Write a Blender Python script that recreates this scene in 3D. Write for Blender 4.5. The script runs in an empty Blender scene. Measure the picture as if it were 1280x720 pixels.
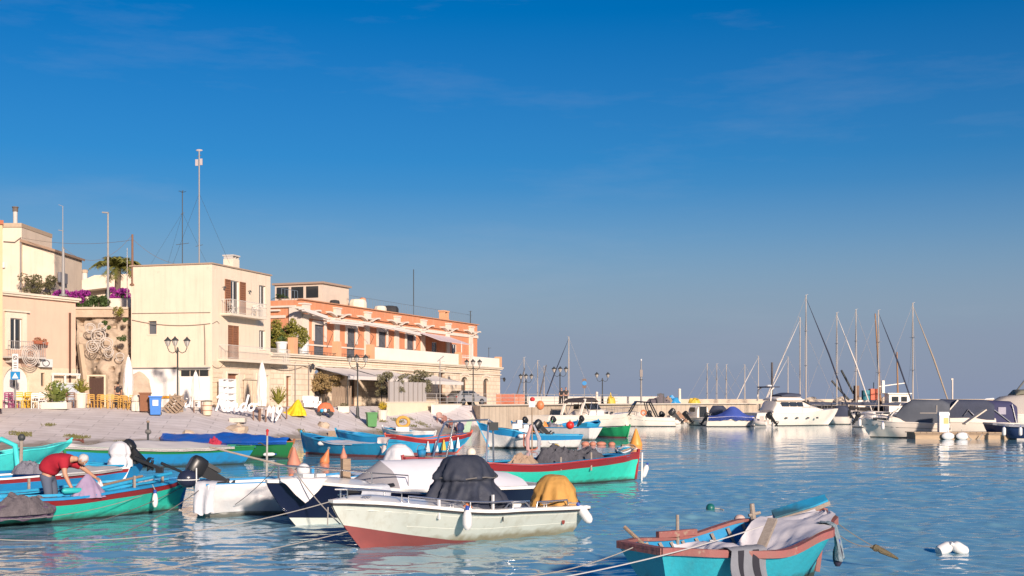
import bpy, math, random
from mathutils import Vector, Matrix, noise as mnoise
R = math.radians
random.seed(7)
scene = bpy.context.scene
COL = scene.collection

# ------------------------------------------------------------------ camera
EYE, FPX, CX, HZ = 2.6, 1545.0, 640.0, 500.0      # eye height, focal length and horizon for a 1280 wide picture
cam_d = bpy.data.cameras.new('camera'); cam = bpy.data.objects.new('camera', cam_d); COL.objects.link(cam)
cam.location = (0, 0, EYE); cam.rotation_euler = (R(90), 0, 0)
cam_d.sensor_width = 36; cam_d.lens = 36 * FPX / 1280
cam_d.shift_y = (HZ - 360) / 1280
cam_d.clip_start = 0.3; cam_d.clip_end = 12000
scene.camera = cam
# ------------------------------------------------------------------ sky and sun
SUN_EL, SUN_H = R(17), Vector((0.40, -0.917)).normalized()
world = bpy.data.worlds.new('World'); scene.world = world; world.use_nodes = True
nt = world.node_tree; nt.nodes.clear()
def wn(t, **k):
    n = nt.nodes.new(t)
    for a, b in k.items(): setattr(n, a, b)
    return n
sky = wn('ShaderNodeTexSky', sky_type='NISHITA', sun_disc=False, sun_elevation=SUN_EL,
         sun_rotation=math.atan2(SUN_H.x, SUN_H.y), air_density=1.0, dust_density=0.6, ozone_density=3.0, altitude=0)
hsv = wn('ShaderNodeHueSaturation'); hsv.inputs['Hue'].default_value = 0.512; hsv.inputs['Saturation'].default_value = 1.72; hsv.inputs['Value'].default_value = 0.62
# sea haze: a grey-lavender layer that thickens towards the horizon all round
hz_c = wn('ShaderNodeTexCoord'); hz_s = wn('ShaderNodeSeparateXYZ'); hz_r = wn('ShaderNodeValToRGB'); hz_m = wn('ShaderNodeMix', data_type='RGBA')
hz_m.inputs[7].default_value = (1.62, 1.95, 2.85, 1)
el = hz_r.color_ramp.elements; el[0].position = 0.0; el[0].color = (0.95,)*3+(1,); el[1].position = 0.30; el[1].color = (0,0,0,1)
for p_, v_ in ((0.05,0.88),(0.085,0.70),(0.13,0.40),(0.19,0.14)):
    e_ = el.new(p_); e_.color = (v_,v_,v_,1)
nt.links.new(hz_c.outputs['Generated'], hz_s.inputs[0]); nt.links.new(hz_s.outputs['Z'], hz_r.inputs['Fac']); nt.links.new(hz_r.outputs['Color'], hz_m.inputs[0])
bg = wn('ShaderNodeBackground'); bg.inputs['Strength'].default_value = 0.088
wo = wn('ShaderNodeOutputWorld')
# thin cirrus: a little white veil laid over the sky dome by direction
tc = wn('ShaderNodeTexCoord'); mp = wn('ShaderNodeMapping'); mp.inputs['Scale'].default_value = (1.6, 1.6, 9.0)
mp.inputs['Rotation'].default_value = (0.12, 0.22, 0.3)
cn = wn('ShaderNodeTexNoise'); cn.inputs['Scale'].default_value = 2.3; cn.inputs['Detail'].default_value = 8; cn.inputs['Roughness'].default_value = 0.62
cr = wn('ShaderNodeValToRGB'); cr.color_ramp.elements[0].position = 0.52; cr.color_ramp.elements[1].position = 0.85
cr.color_ramp.elements[0].color = (0, 0, 0, 1); cr.color_ramp.elements[1].color = (0.16, 0.16, 0.16, 1)
mx = wn('ShaderNodeMix', data_type='RGBA'); mx.inputs[7].default_value = (3.0, 3.2, 3.8, 1)
nt.links.new(tc.outputs['Generated'], mp.inputs['Vector']); nt.links.new(mp.outputs['Vector'], cn.inputs['Vector'])
nt.links.new(cn.outputs['Fac'], cr.inputs['Fac']); nt.links.new(cr.outputs['Color'], mx.inputs[0])
nt.links.new(sky.outputs['Color'], hsv.inputs['Color']); nt.links.new(hsv.outputs['Color'], hz_m.inputs[6]); nt.links.new(hz_m.outputs[2], mx.inputs[6])
nt.links.new(mx.outputs[2], bg.inputs['Color']); nt.links.new(bg.outputs['Background'], wo.inputs['Surface'])
sun_d = bpy.data.lights.new('sun', 'SUN'); sun_d.energy = 3.9; sun_d.angle = R(3); sun_d.color = (1.0, 0.83, 0.70)
sun = bpy.data.objects.new('sun', sun_d); COL.objects.link(sun)
sdir = Vector((SUN_H.x * math.cos(SUN_EL), SUN_H.y * math.cos(SUN_EL), math.sin(SUN_EL)))
sun.rotation_euler = sdir.to_track_quat('Z', 'Y').to_euler(); sun.location = sdir * 60
vs = scene.view_settings; vs.view_transform = 'Standard'; vs.look = 'None'; vs.gamma = 1.0; vs.use_curve_mapping = False
vs.exposure = 0.8
scene.render.engine = 'CYCLES'

# ------------------------------------------------------------------ helpers
def P(px, py, d):                                   # a picture position at distance d, as a point of the place
    return Vector(((px - CX) / FPX * d, d, EYE - (py - HZ) / FPX * d))
def G(px, d, z=0.0):
    return Vector(((px - CX) / FPX * d, d, z))
def W(px, row):                                     # a point on the water
    return G(px, EYE * FPX / (row - HZ))
def rnd(a, b): return a + (b - a) * random.random()
def lerp(a, b, t): return a + (b - a) * t
def sm(a, b, x):
    t = max(0.0, min(1.0, (x - a) / (b - a))); return t * t * (3 - 2 * t)
def interp(tab, x):                                 # piecewise smooth table lookup
    if x <= tab[0][0]: return tab[0][1]
    for (x0, y0), (x1, y1) in zip(tab, tab[1:]):
        if x <= x1: return lerp(y0, y1, sm(x0, x1, x))
    return tab[-1][1]
def linterp(tab, x):
    if x <= tab[0][0]: return tab[0][1]
    for (x0, y0), (x1, y1) in zip(tab, tab[1:]):
        if x <= x1: return lerp(y0, y1, (x - x0) / (x1 - x0))
    return tab[-1][1]

class MB:
    def __init__(s): s.V = []; s.F = []
    def add(s, v, f):
        o = len(s.V); s.V += [tuple(p) for p in v]; s.F += [tuple(i + o for i in q) for q in f]; return s
    def box(s, x0, y0, z0, x1, y1, z1):
        return s.add([(x0,y0,z0),(x1,y0,z0),(x1,y1,z0),(x0,y1,z0),(x0,y0,z1),(x1,y0,z1),(x1,y1,z1),(x0,y1,z1)],
                     [(3,2,1,0),(4,5,6,7),(0,1,5,4),(1,2,6,5),(2,3,7,6),(3,0,4,7)])
    def cbox(s, c, d, rz=0, m=None):
        t = MB(); t.box(-d[0]/2,-d[1]/2,-d[2]/2,d[0]/2,d[1]/2,d[2]/2)
        mm = Matrix.Translation(Vector(c)) @ (m if m is not None else Matrix.Rotation(rz, 4, 'Z'))
        return s.add([mm @ Vector(p) for p in t.V], t.F)
    def beam(s, a, b, w, h):                        # a rectangular bar from a to b
        a, b = Vector(a), Vector(b); d = b - a
        q = d.to_track_quat('X', 'Z').to_matrix().to_4x4()
        return s.cbox((a + b) / 2, (d.length, w, h), m=q)
    def tube(s, pts, r, n=6, closed=False, cap=True, flat=1.0):
        pts = [Vector(p) for p in pts]; k = len(pts); rr = r if isinstance(r, (list, tuple)) else [r] * k
        V = []; up = None
        for i in range(k):
            if closed: d = pts[(i+1) % k] - pts[i-1]
            else: d = pts[min(i+1, k-1)] - pts[max(i-1, 0)]
            if d.length < 1e-9: d = Vector((0,0,1))
            d.normalize()
            if up is None: up = Vector((0,0,1)) if abs(d.z) < 0.9 else Vector((1,0,0))
            a = d.cross(up)
            if a.length < 1e-6: a = d.cross(Vector((0.3,1,0.2)))
            a.normalize(); b = a.cross(d); up = b
            for j in range(n):
                t = 2*math.pi*j/n
                V.append(pts[i] + a*(rr[i]*math.cos(t)) + b*(rr[i]*flat*math.sin(t)))
        F = []
        for i in range(k if closed else k-1):
            i2 = (i+1) % k
            for j in range(n):
                j2 = (j+1) % n; F.append((i*n+j, i*n+j2, i2*n+j2, i2*n+j))
        if cap and not closed:
            F.append(tuple(range(n-1,-1,-1))); F.append(tuple((k-1)*n+j for j in range(n)))
        return s.add(V, F)
    def lathe(s, prof, n=16, c=(0,0,0), mod=None, cap=True):
        V = []; F = []
        for i, (r, z) in enumerate(prof):
            for j in range(n):
                t = 2*math.pi*j/n; q = r * (mod(t, i/(len(prof)-1.0)) if mod else 1)
                V.append((c[0]+q*math.cos(t), c[1]+q*math.sin(t), c[2]+z))
        for i in range(len(prof)-1):
            for j in range(n):
                j2 = (j+1) % n; F.append((i*n+j, i*n+j2, (i+1)*n+j2, (i+1)*n+j))
        if cap:
            F.append(tuple(range(n-1,-1,-1))); m = (len(prof)-1)*n; F.append(tuple(m+j for j in range(n)))
        return s.add(V, F)
    def ell(s, c, r, nu=12, nv=8):
        prof = [(max(0.001, math.sin(math.pi*i/nv)), -math.cos(math.pi*i/nv)) for i in range(nv+1)]
        t = MB().lathe(prof, nu)
        return s.add([(c[0]+p[0]*r[0], c[1]+p[1]*r[1], c[2]+p[2]*r[2]) for p in t.V], t.F)
    def grid(s, rows, closed=False):
        n = len(rows[0]); V = [p for r in rows for p in r]; F = []
        for i in range(len(rows)-1):
            for j in range(n if closed else n-1):
                j2 = (j+1) % n; F.append((i*n+j, i*n+j2, (i+1)*n+j2, (i+1)*n+j))
        return s.add(V, F)
    def sheet(s, rows, th=0.02):                    # a grid with thickness
        a = [[Vector(p) for p in r] for r in rows]; b = [[p - Vector((0,0,th)) for p in r] for r in a]
        s.grid(a); s.grid([list(reversed(r)) for r in b])
        rim = a[0] + [r[-1] for r in a[1:]] + list(reversed(a[-1][:-1])) + [r[0] for r in reversed(a[1:-1])]
        rim2 = [p - Vector((0,0,th)) for p in rim]
        return s.grid([rim2, rim], closed=True)
    def prism(s, poly, z0, z1):
        n = len(poly); V = [(x,y,z0) for x,y in poly] + [(x,y,z1) for x,y in poly]
        F = [tuple(range(n-1,-1,-1)), tuple(range(n,2*n))] + [(i,(i+1)%n,n+(i+1)%n,n+i) for i in range(n)]
        return s.add(V, F)
    def prism_y(s, poly, y0, y1):                   # polygon in x,z pushed along y
        n = len(poly); V = [(x,y0,z) for x,z in poly] + [(x,y1,z) for x,z in poly]
        F = [tuple(range(n)), tuple(range(2*n-1,n-1,-1))] + [((i+1)%n,i,n+i,n+(i+1)%n) for i in range(n)]
        return s.add(V, F)
    def xf(s, m):
        s.V = [tuple(m @ Vector(p)) for p in s.V]; return s
    def jit(s, a, sc=3.0, seed=0):                  # soft irregular bending of the surface
        out = []
        for p in s.V:
            v = Vector(p); d = mnoise.noise_vector(v*sc + Vector((seed,seed*1.7,0))); out.append(tuple(v + d*a))
        s.V = out; return s
    def mesh(s, name, mats, smooth=False, ang=38):
        me = bpy.data.meshes.new(name); me.from_pydata(s.V, [], s.F)
        for m in (mats if isinstance(mats, list) else [mats]): me.materials.append(m)
        if smooth:
            me.polygons.foreach_set('use_smooth', [True]*len(me.polygons)); me.set_sharp_from_angle(angle=R(ang))
        me.update(); return me
    def build(s, name, mat_, parent=None, smooth=False, label=None, ang=38, kind=None, loc=None, rz=None, fix=True):
        me = s.mesh(name, mat_, smooth, ang)
        o = bpy.data.objects.new(name, me); COL.objects.link(o)
        if parent: o.parent = parent
        if label: o['label'] = label
        if kind: o['kind'] = kind
        if loc is not None: o.location = loc
        if rz is not None: o.rotation_euler.z = rz
        return o
def tag(o, label, cat, group=None):
    o['label'] = label; o['category'] = cat
    if group: o['group'] = group
    return o
def thing(name, label, cat, loc=(0,0,0), rz=0, group=None):
    o = bpy.data.objects.new(name, None); COL.objects.link(o); o.empty_display_size = 0.2
    o.location = loc; o.rotation_euler = (0, 0, rz); return tag(o, label, cat, group)
def dup(o, parent=None, loc=None, rz=None, label=None, scale=None):
    c = o.copy(); COL.objects.link(c); c.parent = parent
    if loc is not None: c.location = loc
    if rz is not None: c.rotation_euler = (0, 0, rz)
    if scale is not None: c.scale = (scale,)*3
    if label: c['label'] = label
    for ch in list(o.children): dup(ch, c)
    return c

# ------------------------------------------------------------------ materials
_M = {}
def mat(name, col, rough=0.6, col2=None, scale=4.0, amt=0.5, bump=0.0, bscale=None, metal=0.0, spec=0.4, stretch=None,
        speck=None, speck_t=0.66, speck_scale=9.0, trans=0.0, coord='Object', streak=None, scum=None):
    if name in _M: return _M[name]
    m = bpy.data.materials.new(name); m.use_nodes = True; t = m.node_tree; b = t.nodes['Principled BSDF']; L = t.links
    b.inputs['Roughness'].default_value = rough; b.inputs['Metallic'].default_value = metal
    b.inputs['Specular IOR Level'].default_value = spec
    b.inputs['Base Color'].default_value = (*col, 1)
    tcn = t.nodes.new('ShaderNodeTexCoord'); src = tcn.outputs[coord]
    if stretch:
        mpn = t.nodes.new('ShaderNodeMapping'); mpn.inputs['Scale'].default_value = stretch
        L.new(src, mpn.inputs['Vector']); src = mpn.outputs['Vector']
    if col2 is None: col2 = tuple(c*0.72 for c in col)
    n = t.nodes.new('ShaderNodeTexNoise'); n.inputs['Scale'].default_value = scale; n.inputs['Detail'].default_value = 7
    n.inputs['Roughness'].default_value = 0.65; L.new(src, n.inputs['Vector'])
    r = t.nodes.new('ShaderNodeValToRGB'); r.color_ramp.elements[0].position = 0.5-0.25; r.color_ramp.elements[1].position = 0.5+0.2
    r.color_ramp.elements[0].color = (*[lerp(a, c, amt) for a, c in zip(col, col2)], 1); r.color_ramp.elements[1].color = (*col, 1)
    L.new(n.outputs['Fac'], r.inputs['Fac']); out = r.outputs['Color']
    if speck:                                        # worn or stained patches
        n2 = t.nodes.new('ShaderNodeTexNoise'); n2.inputs['Scale'].default_value = speck_scale; n2.inputs['Detail'].default_value = 9
        n2.inputs['Roughness'].default_value = 0.75; L.new(src, n2.inputs['Vector'])
        r2 = t.nodes.new('ShaderNodeValToRGB'); r2.color_ramp.elements[0].position = speck_t; r2.color_ramp.elements[1].position = min(0.99, speck_t+0.05)
        r2.color_ramp.elements[0].color = (0,0,0,1); r2.color_ramp.elements[1].color = (1,1,1,1)
        L.new(n2.outputs['Fac'], r2.inputs['Fac'])
        x = t.nodes.new('ShaderNodeMix'); x.data_type = 'RGBA'; L.new(r2.outputs['Color'], x.inputs[0]); L.new(out, x.inputs[6])
        x.inputs[7].default_value = (*speck, 1); out = x.outputs[2]
    def ramp(src_, lo, hi, a=1.0):
        q = t.nodes.new('ShaderNodeValToRGB'); q.color_ramp.elements[0].position = lo; q.color_ramp.elements[1].position = hi
        q.color_ramp.elements[0].color = (0,0,0,1); q.color_ramp.elements[1].color = (a,a,a,1); L.new(src_, q.inputs['Fac']); return q.outputs['Color']
    def over(fac, c_, base):
        x_ = t.nodes.new('ShaderNodeMix'); x_.data_type = 'RGBA'; L.new(fac, x_.inputs[0]); L.new(base, x_.inputs[6]); x_.inputs[7].default_value = (*c_, 1); return x_.outputs[2]
    if streak:                                       # rain streaks and run-down dirt
        mq = t.nodes.new('ShaderNodeMapping'); mq.inputs['Scale'].default_value = streak[2] if len(streak) > 2 else (2.2,2.2,0.16); L.new(tcn.outputs['Object'], mq.inputs['Vector'])
        nq = t.nodes.new('ShaderNodeTexNoise'); nq.inputs['Scale'].default_value = 1.6; nq.inputs['Detail'].default_value = 6; nq.inputs['Roughness'].default_value = 0.7; L.new(mq.outputs['Vector'], nq.inputs['Vector'])
        out = over(ramp(nq.outputs['Fac'], 0.50, 0.74, streak[1]), streak[0], out)
    if scum:                                         # weed and oil line just above the water
        sz = t.nodes.new('ShaderNodeSeparateXYZ'); L.new(tcn.outputs['Object'], sz.inputs[0])
        nz = t.nodes.new('ShaderNodeTexNoise'); nz.inputs['Scale'].default_value = 5; nz.inputs['Detail'].default_value = 5; L.new(tcn.outputs['Object'], nz.inputs['Vector'])
        az = t.nodes.new('ShaderNodeMath'); az.operation = 'MULTIPLY_ADD'; az.inputs[1].default_value = -0.22; L.new(nz.outputs['Fac'], az.inputs[0]); L.new(sz.outputs['Z'], az.inputs[2])
        iv = t.nodes.new('ShaderNodeMath'); iv.operation = 'MULTIPLY_ADD'; iv.inputs[1].default_value = -4.0; iv.inputs[2].default_value = 0.62; L.new(az.outputs[0], iv.inputs[0])
        out = over(ramp(iv.outputs[0], 0.35, 0.85, 0.75), scum, out)
    L.new(out, b.inputs['Base Color'])
    if bump:
        n3 = t.nodes.new('ShaderNodeTexNoise'); n3.inputs['Scale'].default_value = bscale or scale*4; n3.inputs['Detail'].default_value = 6
        L.new(src, n3.inputs['Vector']); bp = t.nodes.new('ShaderNodeBump'); bp.inputs['Strength'].default_value = bump
        bp.inputs['Distance'].default_value = 0.03; L.new(n3.outputs['Fac'], bp.inputs['Height']); L.new(bp.outputs['Normal'], b.inputs['Normal'])
    if trans:
        b.inputs['Transmission Weight'].default_value = trans
    _M[name] = m; return m
def paint(name, col, speck=None, rough=0.45, amt=0.45, **k):
    return mat(name, col, rough, scale=2.2, amt=amt, speck=speck or tuple(c*0.45+0.06 for c in col), speck_t=0.655, speck_scale=6, bump=0.22, bscale=18, streak=(tuple(c*0.5+0.035 for c in col), 0.55, (3.0,3.0,0.5)), scum=(0.05,0.06,0.04), **k)
WHITE_P = mat('white_paint', (0.72,0.71,0.68), 0.4, scale=3, amt=0.3)
GEL = mat('white_gelcoat', (0.74,0.74,0.70), 0.22, col2=(0.62,0.60,0.54), scale=2, amt=0.5, spec=0.5)
PLASTIC_W = mat('white_plastic', (0.66,0.66,0.65), 0.35, scale=6, amt=0.25)
STEEL = mat('stainless_steel', (0.55,0.55,0.56), 0.25, metal=0.9, amt=0.2)
IRON = mat('dark_iron', (0.045,0.05,0.05), 0.5, amt=0.4, scale=12)
BLACK = mat('black_plastic', (0.018,0.02,0.023), 0.35, amt=0.3)
RUBBER = mat('dark_rubber', (0.03,0.03,0.032), 0.7)
ROPE = mat('pale_rope', (0.34,0.32,0.29), 0.85, scale=30, amt=0.5, bump=0.4)
ROPE_D = mat('dark_rope', (0.16,0.15,0.14), 0.85, scale=30, amt=0.5)
WOOD = mat('weathered_wood', (0.34,0.25,0.17), 0.75, col2=(0.17,0.12,0.09), scale=5, amt=0.8, stretch=(1,6,6), bump=0.4)
WOOD_G = mat('grey_driftwood', (0.36,0.31,0.26), 0.8, col2=(0.2,0.16,0.13), scale=5, amt=0.8, stretch=(1,6,6), bump=0.4)
GLASS_D = mat('dark_window_glass', (0.03,0.035,0.04), 0.06, amt=0.5, scale=1.5, spec=0.8)
CLOTH_W = mat('white_canvas', (0.62,0.62,0.65), 0.85, col2=(0.50,0.49,0.49), scale=1.6, amt=0.7, bump=0.25, bscale=14)
CLOTH_G = mat('grey_canvas', (0.46,0.45,0.44), 0.85, col2=(0.36,0.35,0.34), scale=1.5, amt=0.8, bump=0.25, bscale=14)
NET = mat('brown_grey_net', (0.16,0.14,0.15), 0.95, col2=(0.08,0.07,0.08), scale=8, amt=0.9, bump=1.0, bscale=38)
# ------------------------------------------------------------------ water
import numpy as np
def struct(o): o['kind'] = 'structure'; return o
def make_water():
    rs = [2.0, 4.0, 6.0, 8.0, 10.0, 11.5, 13.0]; r = 14.0
    while r < 170: rs.append(r); r += max(0.075, r*r/(EYE*FPX)*0.42)
    while r < 9000: rs.append(r); r *= 1.12
    rs = np.array(rs)
    th = np.concatenate([np.linspace(R(-180), R(-33), 40, endpoint=False), np.linspace(R(-33), R(33), 430, endpoint=False), np.linspace(R(33), R(180), 40, endpoint=False)])
    rr, tt = np.meshgrid(rs, th, indexing='ij')
    x = rr*np.sin(tt); y = rr*np.cos(tt)
    dr = np.gradient(rs)[:, None]; sp = np.maximum(dr, rr*0.0029)
    rng = np.random.default_rng(3); z = np.zeros_like(x)
    patch = 0.66 + 0.24*np.sin(x*0.13+1.0+0.8*np.sin(y*0.09))*np.sin(y*0.075+0.6*np.sin(x*0.11)) + 0.22*np.sin(x*0.31+1.9*np.sin(y*0.21+1))*np.sin(y*0.47+1.3*np.sin(x*0.23)) 
    calm = 0.30 + 0.70/(1+np.exp(-(x-0.5)/2.4))                     # sheltered between the moored boats
    for i in range(64):
        lam = 0.27*(2.6/0.27)**(rng.random()**1.4); a = R(90)+rng.normal(0, 0.62)+0.25
        k = 2*math.pi/lam; s = 0.20/math.sqrt(64)*(1.2 if lam < 1.0 else 0.6)
        fade = np.clip((lam/sp-2.0)/2.0, 0, 1)
        z += s/k*1.41*np.sin(k*(x*math.cos(a)+y*math.sin(a)) + rng.random()*6.28 + 0.7*np.sin(x*0.31+i)+0.6*np.sin(y*0.27+2*i))*fade
    z *= patch*calm; z[rr > 260] = 0
    nr, nc = x.shape; V = np.stack([x, y, z], -1).reshape(-1, 3)
    i = np.arange(nr-1)[:, None]*nc; j = np.arange(nc)[None, :]; j2 = (j+1) % nc
    F = np.stack([i+j, i+nc+j, i+nc+j2, i+j2], -1).reshape(-1, 4)
    V = np.vstack([V, [[0, 0, 0]]]); c = len(V)-1
    T = np.stack([np.full(nc, c), np.arange(nc), (np.arange(nc)+1) % nc], -1)
    me = bpy.data.meshes.new('water'); me.vertices.add(len(V)); me.vertices.foreach_set('co', V.ravel())
    nl = F.size + T.size; me.loops.add(nl); me.loops.foreach_set('vertex_index', np.concatenate([F.ravel(), T.ravel()]).astype(np.int32))
    me.polygons.add(len(F)+len(T)); st = np.concatenate([np.arange(len(F))*4, F.size+np.arange(len(T))*3]).astype(np.int32)
    me.polygons.foreach_set('loop_start', st); me.update(calc_edges=True); me.validate()
    me.polygons.foreach_set('use_smooth', np.ones(len(me.polygons), bool))
    o = bpy.data.objects.new('water', me); COL.objects.link(o); return struct(o)
wm = bpy.data.materials.new('harbour_water'); wm.use_nodes = True; b = wm.node_tree.nodes['Principled BSDF']
b.inputs['Base Color'].default_value = (0.16, 0.34, 0.43, 1); b.inputs['Roughness'].default_value = 0.05; b.inputs['IOR'].default_value = 1.34
_t = wm.node_tree; _tc = _t.nodes.new('ShaderNodeTexCoord'); _n = _t.nodes.new('ShaderNodeTexNoise'); _n.inputs['Scale'].default_value = 4.0; _n.inputs['Detail'].default_value = 3
_b = _t.nodes.new('ShaderNodeBump'); _b.inputs['Strength'].default_value = 0.30; _b.inputs['Distance'].default_value = 0.02
_t.links.new(_tc.outputs['Object'], _n.inputs['Vector']); _t.links.new(_n.outputs['Fac'], _b.inputs['Height']); _t.links.new(_b.outputs['Normal'], b.inputs['Normal'])
water = make_water(); water.data.materials.append(wm)

# ------------------------------------------------------------------ quay, slipway, upper terrace
def paving(name, c1, c2, mortar, sc, bw, bh, bump=0.3, stain=None, wall=False):
    m = bpy.data.materials.new(name); m.use_nodes = True; t = m.node_tree; L = t.links; b = t.nodes['Principled BSDF']; b.inputs['Roughness'].default_value = 0.85
    tc = t.nodes.new('ShaderNodeTexCoord'); mp = t.nodes.new('ShaderNodeMapping'); mp.inputs['Rotation'].default_value = (R(90),0,0) if wall else (0,0,R(-8)); L.new(tc.outputs['Object'], mp.inputs['Vector'])
    br = t.nodes.new('ShaderNodeTexBrick'); br.inputs['Scale'].default_value = sc; br.inputs['Color1'].default_value = (*c1,1); br.inputs['Color2'].default_value = (*c2,1); br.inputs['Mortar'].default_value = (*mortar,1)
    br.inputs['Brick Width'].default_value = bw; br.inputs['Row Height'].default_value = bh; br.inputs['Mortar Size'].default_value = 0.03; L.new(mp.outputs['Vector'], br.inputs['Vector'])
    n = t.nodes.new('ShaderNodeTexNoise'); n.inputs['Scale'].default_value = 0.55; n.inputs['Detail'].default_value = 9; n.inputs['Roughness'].default_value = 0.7; L.new(tc.outputs['Object'], n.inputs['Vector'])
    r = t.nodes.new('ShaderNodeValToRGB'); r.color_ramp.elements[0].position = 0.35; r.color_ramp.elements[1].position = 0.62
    r.color_ramp.elements[0].color = (0.82,0.80,0.79,1); r.color_ramp.elements[1].color = (1,1,1,1); L.new(n.outputs['Fac'], r.inputs['Fac'])
    x = t.nodes.new('ShaderNodeMix'); x.data_type = 'RGBA'; x.blend_type = 'MULTIPLY'; x.inputs[0].default_value = 1; L.new(br.outputs['Color'], x.inputs[6]); L.new(r.outputs['Color'], x.inputs[7]); out = x.outputs[2]
    if stain:
        sx = t.nodes.new('ShaderNodeSeparateXYZ'); L.new(tc.outputs['Object'], sx.inputs[0]); r3 = t.nodes.new('ShaderNodeValToRGB')
        n4 = t.nodes.new('ShaderNodeTexNoise'); n4.inputs['Scale'].default_value = 1.3; n4.inputs['Detail'].default_value = 6; L.new(tc.outputs['Object'], n4.inputs['Vector'])
        ad = t.nodes.new('ShaderNodeMath'); ad.operation = 'MULTIPLY_ADD'; ad.inputs[1].default_value = -0.5; L.new(n4.outputs['Fac'], ad.inputs[0]); L.new(sx.outputs['Z'], ad.inputs[2])
        r3.color_ramp.elements[0].position = 0.0; r3.color_ramp.elements[1].position = 0.22; r3.color_ramp.elements[0].color = (*stain,1); r3.color_ramp.elements[1].color = (1,1,1,1); L.new(ad.outputs[0], r3.inputs['Fac'])
        y = t.nodes.new('ShaderNodeMix'); y.data_type = 'RGBA'; y.blend_type = 'MULTIPLY'; y.inputs[0].default_value = 1; L.new(out, y.inputs[6]); L.new(r3.outputs['Color'], y.inputs[7]); out = y.outputs[2]
    L.new(out, b.inputs['Base Color'])
    n2 = t.nodes.new('ShaderNodeTexNoise'); n2.inputs['Scale'].default_value = 3; n2.inputs['Detail'].default_value = 8; L.new(tc.outputs['Object'], n2.inputs['Vector'])
    bp = t.nodes.new('ShaderNodeBump'); bp.inputs['Strength'].default_value = bump; bp.inputs['Distance'].default_value = 0.06; L.new(n2.outputs['Fac'], bp.inputs['Height']); L.new(bp.outputs['Normal'], b.inputs['Normal'])
    _M[name] = m; return m
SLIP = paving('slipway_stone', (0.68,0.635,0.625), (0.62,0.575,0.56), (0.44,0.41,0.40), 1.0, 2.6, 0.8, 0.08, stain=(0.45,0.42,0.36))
DECK = paving('quay_paving', (0.48,0.43,0.37), (0.42,0.38,0.33), (0.3,0.27,0.24), 1.0, 0.8, 0.8)
QWALL = paving('quay_wall_stone', (0.52,0.43,0.33), (0.46,0.38,0.29), (0.36,0.30,0.24), 1.0, 1.4, 0.5)
ZQ = 2.1
FOOT = [(-70,45),(-25.7,62),(-17.1,70.5),(-14.0,82),(-9,94),(-4.5,104),(-2.8,108.6)]
TOP = [(-78,66),(-36,76),(-21.5,80.6),(-16.4,90.5),(-11.8,101),(-6.2,110),(-3.6,111.5)]
def poly_at(pl, t):
    k = t*(len(pl)-1); i = min(int(k), len(pl)-2); f = k-i
    return Vector((lerp(pl[i][0], pl[i+1][0], f), lerp(pl[i][1], pl[i+1][1], f)))
rows = []
for a in range(121):
    f, t = poly_at(FOOT, a/120), poly_at(TOP, a/120); row = []
    for c in range(41):
        s = -0.3 + 1.3*c/40; p = f.lerp(t, s); z = ZQ*s
        if c < 40:
            z += 0.015*mnoise.noise(Vector((p.x*0.5, p.y*0.5, 0))) + 0.02*mnoise.noise(Vector((p.x*1.7, p.y*1.7, 5)))*(1-s)
        row.append((p.x, p.y, z))
    rows.append(row)
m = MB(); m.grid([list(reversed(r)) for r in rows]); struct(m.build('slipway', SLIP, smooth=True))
def slip_z(x, y):                                    # height of the slipway at a place
    best = 9e9; z = 0
    for r in rows:
        for q in r:
            d = (q[0]-x)**2+(q[1]-y)**2
            if d < best: best, z = d, q[2]
    return z
EDGE = [(-2.8,108.6),(4.5,121),(14,137),(30,152),(60,170),(140,200)]
poly = TOP + EDGE[0:] + [(141,206.5),(80,181.5),(45,170),(16,159.5),(15,152),(0,152.5),(-8,153),(-20,260),(-120,260),(-120,66)]
m = MB(); m.add([(x,y,ZQ-0.004) for x,y in poly], [tuple(range(len(poly)-1,-1,-1))]); o = struct(m.build('quay_deck', DECK))
if o.data.polygons[0].normal.z < 0: o.data.flip_normals()
m = MB()
m.grid([[(x,y,-1.5) for x,y in [(-3.6,111.5)]+EDGE], [(x,y,ZQ-0.002) for x,y in [(-3.6,111.5)]+EDGE]]); struct(m.build('quay_wall', QWALL))
# coping stones along the edge of the quay
cop = bpy.data.objects.new('quay_coping', None); COL.objects.link(cop); struct(cop)
CS = mat('coping_stone', (0.55,0.49,0.41), 0.8, scale=2, bump=0.3)
def seg_points(pl, step):
    out = []
    for (x0,y0),(x1,y1) in zip(pl, pl[1:]):
        L = math.hypot(x1-x0, y1-y0); n = max(1, int(round(L/step)))
        for i in range(n): out.append((lerp(x0,x1,(i+.5)/n), lerp(y0,y1,(i+.5)/n), math.atan2(y1-y0,x1-x0), L/n))
    return out
base_me = MB().box(-0.5,-0.3,0,0.5,0.3,0.12).mesh('coping_block', CS)
for x,y,a,L in seg_points(EDGE[:4], 1.5):
    o = bpy.data.objects.new('coping_block', base_me); COL.objects.link(o); o.parent = cop; o.location = (x,y,ZQ); o.rotation_euler.z = a; o.scale = (L-0.02,1,1)
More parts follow.
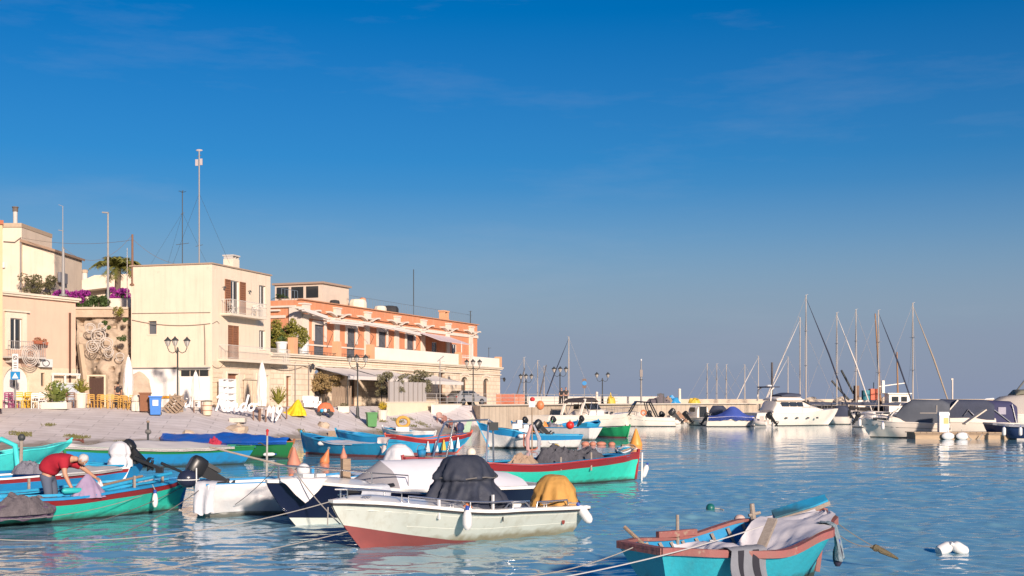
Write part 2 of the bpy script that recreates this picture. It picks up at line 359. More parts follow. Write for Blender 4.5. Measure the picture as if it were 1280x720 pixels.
# far breakwater parapet
BW = mat('breakwater_stone', (0.56,0.47,0.36), 0.85, col2=(0.46,0.38,0.29), scale=0.7, amt=0.8, bump=0.3)
def wall_along(name, pl, z0, z1, th, m_, label, cat, zend=None):
    mb = MB()
    for i, ((x0,y0),(x1,y1)) in enumerate(zip(pl, pl[1:])):
        a = math.atan2(y1-y0, x1-x0); L = math.hypot(x1-x0,y1-y0)
        mb.cbox(((x0+x1)/2,(y0+y1)/2,(z0+z1)/2), (L+th*0.6, th, z1-z0), a)
    return tag(mb.build(name, m_), label, cat)
wall_along('breakwater_wall', [(16.5,158),(45,168.5),(80,180),(140,205)], 1.9, 2.72, 0.8, BW, 'long low stone parapet of the breakwater behind the yachts and masts', 'wall')
wall_along('parapet_wall', [(0.5,150),(17.6,149)], 1.9, 3.02, 0.5, mat('pale_render', (0.66,0.60,0.52), 0.8, scale=1), 'pale rendered parapet wall behind the quay lamps', 'wall')
# higher ground behind the houses
ROCK = mat('tan_rock', (0.50,0.40,0.30), 0.9, col2=(0.30,0.23,0.17), scale=1.2, amt=0.8, bump=0.9, bscale=5, speck=(0.2,0.16,0.12), speck_t=0.64, speck_scale=3)
tp = [(-120,90),(-36,87.5),(-31.8,88.6),(-26.4,88.4),(-24.2,97),(-24,140),(-120,140)]
m = MB(); m.prism(tp, 1.9, 9.0); struct(m.build('upper_terrace', ROCK))
# ------------------------------------------------------------------ building helpers
def wall_open(mb, O, U, L, z0, z1, holes, n, depth=0.25):
    """a wall sheet from O along U, holes (a0,a1,b0,b1) with reveals going inwards (against n)"""
    O, U, n = Vector(O), Vector(U).normalized(), Vector(n).normalized()
    xs = sorted({0.0, L, *[h[0] for h in holes], *[h[1] for h in holes]}); zs = sorted({z0, z1, *[h[2] for h in holes], *[h[3] for h in holes]})
    def pt(a, z, d=0.0): return O + U*a + Vector((0,0,z)) - n*d
    flip = U.cross(Vector((0,0,1))).dot(n) < 0
    def q(*p): mb.add(list(reversed(p)) if flip else p, [(0,1,2,3)])
    for a0, a1 in zip(xs, xs[1:]):
        for b0, b1 in zip(zs, zs[1:]):
            ca, cb = (a0+a1)/2, (b0+b1)/2
            if any(h[0] < ca < h[1] and h[2] < cb < h[3] for h in holes): continue
            q(pt(a0,b0), pt(a1,b0), pt(a1,b1), pt(a0,b1))
    for a0,a1,b0,b1 in holes:
        q(pt(a0,b0), pt(a0,b1), pt(a0,b1,depth), pt(a0,b0,depth)); q(pt(a1,b1), pt(a1,b0), pt(a1,b0,depth), pt(a1,b1,depth))
        q(pt(a0,b1), pt(a1,b1), pt(a1,b1,depth), pt(a0,b1,depth)); q(pt(a1,b0), pt(a0,b0), pt(a0,b0,depth), pt(a1,b0,depth))
def railing(parent, p0, p1, h, step, mt, name='railing', bar=0.012, top=0.022, bars=True):
    """top and bottom rail as one part, every upright as another"""
    p0, p1 = Vector(p0), Vector(p1); L = (p1-p0).length; up = Vector((0,0,h))
    r = MB().tube([p0+up, p1+up], top, 6).tube([p0+Vector((0,0,.08)), p1+Vector((0,0,.08))], bar*1.2, 5).build(name, mt, parent)
    n = max(1, int(round(L/step)))
    me = MB().tube([(0,0,0),(0,0,h)], bar, 5).mesh('baluster', mt)
    for i in range(n+1):
        o = bpy.data.objects.new('baluster', me); COL.objects.link(o); o.parent = parent; o.location = p0.lerp(p1, i/n)
SHUT = mat('brown_shutter', (0.26,0.115,0.06), 0.55, scale=6, amt=0.5)
SHUT_G = mat('grey_blue_shutter', (0.11,0.12,0.14), 0.55, scale=6, amt=0.5)
def shutter(parent, x0, x1, y, z0, z1, mt, n=None, name='shutter', face='y'):
    """a louvred leaf: frame, then each slat as a part of it"""
    m = MB(); w = 0.05
    m.box(x0,y-0.025,z0,x0+w,y+0.025,z1); m.box(x1-w,y-0.025,z0,x1,y+0.025,z1)
    m.box(x0+w,y-0.025,z0,x1-w,y+0.025,z0+w); m.box(x0+w,y-0.025,z1-w,x1-w,y+0.025,z1); m.box(x0+w,y+0.012,z0+w,x1-w,y+0.02,z1-w)
    o = m.build(name, mt, parent)
    k = n or max(4, int((z1-z0)/0.16)); s = MB()
    for i in range(k):
        z = z0+w+(z1-z0-2*w)*(i+.5)/k
        s.cbox(((x0+x1)/2, y-0.002, z), (x1-x0-2*w-0.004, 0.05, 0.012), m=Matrix.Rotation(R(-40),4,'X'))
    s.build('louvre', mt, o)
    return o
def window(parent, x0, x1, y, z0, z1, frame, glass=GLASS_D, name='window', panes=2, fw=0.06):
    """frame ring with mullion; panes are sub-parts"""
    m = MB(); m.box(x0,y-0.04,z0,x0+fw,y+0.04,z1); m.box(x1-fw,y-0.04,z0,x1,y+0.04,z1); m.box(x0+fw,y-0.04,z0,x1-fw,y+0.04,z0+fw); m.box(x0+fw,y-0.04,z1-fw,x1-fw,y+0.04,z1)
    xs = [x0+fw+(x1-x0-2*fw)*i/panes for i in range(panes+1)]
    for a in xs[1:-1]: m.box(a-0.03,y-0.035,z0+fw,a+0.03,y+0.035,z1-fw)
    o = m.build(name, frame, parent)
    for a, c in zip(xs, xs[1:]): MB().box(a+0.005,y+0.0,z0+fw-0.005,c-0.005,y+0.012,z1-fw+0.005).build('pane', glass, o)
    return o
def solve_px(px, O, U):                              # distance along O+U*a at which the picture column px is met
    k = (px-CX)/FPX
    return (k*O.y - O.x)/(U.x - k*U.y)
def leaves(mb, pts, size, rng=random, up=0.3):
    for p in pts:
        p = Vector(p); d = Vector((rng.gauss(0,1), rng.gauss(0,1), rng.gauss(0,1)+up))
        if d.length < 1e-3: continue
        d.normalize(); e = d.cross(Vector((rng.gauss(0,1), rng.gauss(0,1), rng.gauss(0,1))))
        if e.length < 1e-3: continue
        e.normalize(); s = size*rng.uniform(0.6,1.4)
        mb.add([p-d*s, p+e*s*0.45, p+d*s, p-e*s*0.45], [(0,1,2,3)])
def clump_pts(n, blobs, shell=0.5):
    out = []
    tot = sum(b[1][0]*b[1][1]*b[1][2] for b in blobs)
    for c, r in blobs:
        for _ in range(int(n*r[0]*r[1]*r[2]/tot)):
            v = Vector((random.gauss(0,1), random.gauss(0,1), random.gauss(0,1))).normalized()*(random.random()**(1/3)*(1-shell)+shell*random.random()**0.15)
            out.append((c[0]+v.x*r[0], c[1]+v.y*r[1], c[2]+v.z*r[2]))
    return out
LEAF = mat('green_leaf', (0.075,0.12,0.03), 0.6, col2=(0.03,0.055,0.015), scale=1.8, amt=1.0)
LEAF_Y = mat('yellow_green_leaf', (0.26,0.23,0.035), 0.6, col2=(0.09,0.11,0.02), scale=1.8, amt=1.0)
LEAF_O = mat('olive_leaf', (0.19,0.17,0.09), 0.7, col2=(0.10,0.10,0.05), scale=1.6, amt=1.0)
LEAF_D = mat('dry_bush_leaf', (0.15,0.13,0.06), 0.7, col2=(0.06,0.065,0.025), scale=1.6, amt=1.0)
BARK = mat('bark', (0.16,0.12,0.09), 0.9, scale=6, bump=0.6)

# ------------------------------------------------------------------ three-storey cream house
CREAM = mat('cream_render', (0.75,0.62,0.475), 0.85, col2=(0.68,0.55,0.415), scale=0.6, amt=0.9, bump=0.15, bscale=9, streak=((0.48,0.38,0.29),0.5), speck=(0.66,0.52,0.40), speck_t=0.60, speck_scale=0.9)
CREAM2 = mat('cream_trim', (0.72,0.63,0.50), 0.8, scale=1)
STONE = mat('ashlar_stone', (0.72,0.59,0.44), 0.85, col2=(0.56,0.45,0.32), scale=1.2, amt=0.9, bump=0.4, bscale=7)
CONC = mat('concrete', (0.52,0.49,0.45), 0.85, scale=1.5)
U3 = Vector((0.283, 0.959, 0)).normalized(); A3 = Vector((-20.39, 84.0, 0))
h3 = thing('cream_house', 'cream three-storey house with brown shutters and two balconies', 'house', (A3.x, A3.y, ZQ), math.atan2(U3.y, U3.x))
LX, LY, HT = 8.45, 6.3, 9.75
def fx3(px): return solve_px(px, A3, U3)
def fz(py, x, O=A3, U=U3): return EYE - (py-HZ)/FPX*(O.y+U.y*x) - ZQ
holesF = []
def add_hole(pxa, pxb, ya, yb):
    a, b2 = fx3(pxa), fx3(pxb); xm = (a+b2)/2; h = (a, b2, fz(yb, xm), fz(ya, xm)); holesF.append(h); return h
w_up = add_hole(287.5, 299, 351, 393); w_ur = add_hole(324, 332.5, 357, 384)
w_mid = add_hole(285, 299, 407, 449); w_mr = add_hole(324, 332, 413, 437)
d1 = add_hole(284, 298, 467, 507.5); d2 = add_hole(321.5, 335, 469, 507.5)
d1 = holesF[4] = (d1[0], d1[1], 0.0, d1[3]); d2 = holesF[5] = (d2[0], d2[1], 0.0, d2[3])
m = MB(); wall_open(m, (0,0,0), (1,0,0), LX, 0, HT, holesF, (0,-1,0), 0.3)
gz = fz(494, 0)
hl = [(0.05+4.05-0.5, 4.05+0.35, fz(424,0), fz(408,0))]          # small window of the side wall
hl = [(4.3, 4.95, 5.05, 5.95)]
wall_open(m, (0,0,0), (0,1,0), LY, 0, HT, hl, (-1,0,0), 0.25)
m.grid([[(LX,0,0),(LX,0,HT)],[(LX,LY,0),(LX,LY,HT)]]); m.grid([[(LX,LY,0),(LX,LY,HT)],[(0,LY,0),(0,LY,HT)]])
m.box(0.3,0.3,0.02,LX-0.3,LY-0.3,HT-0.25)
m.build('wall', CREAM, h3)
MB().box(-0.1,-0.1,HT,LX+0.1,LY+0.1,HT+0.09).build('roof_edge', mat('terracotta_edge', (0.40,0.29,0.21), 0.8, scale=3), h3)
# the rough stone blocks of the ground floor: every block a piece
sb = bpy.data.objects.new('stone_cladding', None); COL.objects.link(sb); sb.parent = h3
blk = [MB().box(-0.5,-0.5,-0.5,0.5,0.5,0.5).jit(0.05,2,i).mesh('stone', STONE) for i in range(5)]
zc = 0.0; row = 0
while zc < 2.95:
    hgt = rnd(0.3,0.42); x = 0.02
    while x < LX-0.05:
        w = rnd(0.45,0.95); x2 = min(LX-0.02, x+w)
        mid = (x+x2)/2
        if not any(h[0]-0.14 < x2 and h[1]+0.14 > x and h[2]-0.1 < zc+hgt and h[3]+0.14 > zc for h in (d1,d2)):
            o = bpy.data.objects.new('stone', random.choice(blk)); COL.objects.link(o); o.parent = sb; o.location = (mid, 0.01+rnd(-0.012,0.012), zc+hgt/2); o.scale = (x2-x-0.02, 0.1, hgt-0.02)
        x = x2
    zc += hgt; row += 1
def doorway(h, mt, parent, name='door'):
    o = MB().box(h[0]+0.02,0.22,h[2]+0.01,h[1]-0.02,0.28,h[3]-0.02).build(name, mt, parent)
    for k in range(2):
        for s in range(2):
            x0 = lerp(h[0],h[1],0.12+0.42*s); x1 = lerp(h[0],h[1],0.46+0.42*s); z0 = lerp(h[2],h[3],0.08+0.46*k); z1 = lerp(h[2],h[3],0.48+0.46*k)
            MB().box(x0,0.205,z0,x1,0.219,z1).build('panel', mt, o)
    return o
DOOR = mat('red_brown_door', (0.27,0.12,0.07), 0.5, scale=5, amt=0.5)
doorway(d1, DOOR, h3); doorway(d2, DOOR, h3)
for h in (d1, d2):
    MB().box(h[0]-0.13,-0.06,0,h[0],0.02,h[3]+0.13).box(h[1],-0.06,0,h[1]+0.13,0.02,h[3]+0.13).box(h[0],-0.06,h[3],h[1],0.02,h[3]+0.13).build('door_surround', CREAM2, h3)
# upper french window with open shutters
window(h3, w_up[0], w_up[1], 0.15, w_up[2], w_up[3], WHITE_P)
sw = (w_up[1]-w_up[0])*0.5
shutter(h3, w_up[0]-sw*1.15, w_up[0]-0.02, -0.05, w_up[2], w_up[3], SHUT); shutter(h3, w_up[1]+0.02, w_up[1]+sw*1.3, -0.05, w_up[2], w_up[3], SHUT)
mm = (w_mid[0]+w_mid[1])/2
shutter(h3, w_mid[0]+0.01, mm-0.01, 0.05, w_mid[2], w_mid[3], SHUT); shutter(h3, mm+0.01, w_mid[1]-0.01, 0.05, w_mid[2], w_mid[3], SHUT)
for h in (w_ur, w_mr):
    window(h3, h[0], h[1], 0.18, h[2], h[3], WHITE_P)
    MB().box(h[0]-0.06,-0.05,h[2]-0.06,h[1]+0.06,0.16,h[2]).build('sill', CREAM2, h3)
o = bpy.data.objects.new('window', None); 
sw_ = MB().box(0.17,4.3,5.05,0.21,4.95,5.95).build('window', SHUT_G, h3); MB().box(-0.04,4.22,4.98,0.0,5.03,5.05).build('sill', CREAM2, h3)
# balconies
RAILW = mat('pale_iron_rail', (0.62,0.58,0.52), 0.5, amt=0.2)
def balcony(parent, x0, x1, z, dep, h=0.95):
    o = MB().prism_y([(x0,z-0.16),(x1,z-0.16),(x1+0.06,z-0.05),(x1+0.06,z),(x0-0.06,z),(x0-0.06,z-0.05)], -dep, -0.002).build('balcony', CREAM2, parent)
    railing(o, (x0,-dep+0.05,z), (x1,-dep+0.05,z), h, 0.16, RAILW); railing(o, (x0,-dep+0.05,z), (x0,-0.05,z), h, 0.16, RAILW); railing(o, (x1,-dep+0.05,z), (x1,-0.05,z), h, 0.16, RAILW)
zb1 = w_up[2]-0.04; zb2 = w_mid[2]-0.04
bx0, bx1 = fx3(276), fx3(321)
balcony(h3, bx0, bx1, zb1, 0.85); balcony(h3, fx3(273), LX+1.6, zb2, 0.85)
m = MB().box(bx0+0.5,-0.6,zb1,bx0+0.55,-0.55,zb1+0.7)
# balcony chair (white folding)
def folding_chair(name, label, loc, rz, mt, parent=None, group=None):
    t = thing(name, label, 'chair', loc, rz, group)
    if parent: t.parent = parent
    for s in (-1,1):
        MB().beam((-0.2,0.2*s,0.0),(0.22,0.2*s,0.85),0.03,0.03).build('leg', mt, t); MB().beam((0.25,0.17*s,0.0),(-0.15,0.17*s,0.45),0.03,0.03).build('leg', mt, t)
    for i in range(5): MB().box(-0.2+0.08*i,-0.2,0.44,-0.14+0.08*i,0.2,0.46).build('seat_slat', mt, t)
    for i in range(3): MB().cbox((0.17+0.03*i,0,0.6+0.1*i),(0.02,0.42,0.06)).build('back_slat', mt, t)
    return t
h3m = Matrix.Translation(h3.location) @ Matrix.Rotation(h3.rotation_euler.z, 4, 'Z')
folding_chair('folding_chair', 'white folding chair on the upper balcony left of the window', h3m @ Vector((bx0+0.75,-0.42,zb1+0.002)), h3.rotation_euler.z+2.6, RAILW)
folding_chair('folding_chair', 'white folding chair on the upper balcony near its right end', h3m @ Vector((bx1-1.0,-0.42,zb1+0.002)), h3.rotation_euler.z+0.4, RAILW)
for px, py in ((278,359),(310,364)):                  # bracket lamps beside the upper window
    x = fx3(px); z = fz(py, x); o = MB().tube([(x,0,z),(x,-0.16,z+0.04)],0.02).build('wall_lamp', IRON, h3); MB().lathe([(0.03,0.06),(0.10,-0.08)],8,(x,-0.2,z)).build('lamp_shade', IRON, o)
# chimney
cx, cy = fx3(314), 1.6
m = MB().box(cx-0.45,cy-0.4,HT+0.09,cx+0.45,cy+0.4,HT+0.95); o = m.build('chimney', CREAM2, h3)
MB().box(cx-0.5,cy-0.45,HT+1.15,cx+0.5,cy+0.45,HT+1.25).build('chimney_cap', CONC, o)
for sx in (-0.4,0,0.4): MB().box(cx+sx-0.06,cy-0.36,HT+0.95,cx+sx+0.06,cy+0.36,HT+1.15).build('chimney_pier', CONC, o)
# side lean-to: white shop front on the left wall
LT = mat('white_shopfront', (0.80,0.78,0.74), 0.6, scale=1, amt=0.2)
o = MB().box(-0.28,2.5,0.78,-0.02,6.05,2.62).build('shop_shutter', LT, h3)
MB().box(-0.34,2.4,0.62,-0.02,6.1,0.78).build('orange_board', mat('orange_board', (0.62,0.30,0.03),0.6), h3)
MB().box(-0.22,2.5,0.0,-0.02,6.05,0.62).build('shop_base', LT, h3)
MB().box(-0.36,0.1,2.66,-0.02,6.15,2.74).build('fascia', mat('grey_fascia',(0.3,0.29,0.28),0.6), h3)
o = MB().box(-0.16,0.15,0.0,-0.02,2.4,2.05).build('shop_door', LT, h3)
for k in range(3): MB().box(-0.12,0.25+0.72*k,2.12,-0.03,0.85+0.72*k,2.55).build('transom_pane', GLASS_D, h3)
MB().box(-0.14,0.12,2.05,-0.02,2.42,2.11).box(-0.14,0.12,2.56,-0.02,2.42,2.63).build('door_frame', LT, h3)
# cables and drain pipe on the walls
CAB = mat('wall_cable', (0.20,0.16,0.13), 0.7)
def sag(a, b, s, n=14):
    a, b = Vector(a), Vector(b); return [a.lerp(b, i/n) - Vector((0,0,4*s*(i/n)*(1-i/n))) for i in range(n+1)]
MB().tube(sag((-0.05,6.2,6.05),(-0.05,0.1,5.7),0.25),0.022,5).build('wall_cable', CAB, h3)
MB().tube([(-0.05,6.2,6.5),(-0.05,0.1,6.45)],0.018,5).build('wall_cable', CAB, h3)
MB().tube([(-0.06,0.55,5.6),(-0.06,0.5,4.6),(-0.06,0.5,2.9)],0.03,6).build('cable_pipe', CAB, h3)
MB().tube([(-0.03,-0.04,5.68),(0.6,-0.04,5.9),(0.9,-0.04,5.75)],0.018,5).build('wall_cable', CAB, h3)
MB().tube(sag((-0.02,-0.05,2.85),(1.6,-0.05,3.1),0.3),0.018,5).build('wall_cable', CAB, h3)
# masts on its roof
MG = mat('galvanised', (0.27,0.26,0.25), 0.5)
def mast(label, px, ytop, ybase, d, r, rungs, panel=None):
    t = thing('antenna_mast', label, 'antenna', G(px, d, EYE-(ybase-HZ)/FPX*d)); h = (ybase-ytop)/FPX*d
    MB().tube([(0,0,0),(0,0,h)], r, 6).build('pole', mat('galvanised',(0,0,0)) if r > 0.04 else IRON, t)
    for fz_, w in rungs: MB().beam((-w/2,0,h*fz_),(w/2,0.05,h*fz_+0.12),0.03,0.03).build('aerial_arm', IRON, t)
    return t, h
t, hh = mast('tall thin aerial mast with panel aerials on the cream house roof', 249, 187, 331, 87, 0.05, [(0.16,0.5),(0.94,0.3)])
for z in (hh-0.9,): MB().box(-0.26,-0.08,z-0.25,-0.06,0,z+0.2).build('panel_aerial', mat('pale_panel',(0.42,0.36,0.35),0.6), t); MB().box(0.06,-0.08,z-0.2,0.24,0,z+0.25).build('panel_aerial', mat('pale_panel',(0.42,0.36,0.35),0.6), t)
MB().ell((0,0,hh-0.05),(0.24,0.06,0.08)).build('dish_aerial', mat('pale_panel',(0.42,0.36,0.35),0.6), t)
for s in (-1,1): MB().tube([(0,0,hh*0.62),(2.0*s,0.6,0.15)],0.008,4).build('guy_wire', IRON, t)
t, hh = mast('shorter thin aerial mast left of the tall one on the cream house', 228, 238, 331, 88, 0.032, [(0.27,0.9),(0.68,0.25)])
for a in range(6): MB().tube([(0,0,hh-0.15),(0.28*math.cos(a*1.05),0.28*math.sin(a*1.05),hh-0.05)],0.012,4).build('aerial_arm', IRON, t)
for s in (-2.4,-1.2,1.6): MB().tube([(0,0,hh*0.7),(s,0.6,0.15)],0.007,4).build('guy_wire', IRON, t)
# ------------------------------------------------------------------ long red house on a stone ground floor
OP = Vector((-18.0, 92.1, 0)); UP = Vector((0.363, 0.932, 0)).normalized(); YP = Vector((-UP.y, UP.x, 0)); SB = 2.5
palz = thing('red_house', 'long terracotta red house with white pilasters on a stone ground floor', 'house', (OP.x, OP.y, ZQ), math.atan2(UP.y, UP.x))
def xp(px, y=0.0): return solve_px(px, OP + YP*y, UP)
def zp(py, x, y=0.0): return EYE - (py-HZ)/FPX*(OP.y + UP.y*x + YP.y*y) - ZQ
ASH = paving('ashlar_courses', (0.80,0.67,0.51), (0.73,0.60,0.45), (0.55,0.44,0.32), 1.0, 0.9, 0.42, 0.35, wall=True)
TERRA = mat('terracotta_render', (0.60,0.25,0.125), 0.85, streak=((0.62,0.40,0.27),0.5), col2=(0.52,0.22,0.12), scale=0.8, amt=0.9, bump=0.1, speck=(0.56,0.30,0.18), speck_t=0.68, speck_scale=2)
PWHITE = mat('white_stucco', (0.70,0.62,0.53), 0.8, col2=(0.57,0.49,0.41), scale=1.2, amt=0.8)
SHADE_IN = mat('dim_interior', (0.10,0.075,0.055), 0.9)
PL, TZ, HTP = 46.0, 4.05, 8.75
low = []
def lowhole(pa, pb, ya): a, b2 = xp(pa), xp(pb); low.append((a, b2, 0.0, zp(ya, (a+b2)/2))); return low[-1]
hd = lowhole(357, 363.5, 470); ha = lowhole(393, 404, 461); hb = lowhole(437, 447, 462); hc0 = lowhole(548, 556.5, 463); hc = lowhole(576.5, 585, 471); he = lowhole(604, 611.5, 473)
m = MB(); wall_open(m, (0,0,0), (1,0,0), PL, 0, TZ-0.25, low, (0,-1,0), 0.45)
m.grid([[(PL,0,0),(PL,0,TZ-0.25)],[(PL,13,0),(PL,13,TZ-0.25)]]); m.grid([[(0,13,0),(0,13,TZ-0.25)],[(0,0,0),(0,0,TZ-0.25)]])
m.build('ground_floor_wall', ASH, palz)
MB().box(-0.05,-0.22,TZ-0.25,PL+0.2,13.1,TZ-0.12).box(-0.05,-0.32,TZ-0.12,PL+0.3,13.1,TZ).build('terrace_slab', CREAM2, palz)
MB().box(0,-0.12,TZ-0.86,PL+0.1,-0.001,TZ-0.74).box(0,-0.08,TZ-0.5,PL+0.1,-0.001,TZ-0.42).build('string_course', CREAM2, palz)
for h in low[1:]:                                    # segmental arch heads and their doors
    w = h[1]-h[0]; zt = h[3]; r = w*0.32; n = 9
    for s in (0,1):
        pts = [(h[0] if s == 0 else h[1], zt)]
        for i in range(n+1):
            a = math.pi*(1-i/n)/1.0 if s == 0 else math.pi*i/n
            x = (h[0]+h[1])/2 + math.cos(a)*w/2; z = zt-r+math.sin(a)*r
            if (s == 0 and x <= (h[0]+h[1])/2+1e-6) or (s == 1 and x >= (h[0]+h[1])/2-1e-6): pts.append((x,z))
        if s == 0: pts = [pts[0]] + pts[1:]
        MB().prism_y(pts, 0.004, 0.4).build('arch_stone', CREAM2, palz)
    MB().prism_y([(lerp(h[0]-0.2,h[1]+0.2,i/8), zt+0.05+0.14*math.sin(math.pi*i/8)) for i in range(9)] + [(lerp(h[1]+0.2,h[0]-0.2,i/8), zt+0.24+0.18*math.sin(math.pi*i/8)) for i in range(9)], -0.08, 0.0).build('hood_mould', CREAM2, palz)
    if h not in (ha,):
        window(palz, h[0]+0.03, h[1]-0.03, 0.34, 0.02, zt-0.03, mat('brown_frame',(0.22,0.12,0.08),0.5), name='door_leaf', panes=2, fw=0.09)
doorway(hd, DOOR, palz); doorway((ha[0],ha[1],0,ha[3]-0.4), mat('dark_grey_door',(0.10,0.095,0.10),0.6), palz)
MB().box(hd[0]-0.16,-0.06,0,hd[0],0.02,hd[3]+0.16).box(hd[1],-0.06,0,hd[1]+0.16,0.02,hd[3]+0.16).box(hd[0],-0.06,hd[3],hd[1],0.02,hd[3]+0.16).build('door_surround', CREAM2, palz)
# upper floor, set back behind the terrace
x0u, x1u = xp(377, SB), xp(596.5, SB); pil = [xp(p, SB) for p in (379,420,458,495,528,559,588)]
sh = [(xp(a,SB), xp(b2,SB)) for a,b2 in ((392.5,405),(433.5,444),(472.5,482.5),(508,517))]
uh = [(a, b2, TZ+0.02, TZ+2.75) for a,b2 in sh]
for a_,b_ in ((540,546.5),(565,571),(586.5,590)): uh.append((xp(a_,SB), xp(b_,SB), TZ+0.02, TZ+2.3))
m = MB(); wall_open(m, (x0u,SB,0), (1,0,0), x1u-x0u, TZ, HTP-0.05, [(a-x0u,b2-x0u,c,d_) for a,b2,c,d_ in uh], (0,-1,0), 0.25)
wall_open(m, (x0u,SB,0), (0,1,0), 9.0, TZ, HTP-0.05, [(2.9,4.2,TZ+0.02,TZ+2.75)], (-1,0,0), 0.25)
m.grid([[(x1u,SB,TZ),(x1u,SB,HTP-0.05)],[(x1u,SB+9,TZ),(x1u,SB+9,HTP-0.05)]]); m.grid([[(x0u,SB,HTP-0.05),(x1u,SB,HTP-0.05)],[(x0u,SB+9,HTP-0.05),(x1u,SB+9,HTP-0.05)]])
m.build('upper_wall', TERRA, palz)
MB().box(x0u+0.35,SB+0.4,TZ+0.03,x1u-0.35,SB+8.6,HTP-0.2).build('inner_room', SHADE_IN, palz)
for k,(a,b2,c,d_) in enumerate(uh):
    if k < 4:
        mid = (a+b2)/2; shutter(palz, a+0.01, mid-0.005, SB+0.1, c, d_, SHUT_G); shutter(palz, mid+0.005, b2-0.01, SB+0.1, c, d_, SHUT_G)
        MB().box(a-0.34,SB-0.09,c+1.35,a-0.0,SB-0.002,d_+0.32).box(b2+0.0,SB-0.09,c+1.35,b2+0.34,SB-0.002,d_+0.32).box(a,SB-0.09,d_,b2,SB-0.002,d_+0.32).build('window_surround', PWHITE, palz)
        MB().box(a-0.5,SB-0.22,d_+0.42,b2+0.5,SB-0.002,d_+0.55).box(a-0.62,SB-0.3,d_+0.55,b2+0.62,SB-0.002,d_+0.66).build('window_cornice', PWHITE, palz)
    else:
        window(palz, a+0.01, b2-0.01, SB+0.12, c, d_, WHITE_P, panes=2)
shutter_end = MB().box(x0u+0.15,SB+2.95,TZ+0.03,x0u+0.2,SB+4.15,TZ+2.7).build('door', SHUT_G, palz)
for i, x in enumerate(pil):
    if i == 0: x += 0.25
    MB().box(x-0.42,SB-0.14,TZ,x+0.42,SB-0.002,HTP-1.35).build('pilaster', PWHITE, palz)
    MB().box(x-0.52,SB-0.2,TZ,x+0.52,SB-0.002,TZ+0.3).build('pilaster_base', PWHITE, palz)
    c = MB().box(x-0.5,SB-0.2,HTP-1.35,x+0.5,SB-0.002,HTP-1.2).box(x-0.62,SB-0.36,HTP-0.98,x+0.62,SB-0.002,HTP-0.86).box(x-0.46,SB-0.26,HTP-0.86,x+0.46,SB-0.002,HTP-0.42).box(x-0.54,SB-0.32,HTP-0.42,x+0.54,SB+0.3,HTP-0.3)
    c.build('capital', PWHITE, palz)
    for s in (-1,1):                                  # curved moulding sweeping out of the capital
        top = []; bot = []
        for k in range(9):
            f = k/8; xx = x+s*(0.5+1.5*f); zz = HTP-1.16+0.30*math.sin(f*math.pi*0.62)
            top.append((xx, zz+0.13)); bot.append((xx, zz))
        pl = top + bot[::-1]
        if s < 0: pl = pl[::-1]
        MB().prism_y(pl[::-1], SB-0.42, SB-0.002).build('curved_moulding', PWHITE, palz)
    if i < 6:                                         # blind arch between
        xn = pil[i+1]; mid = (x+xn)/2; w = (xn-x)*0.20
        arc = [(mid-w+2*w*k/10, HTP-0.98+0.26*math.sin(math.pi*k/10)) for k in range(11)]
        MB().prism_y(arc, SB-0.2, SB-0.003).build('eyebrow_arch', TERRA, palz)
MB().box(x0u-0.1,SB-0.1,TZ+3.55-0.35,x1u+0.1,SB-0.001,TZ+3.5).build('entablature', PWHITE, palz)
MB().box(x0u,SB-0.06,TZ+0.95,x1u,SB-0.001,TZ+1.08).build('dado_band', PWHITE, palz)
MB().box(x0u-0.15,SB-0.16,HTP-0.05,x1u+0.2,SB+0.3,HTP+0.03).build('parapet_coping', mat('terracotta_coping',(0.5,0.25,0.14),0.85), palz)
# mouldings of the end wall that faces the harbour
MB().box(x0u-0.12,SB+1.5,TZ+3.2,x0u-0.001,SB+7,TZ+3.42).box(x0u-0.25,SB+2.0,TZ+3.75,x0u-0.001,SB+5.2,TZ+3.9).box(x0u-0.2,SB+0.5,TZ+4.05,x0u-0.001,SB+8,TZ+4.2).build('end_wall_moulding', PWHITE, palz)
MB().box(x0u-0.15,SB-0.1,TZ,x0u-0.002,SB+1.1,HTP-0.6).build('corner_pilaster', PWHITE, palz)
# rounded end turret at the far corner
m = MB().box(x1u,SB+0.3,TZ,x1u+0.35,SB+3,HTP-0.7); m.build('end_quoin', PWHITE, palz)
# terrace parapets and piers
TP = mat('white_parapet', (0.80,0.73,0.64), 0.8, scale=0.8, amt=0.4)
xa, xb = xp(466), xp(571)
MB().box(xa,-0.2,TZ,xb,0.0,TZ+1.05).build('terrace_parapet', TP, palz)
for px in (366,421,463,573): 
    x = xp(px); MB().box(x-0.28,-0.28,TZ,x+0.28,0.28,TZ+1.25).build('terrace_pier', mat('peach_render',(0.66,0.36,0.20),0.85,scale=1), palz)
railing(palz, (xp(574.5),-0.1,TZ), (xp(589),-0.1,TZ), 1.0, 0.4, WHITE_P, name='terrace_rail')
railing(palz, (xp(422.5),-0.1,TZ), (xp(461),-0.1,TZ), 0.25, 0.5, IRON, name='terrace_rail')
railing(palz, (xp(367.5),-0.1,TZ), (xp(419),-0.1,TZ), 0.25, 0.5, IRON, name='terrace_rail')
MB().box(xp(590),-0.15,TZ,PL,0.15,TZ+0.95).build('end_parapet', TP, palz); MB().box(PL-0.6,-0.2,TZ,PL+0.05,0.4,TZ+1.15).build('terrace_pier', mat('peach_render',(0.66,0.36,0.20),0.85), palz)
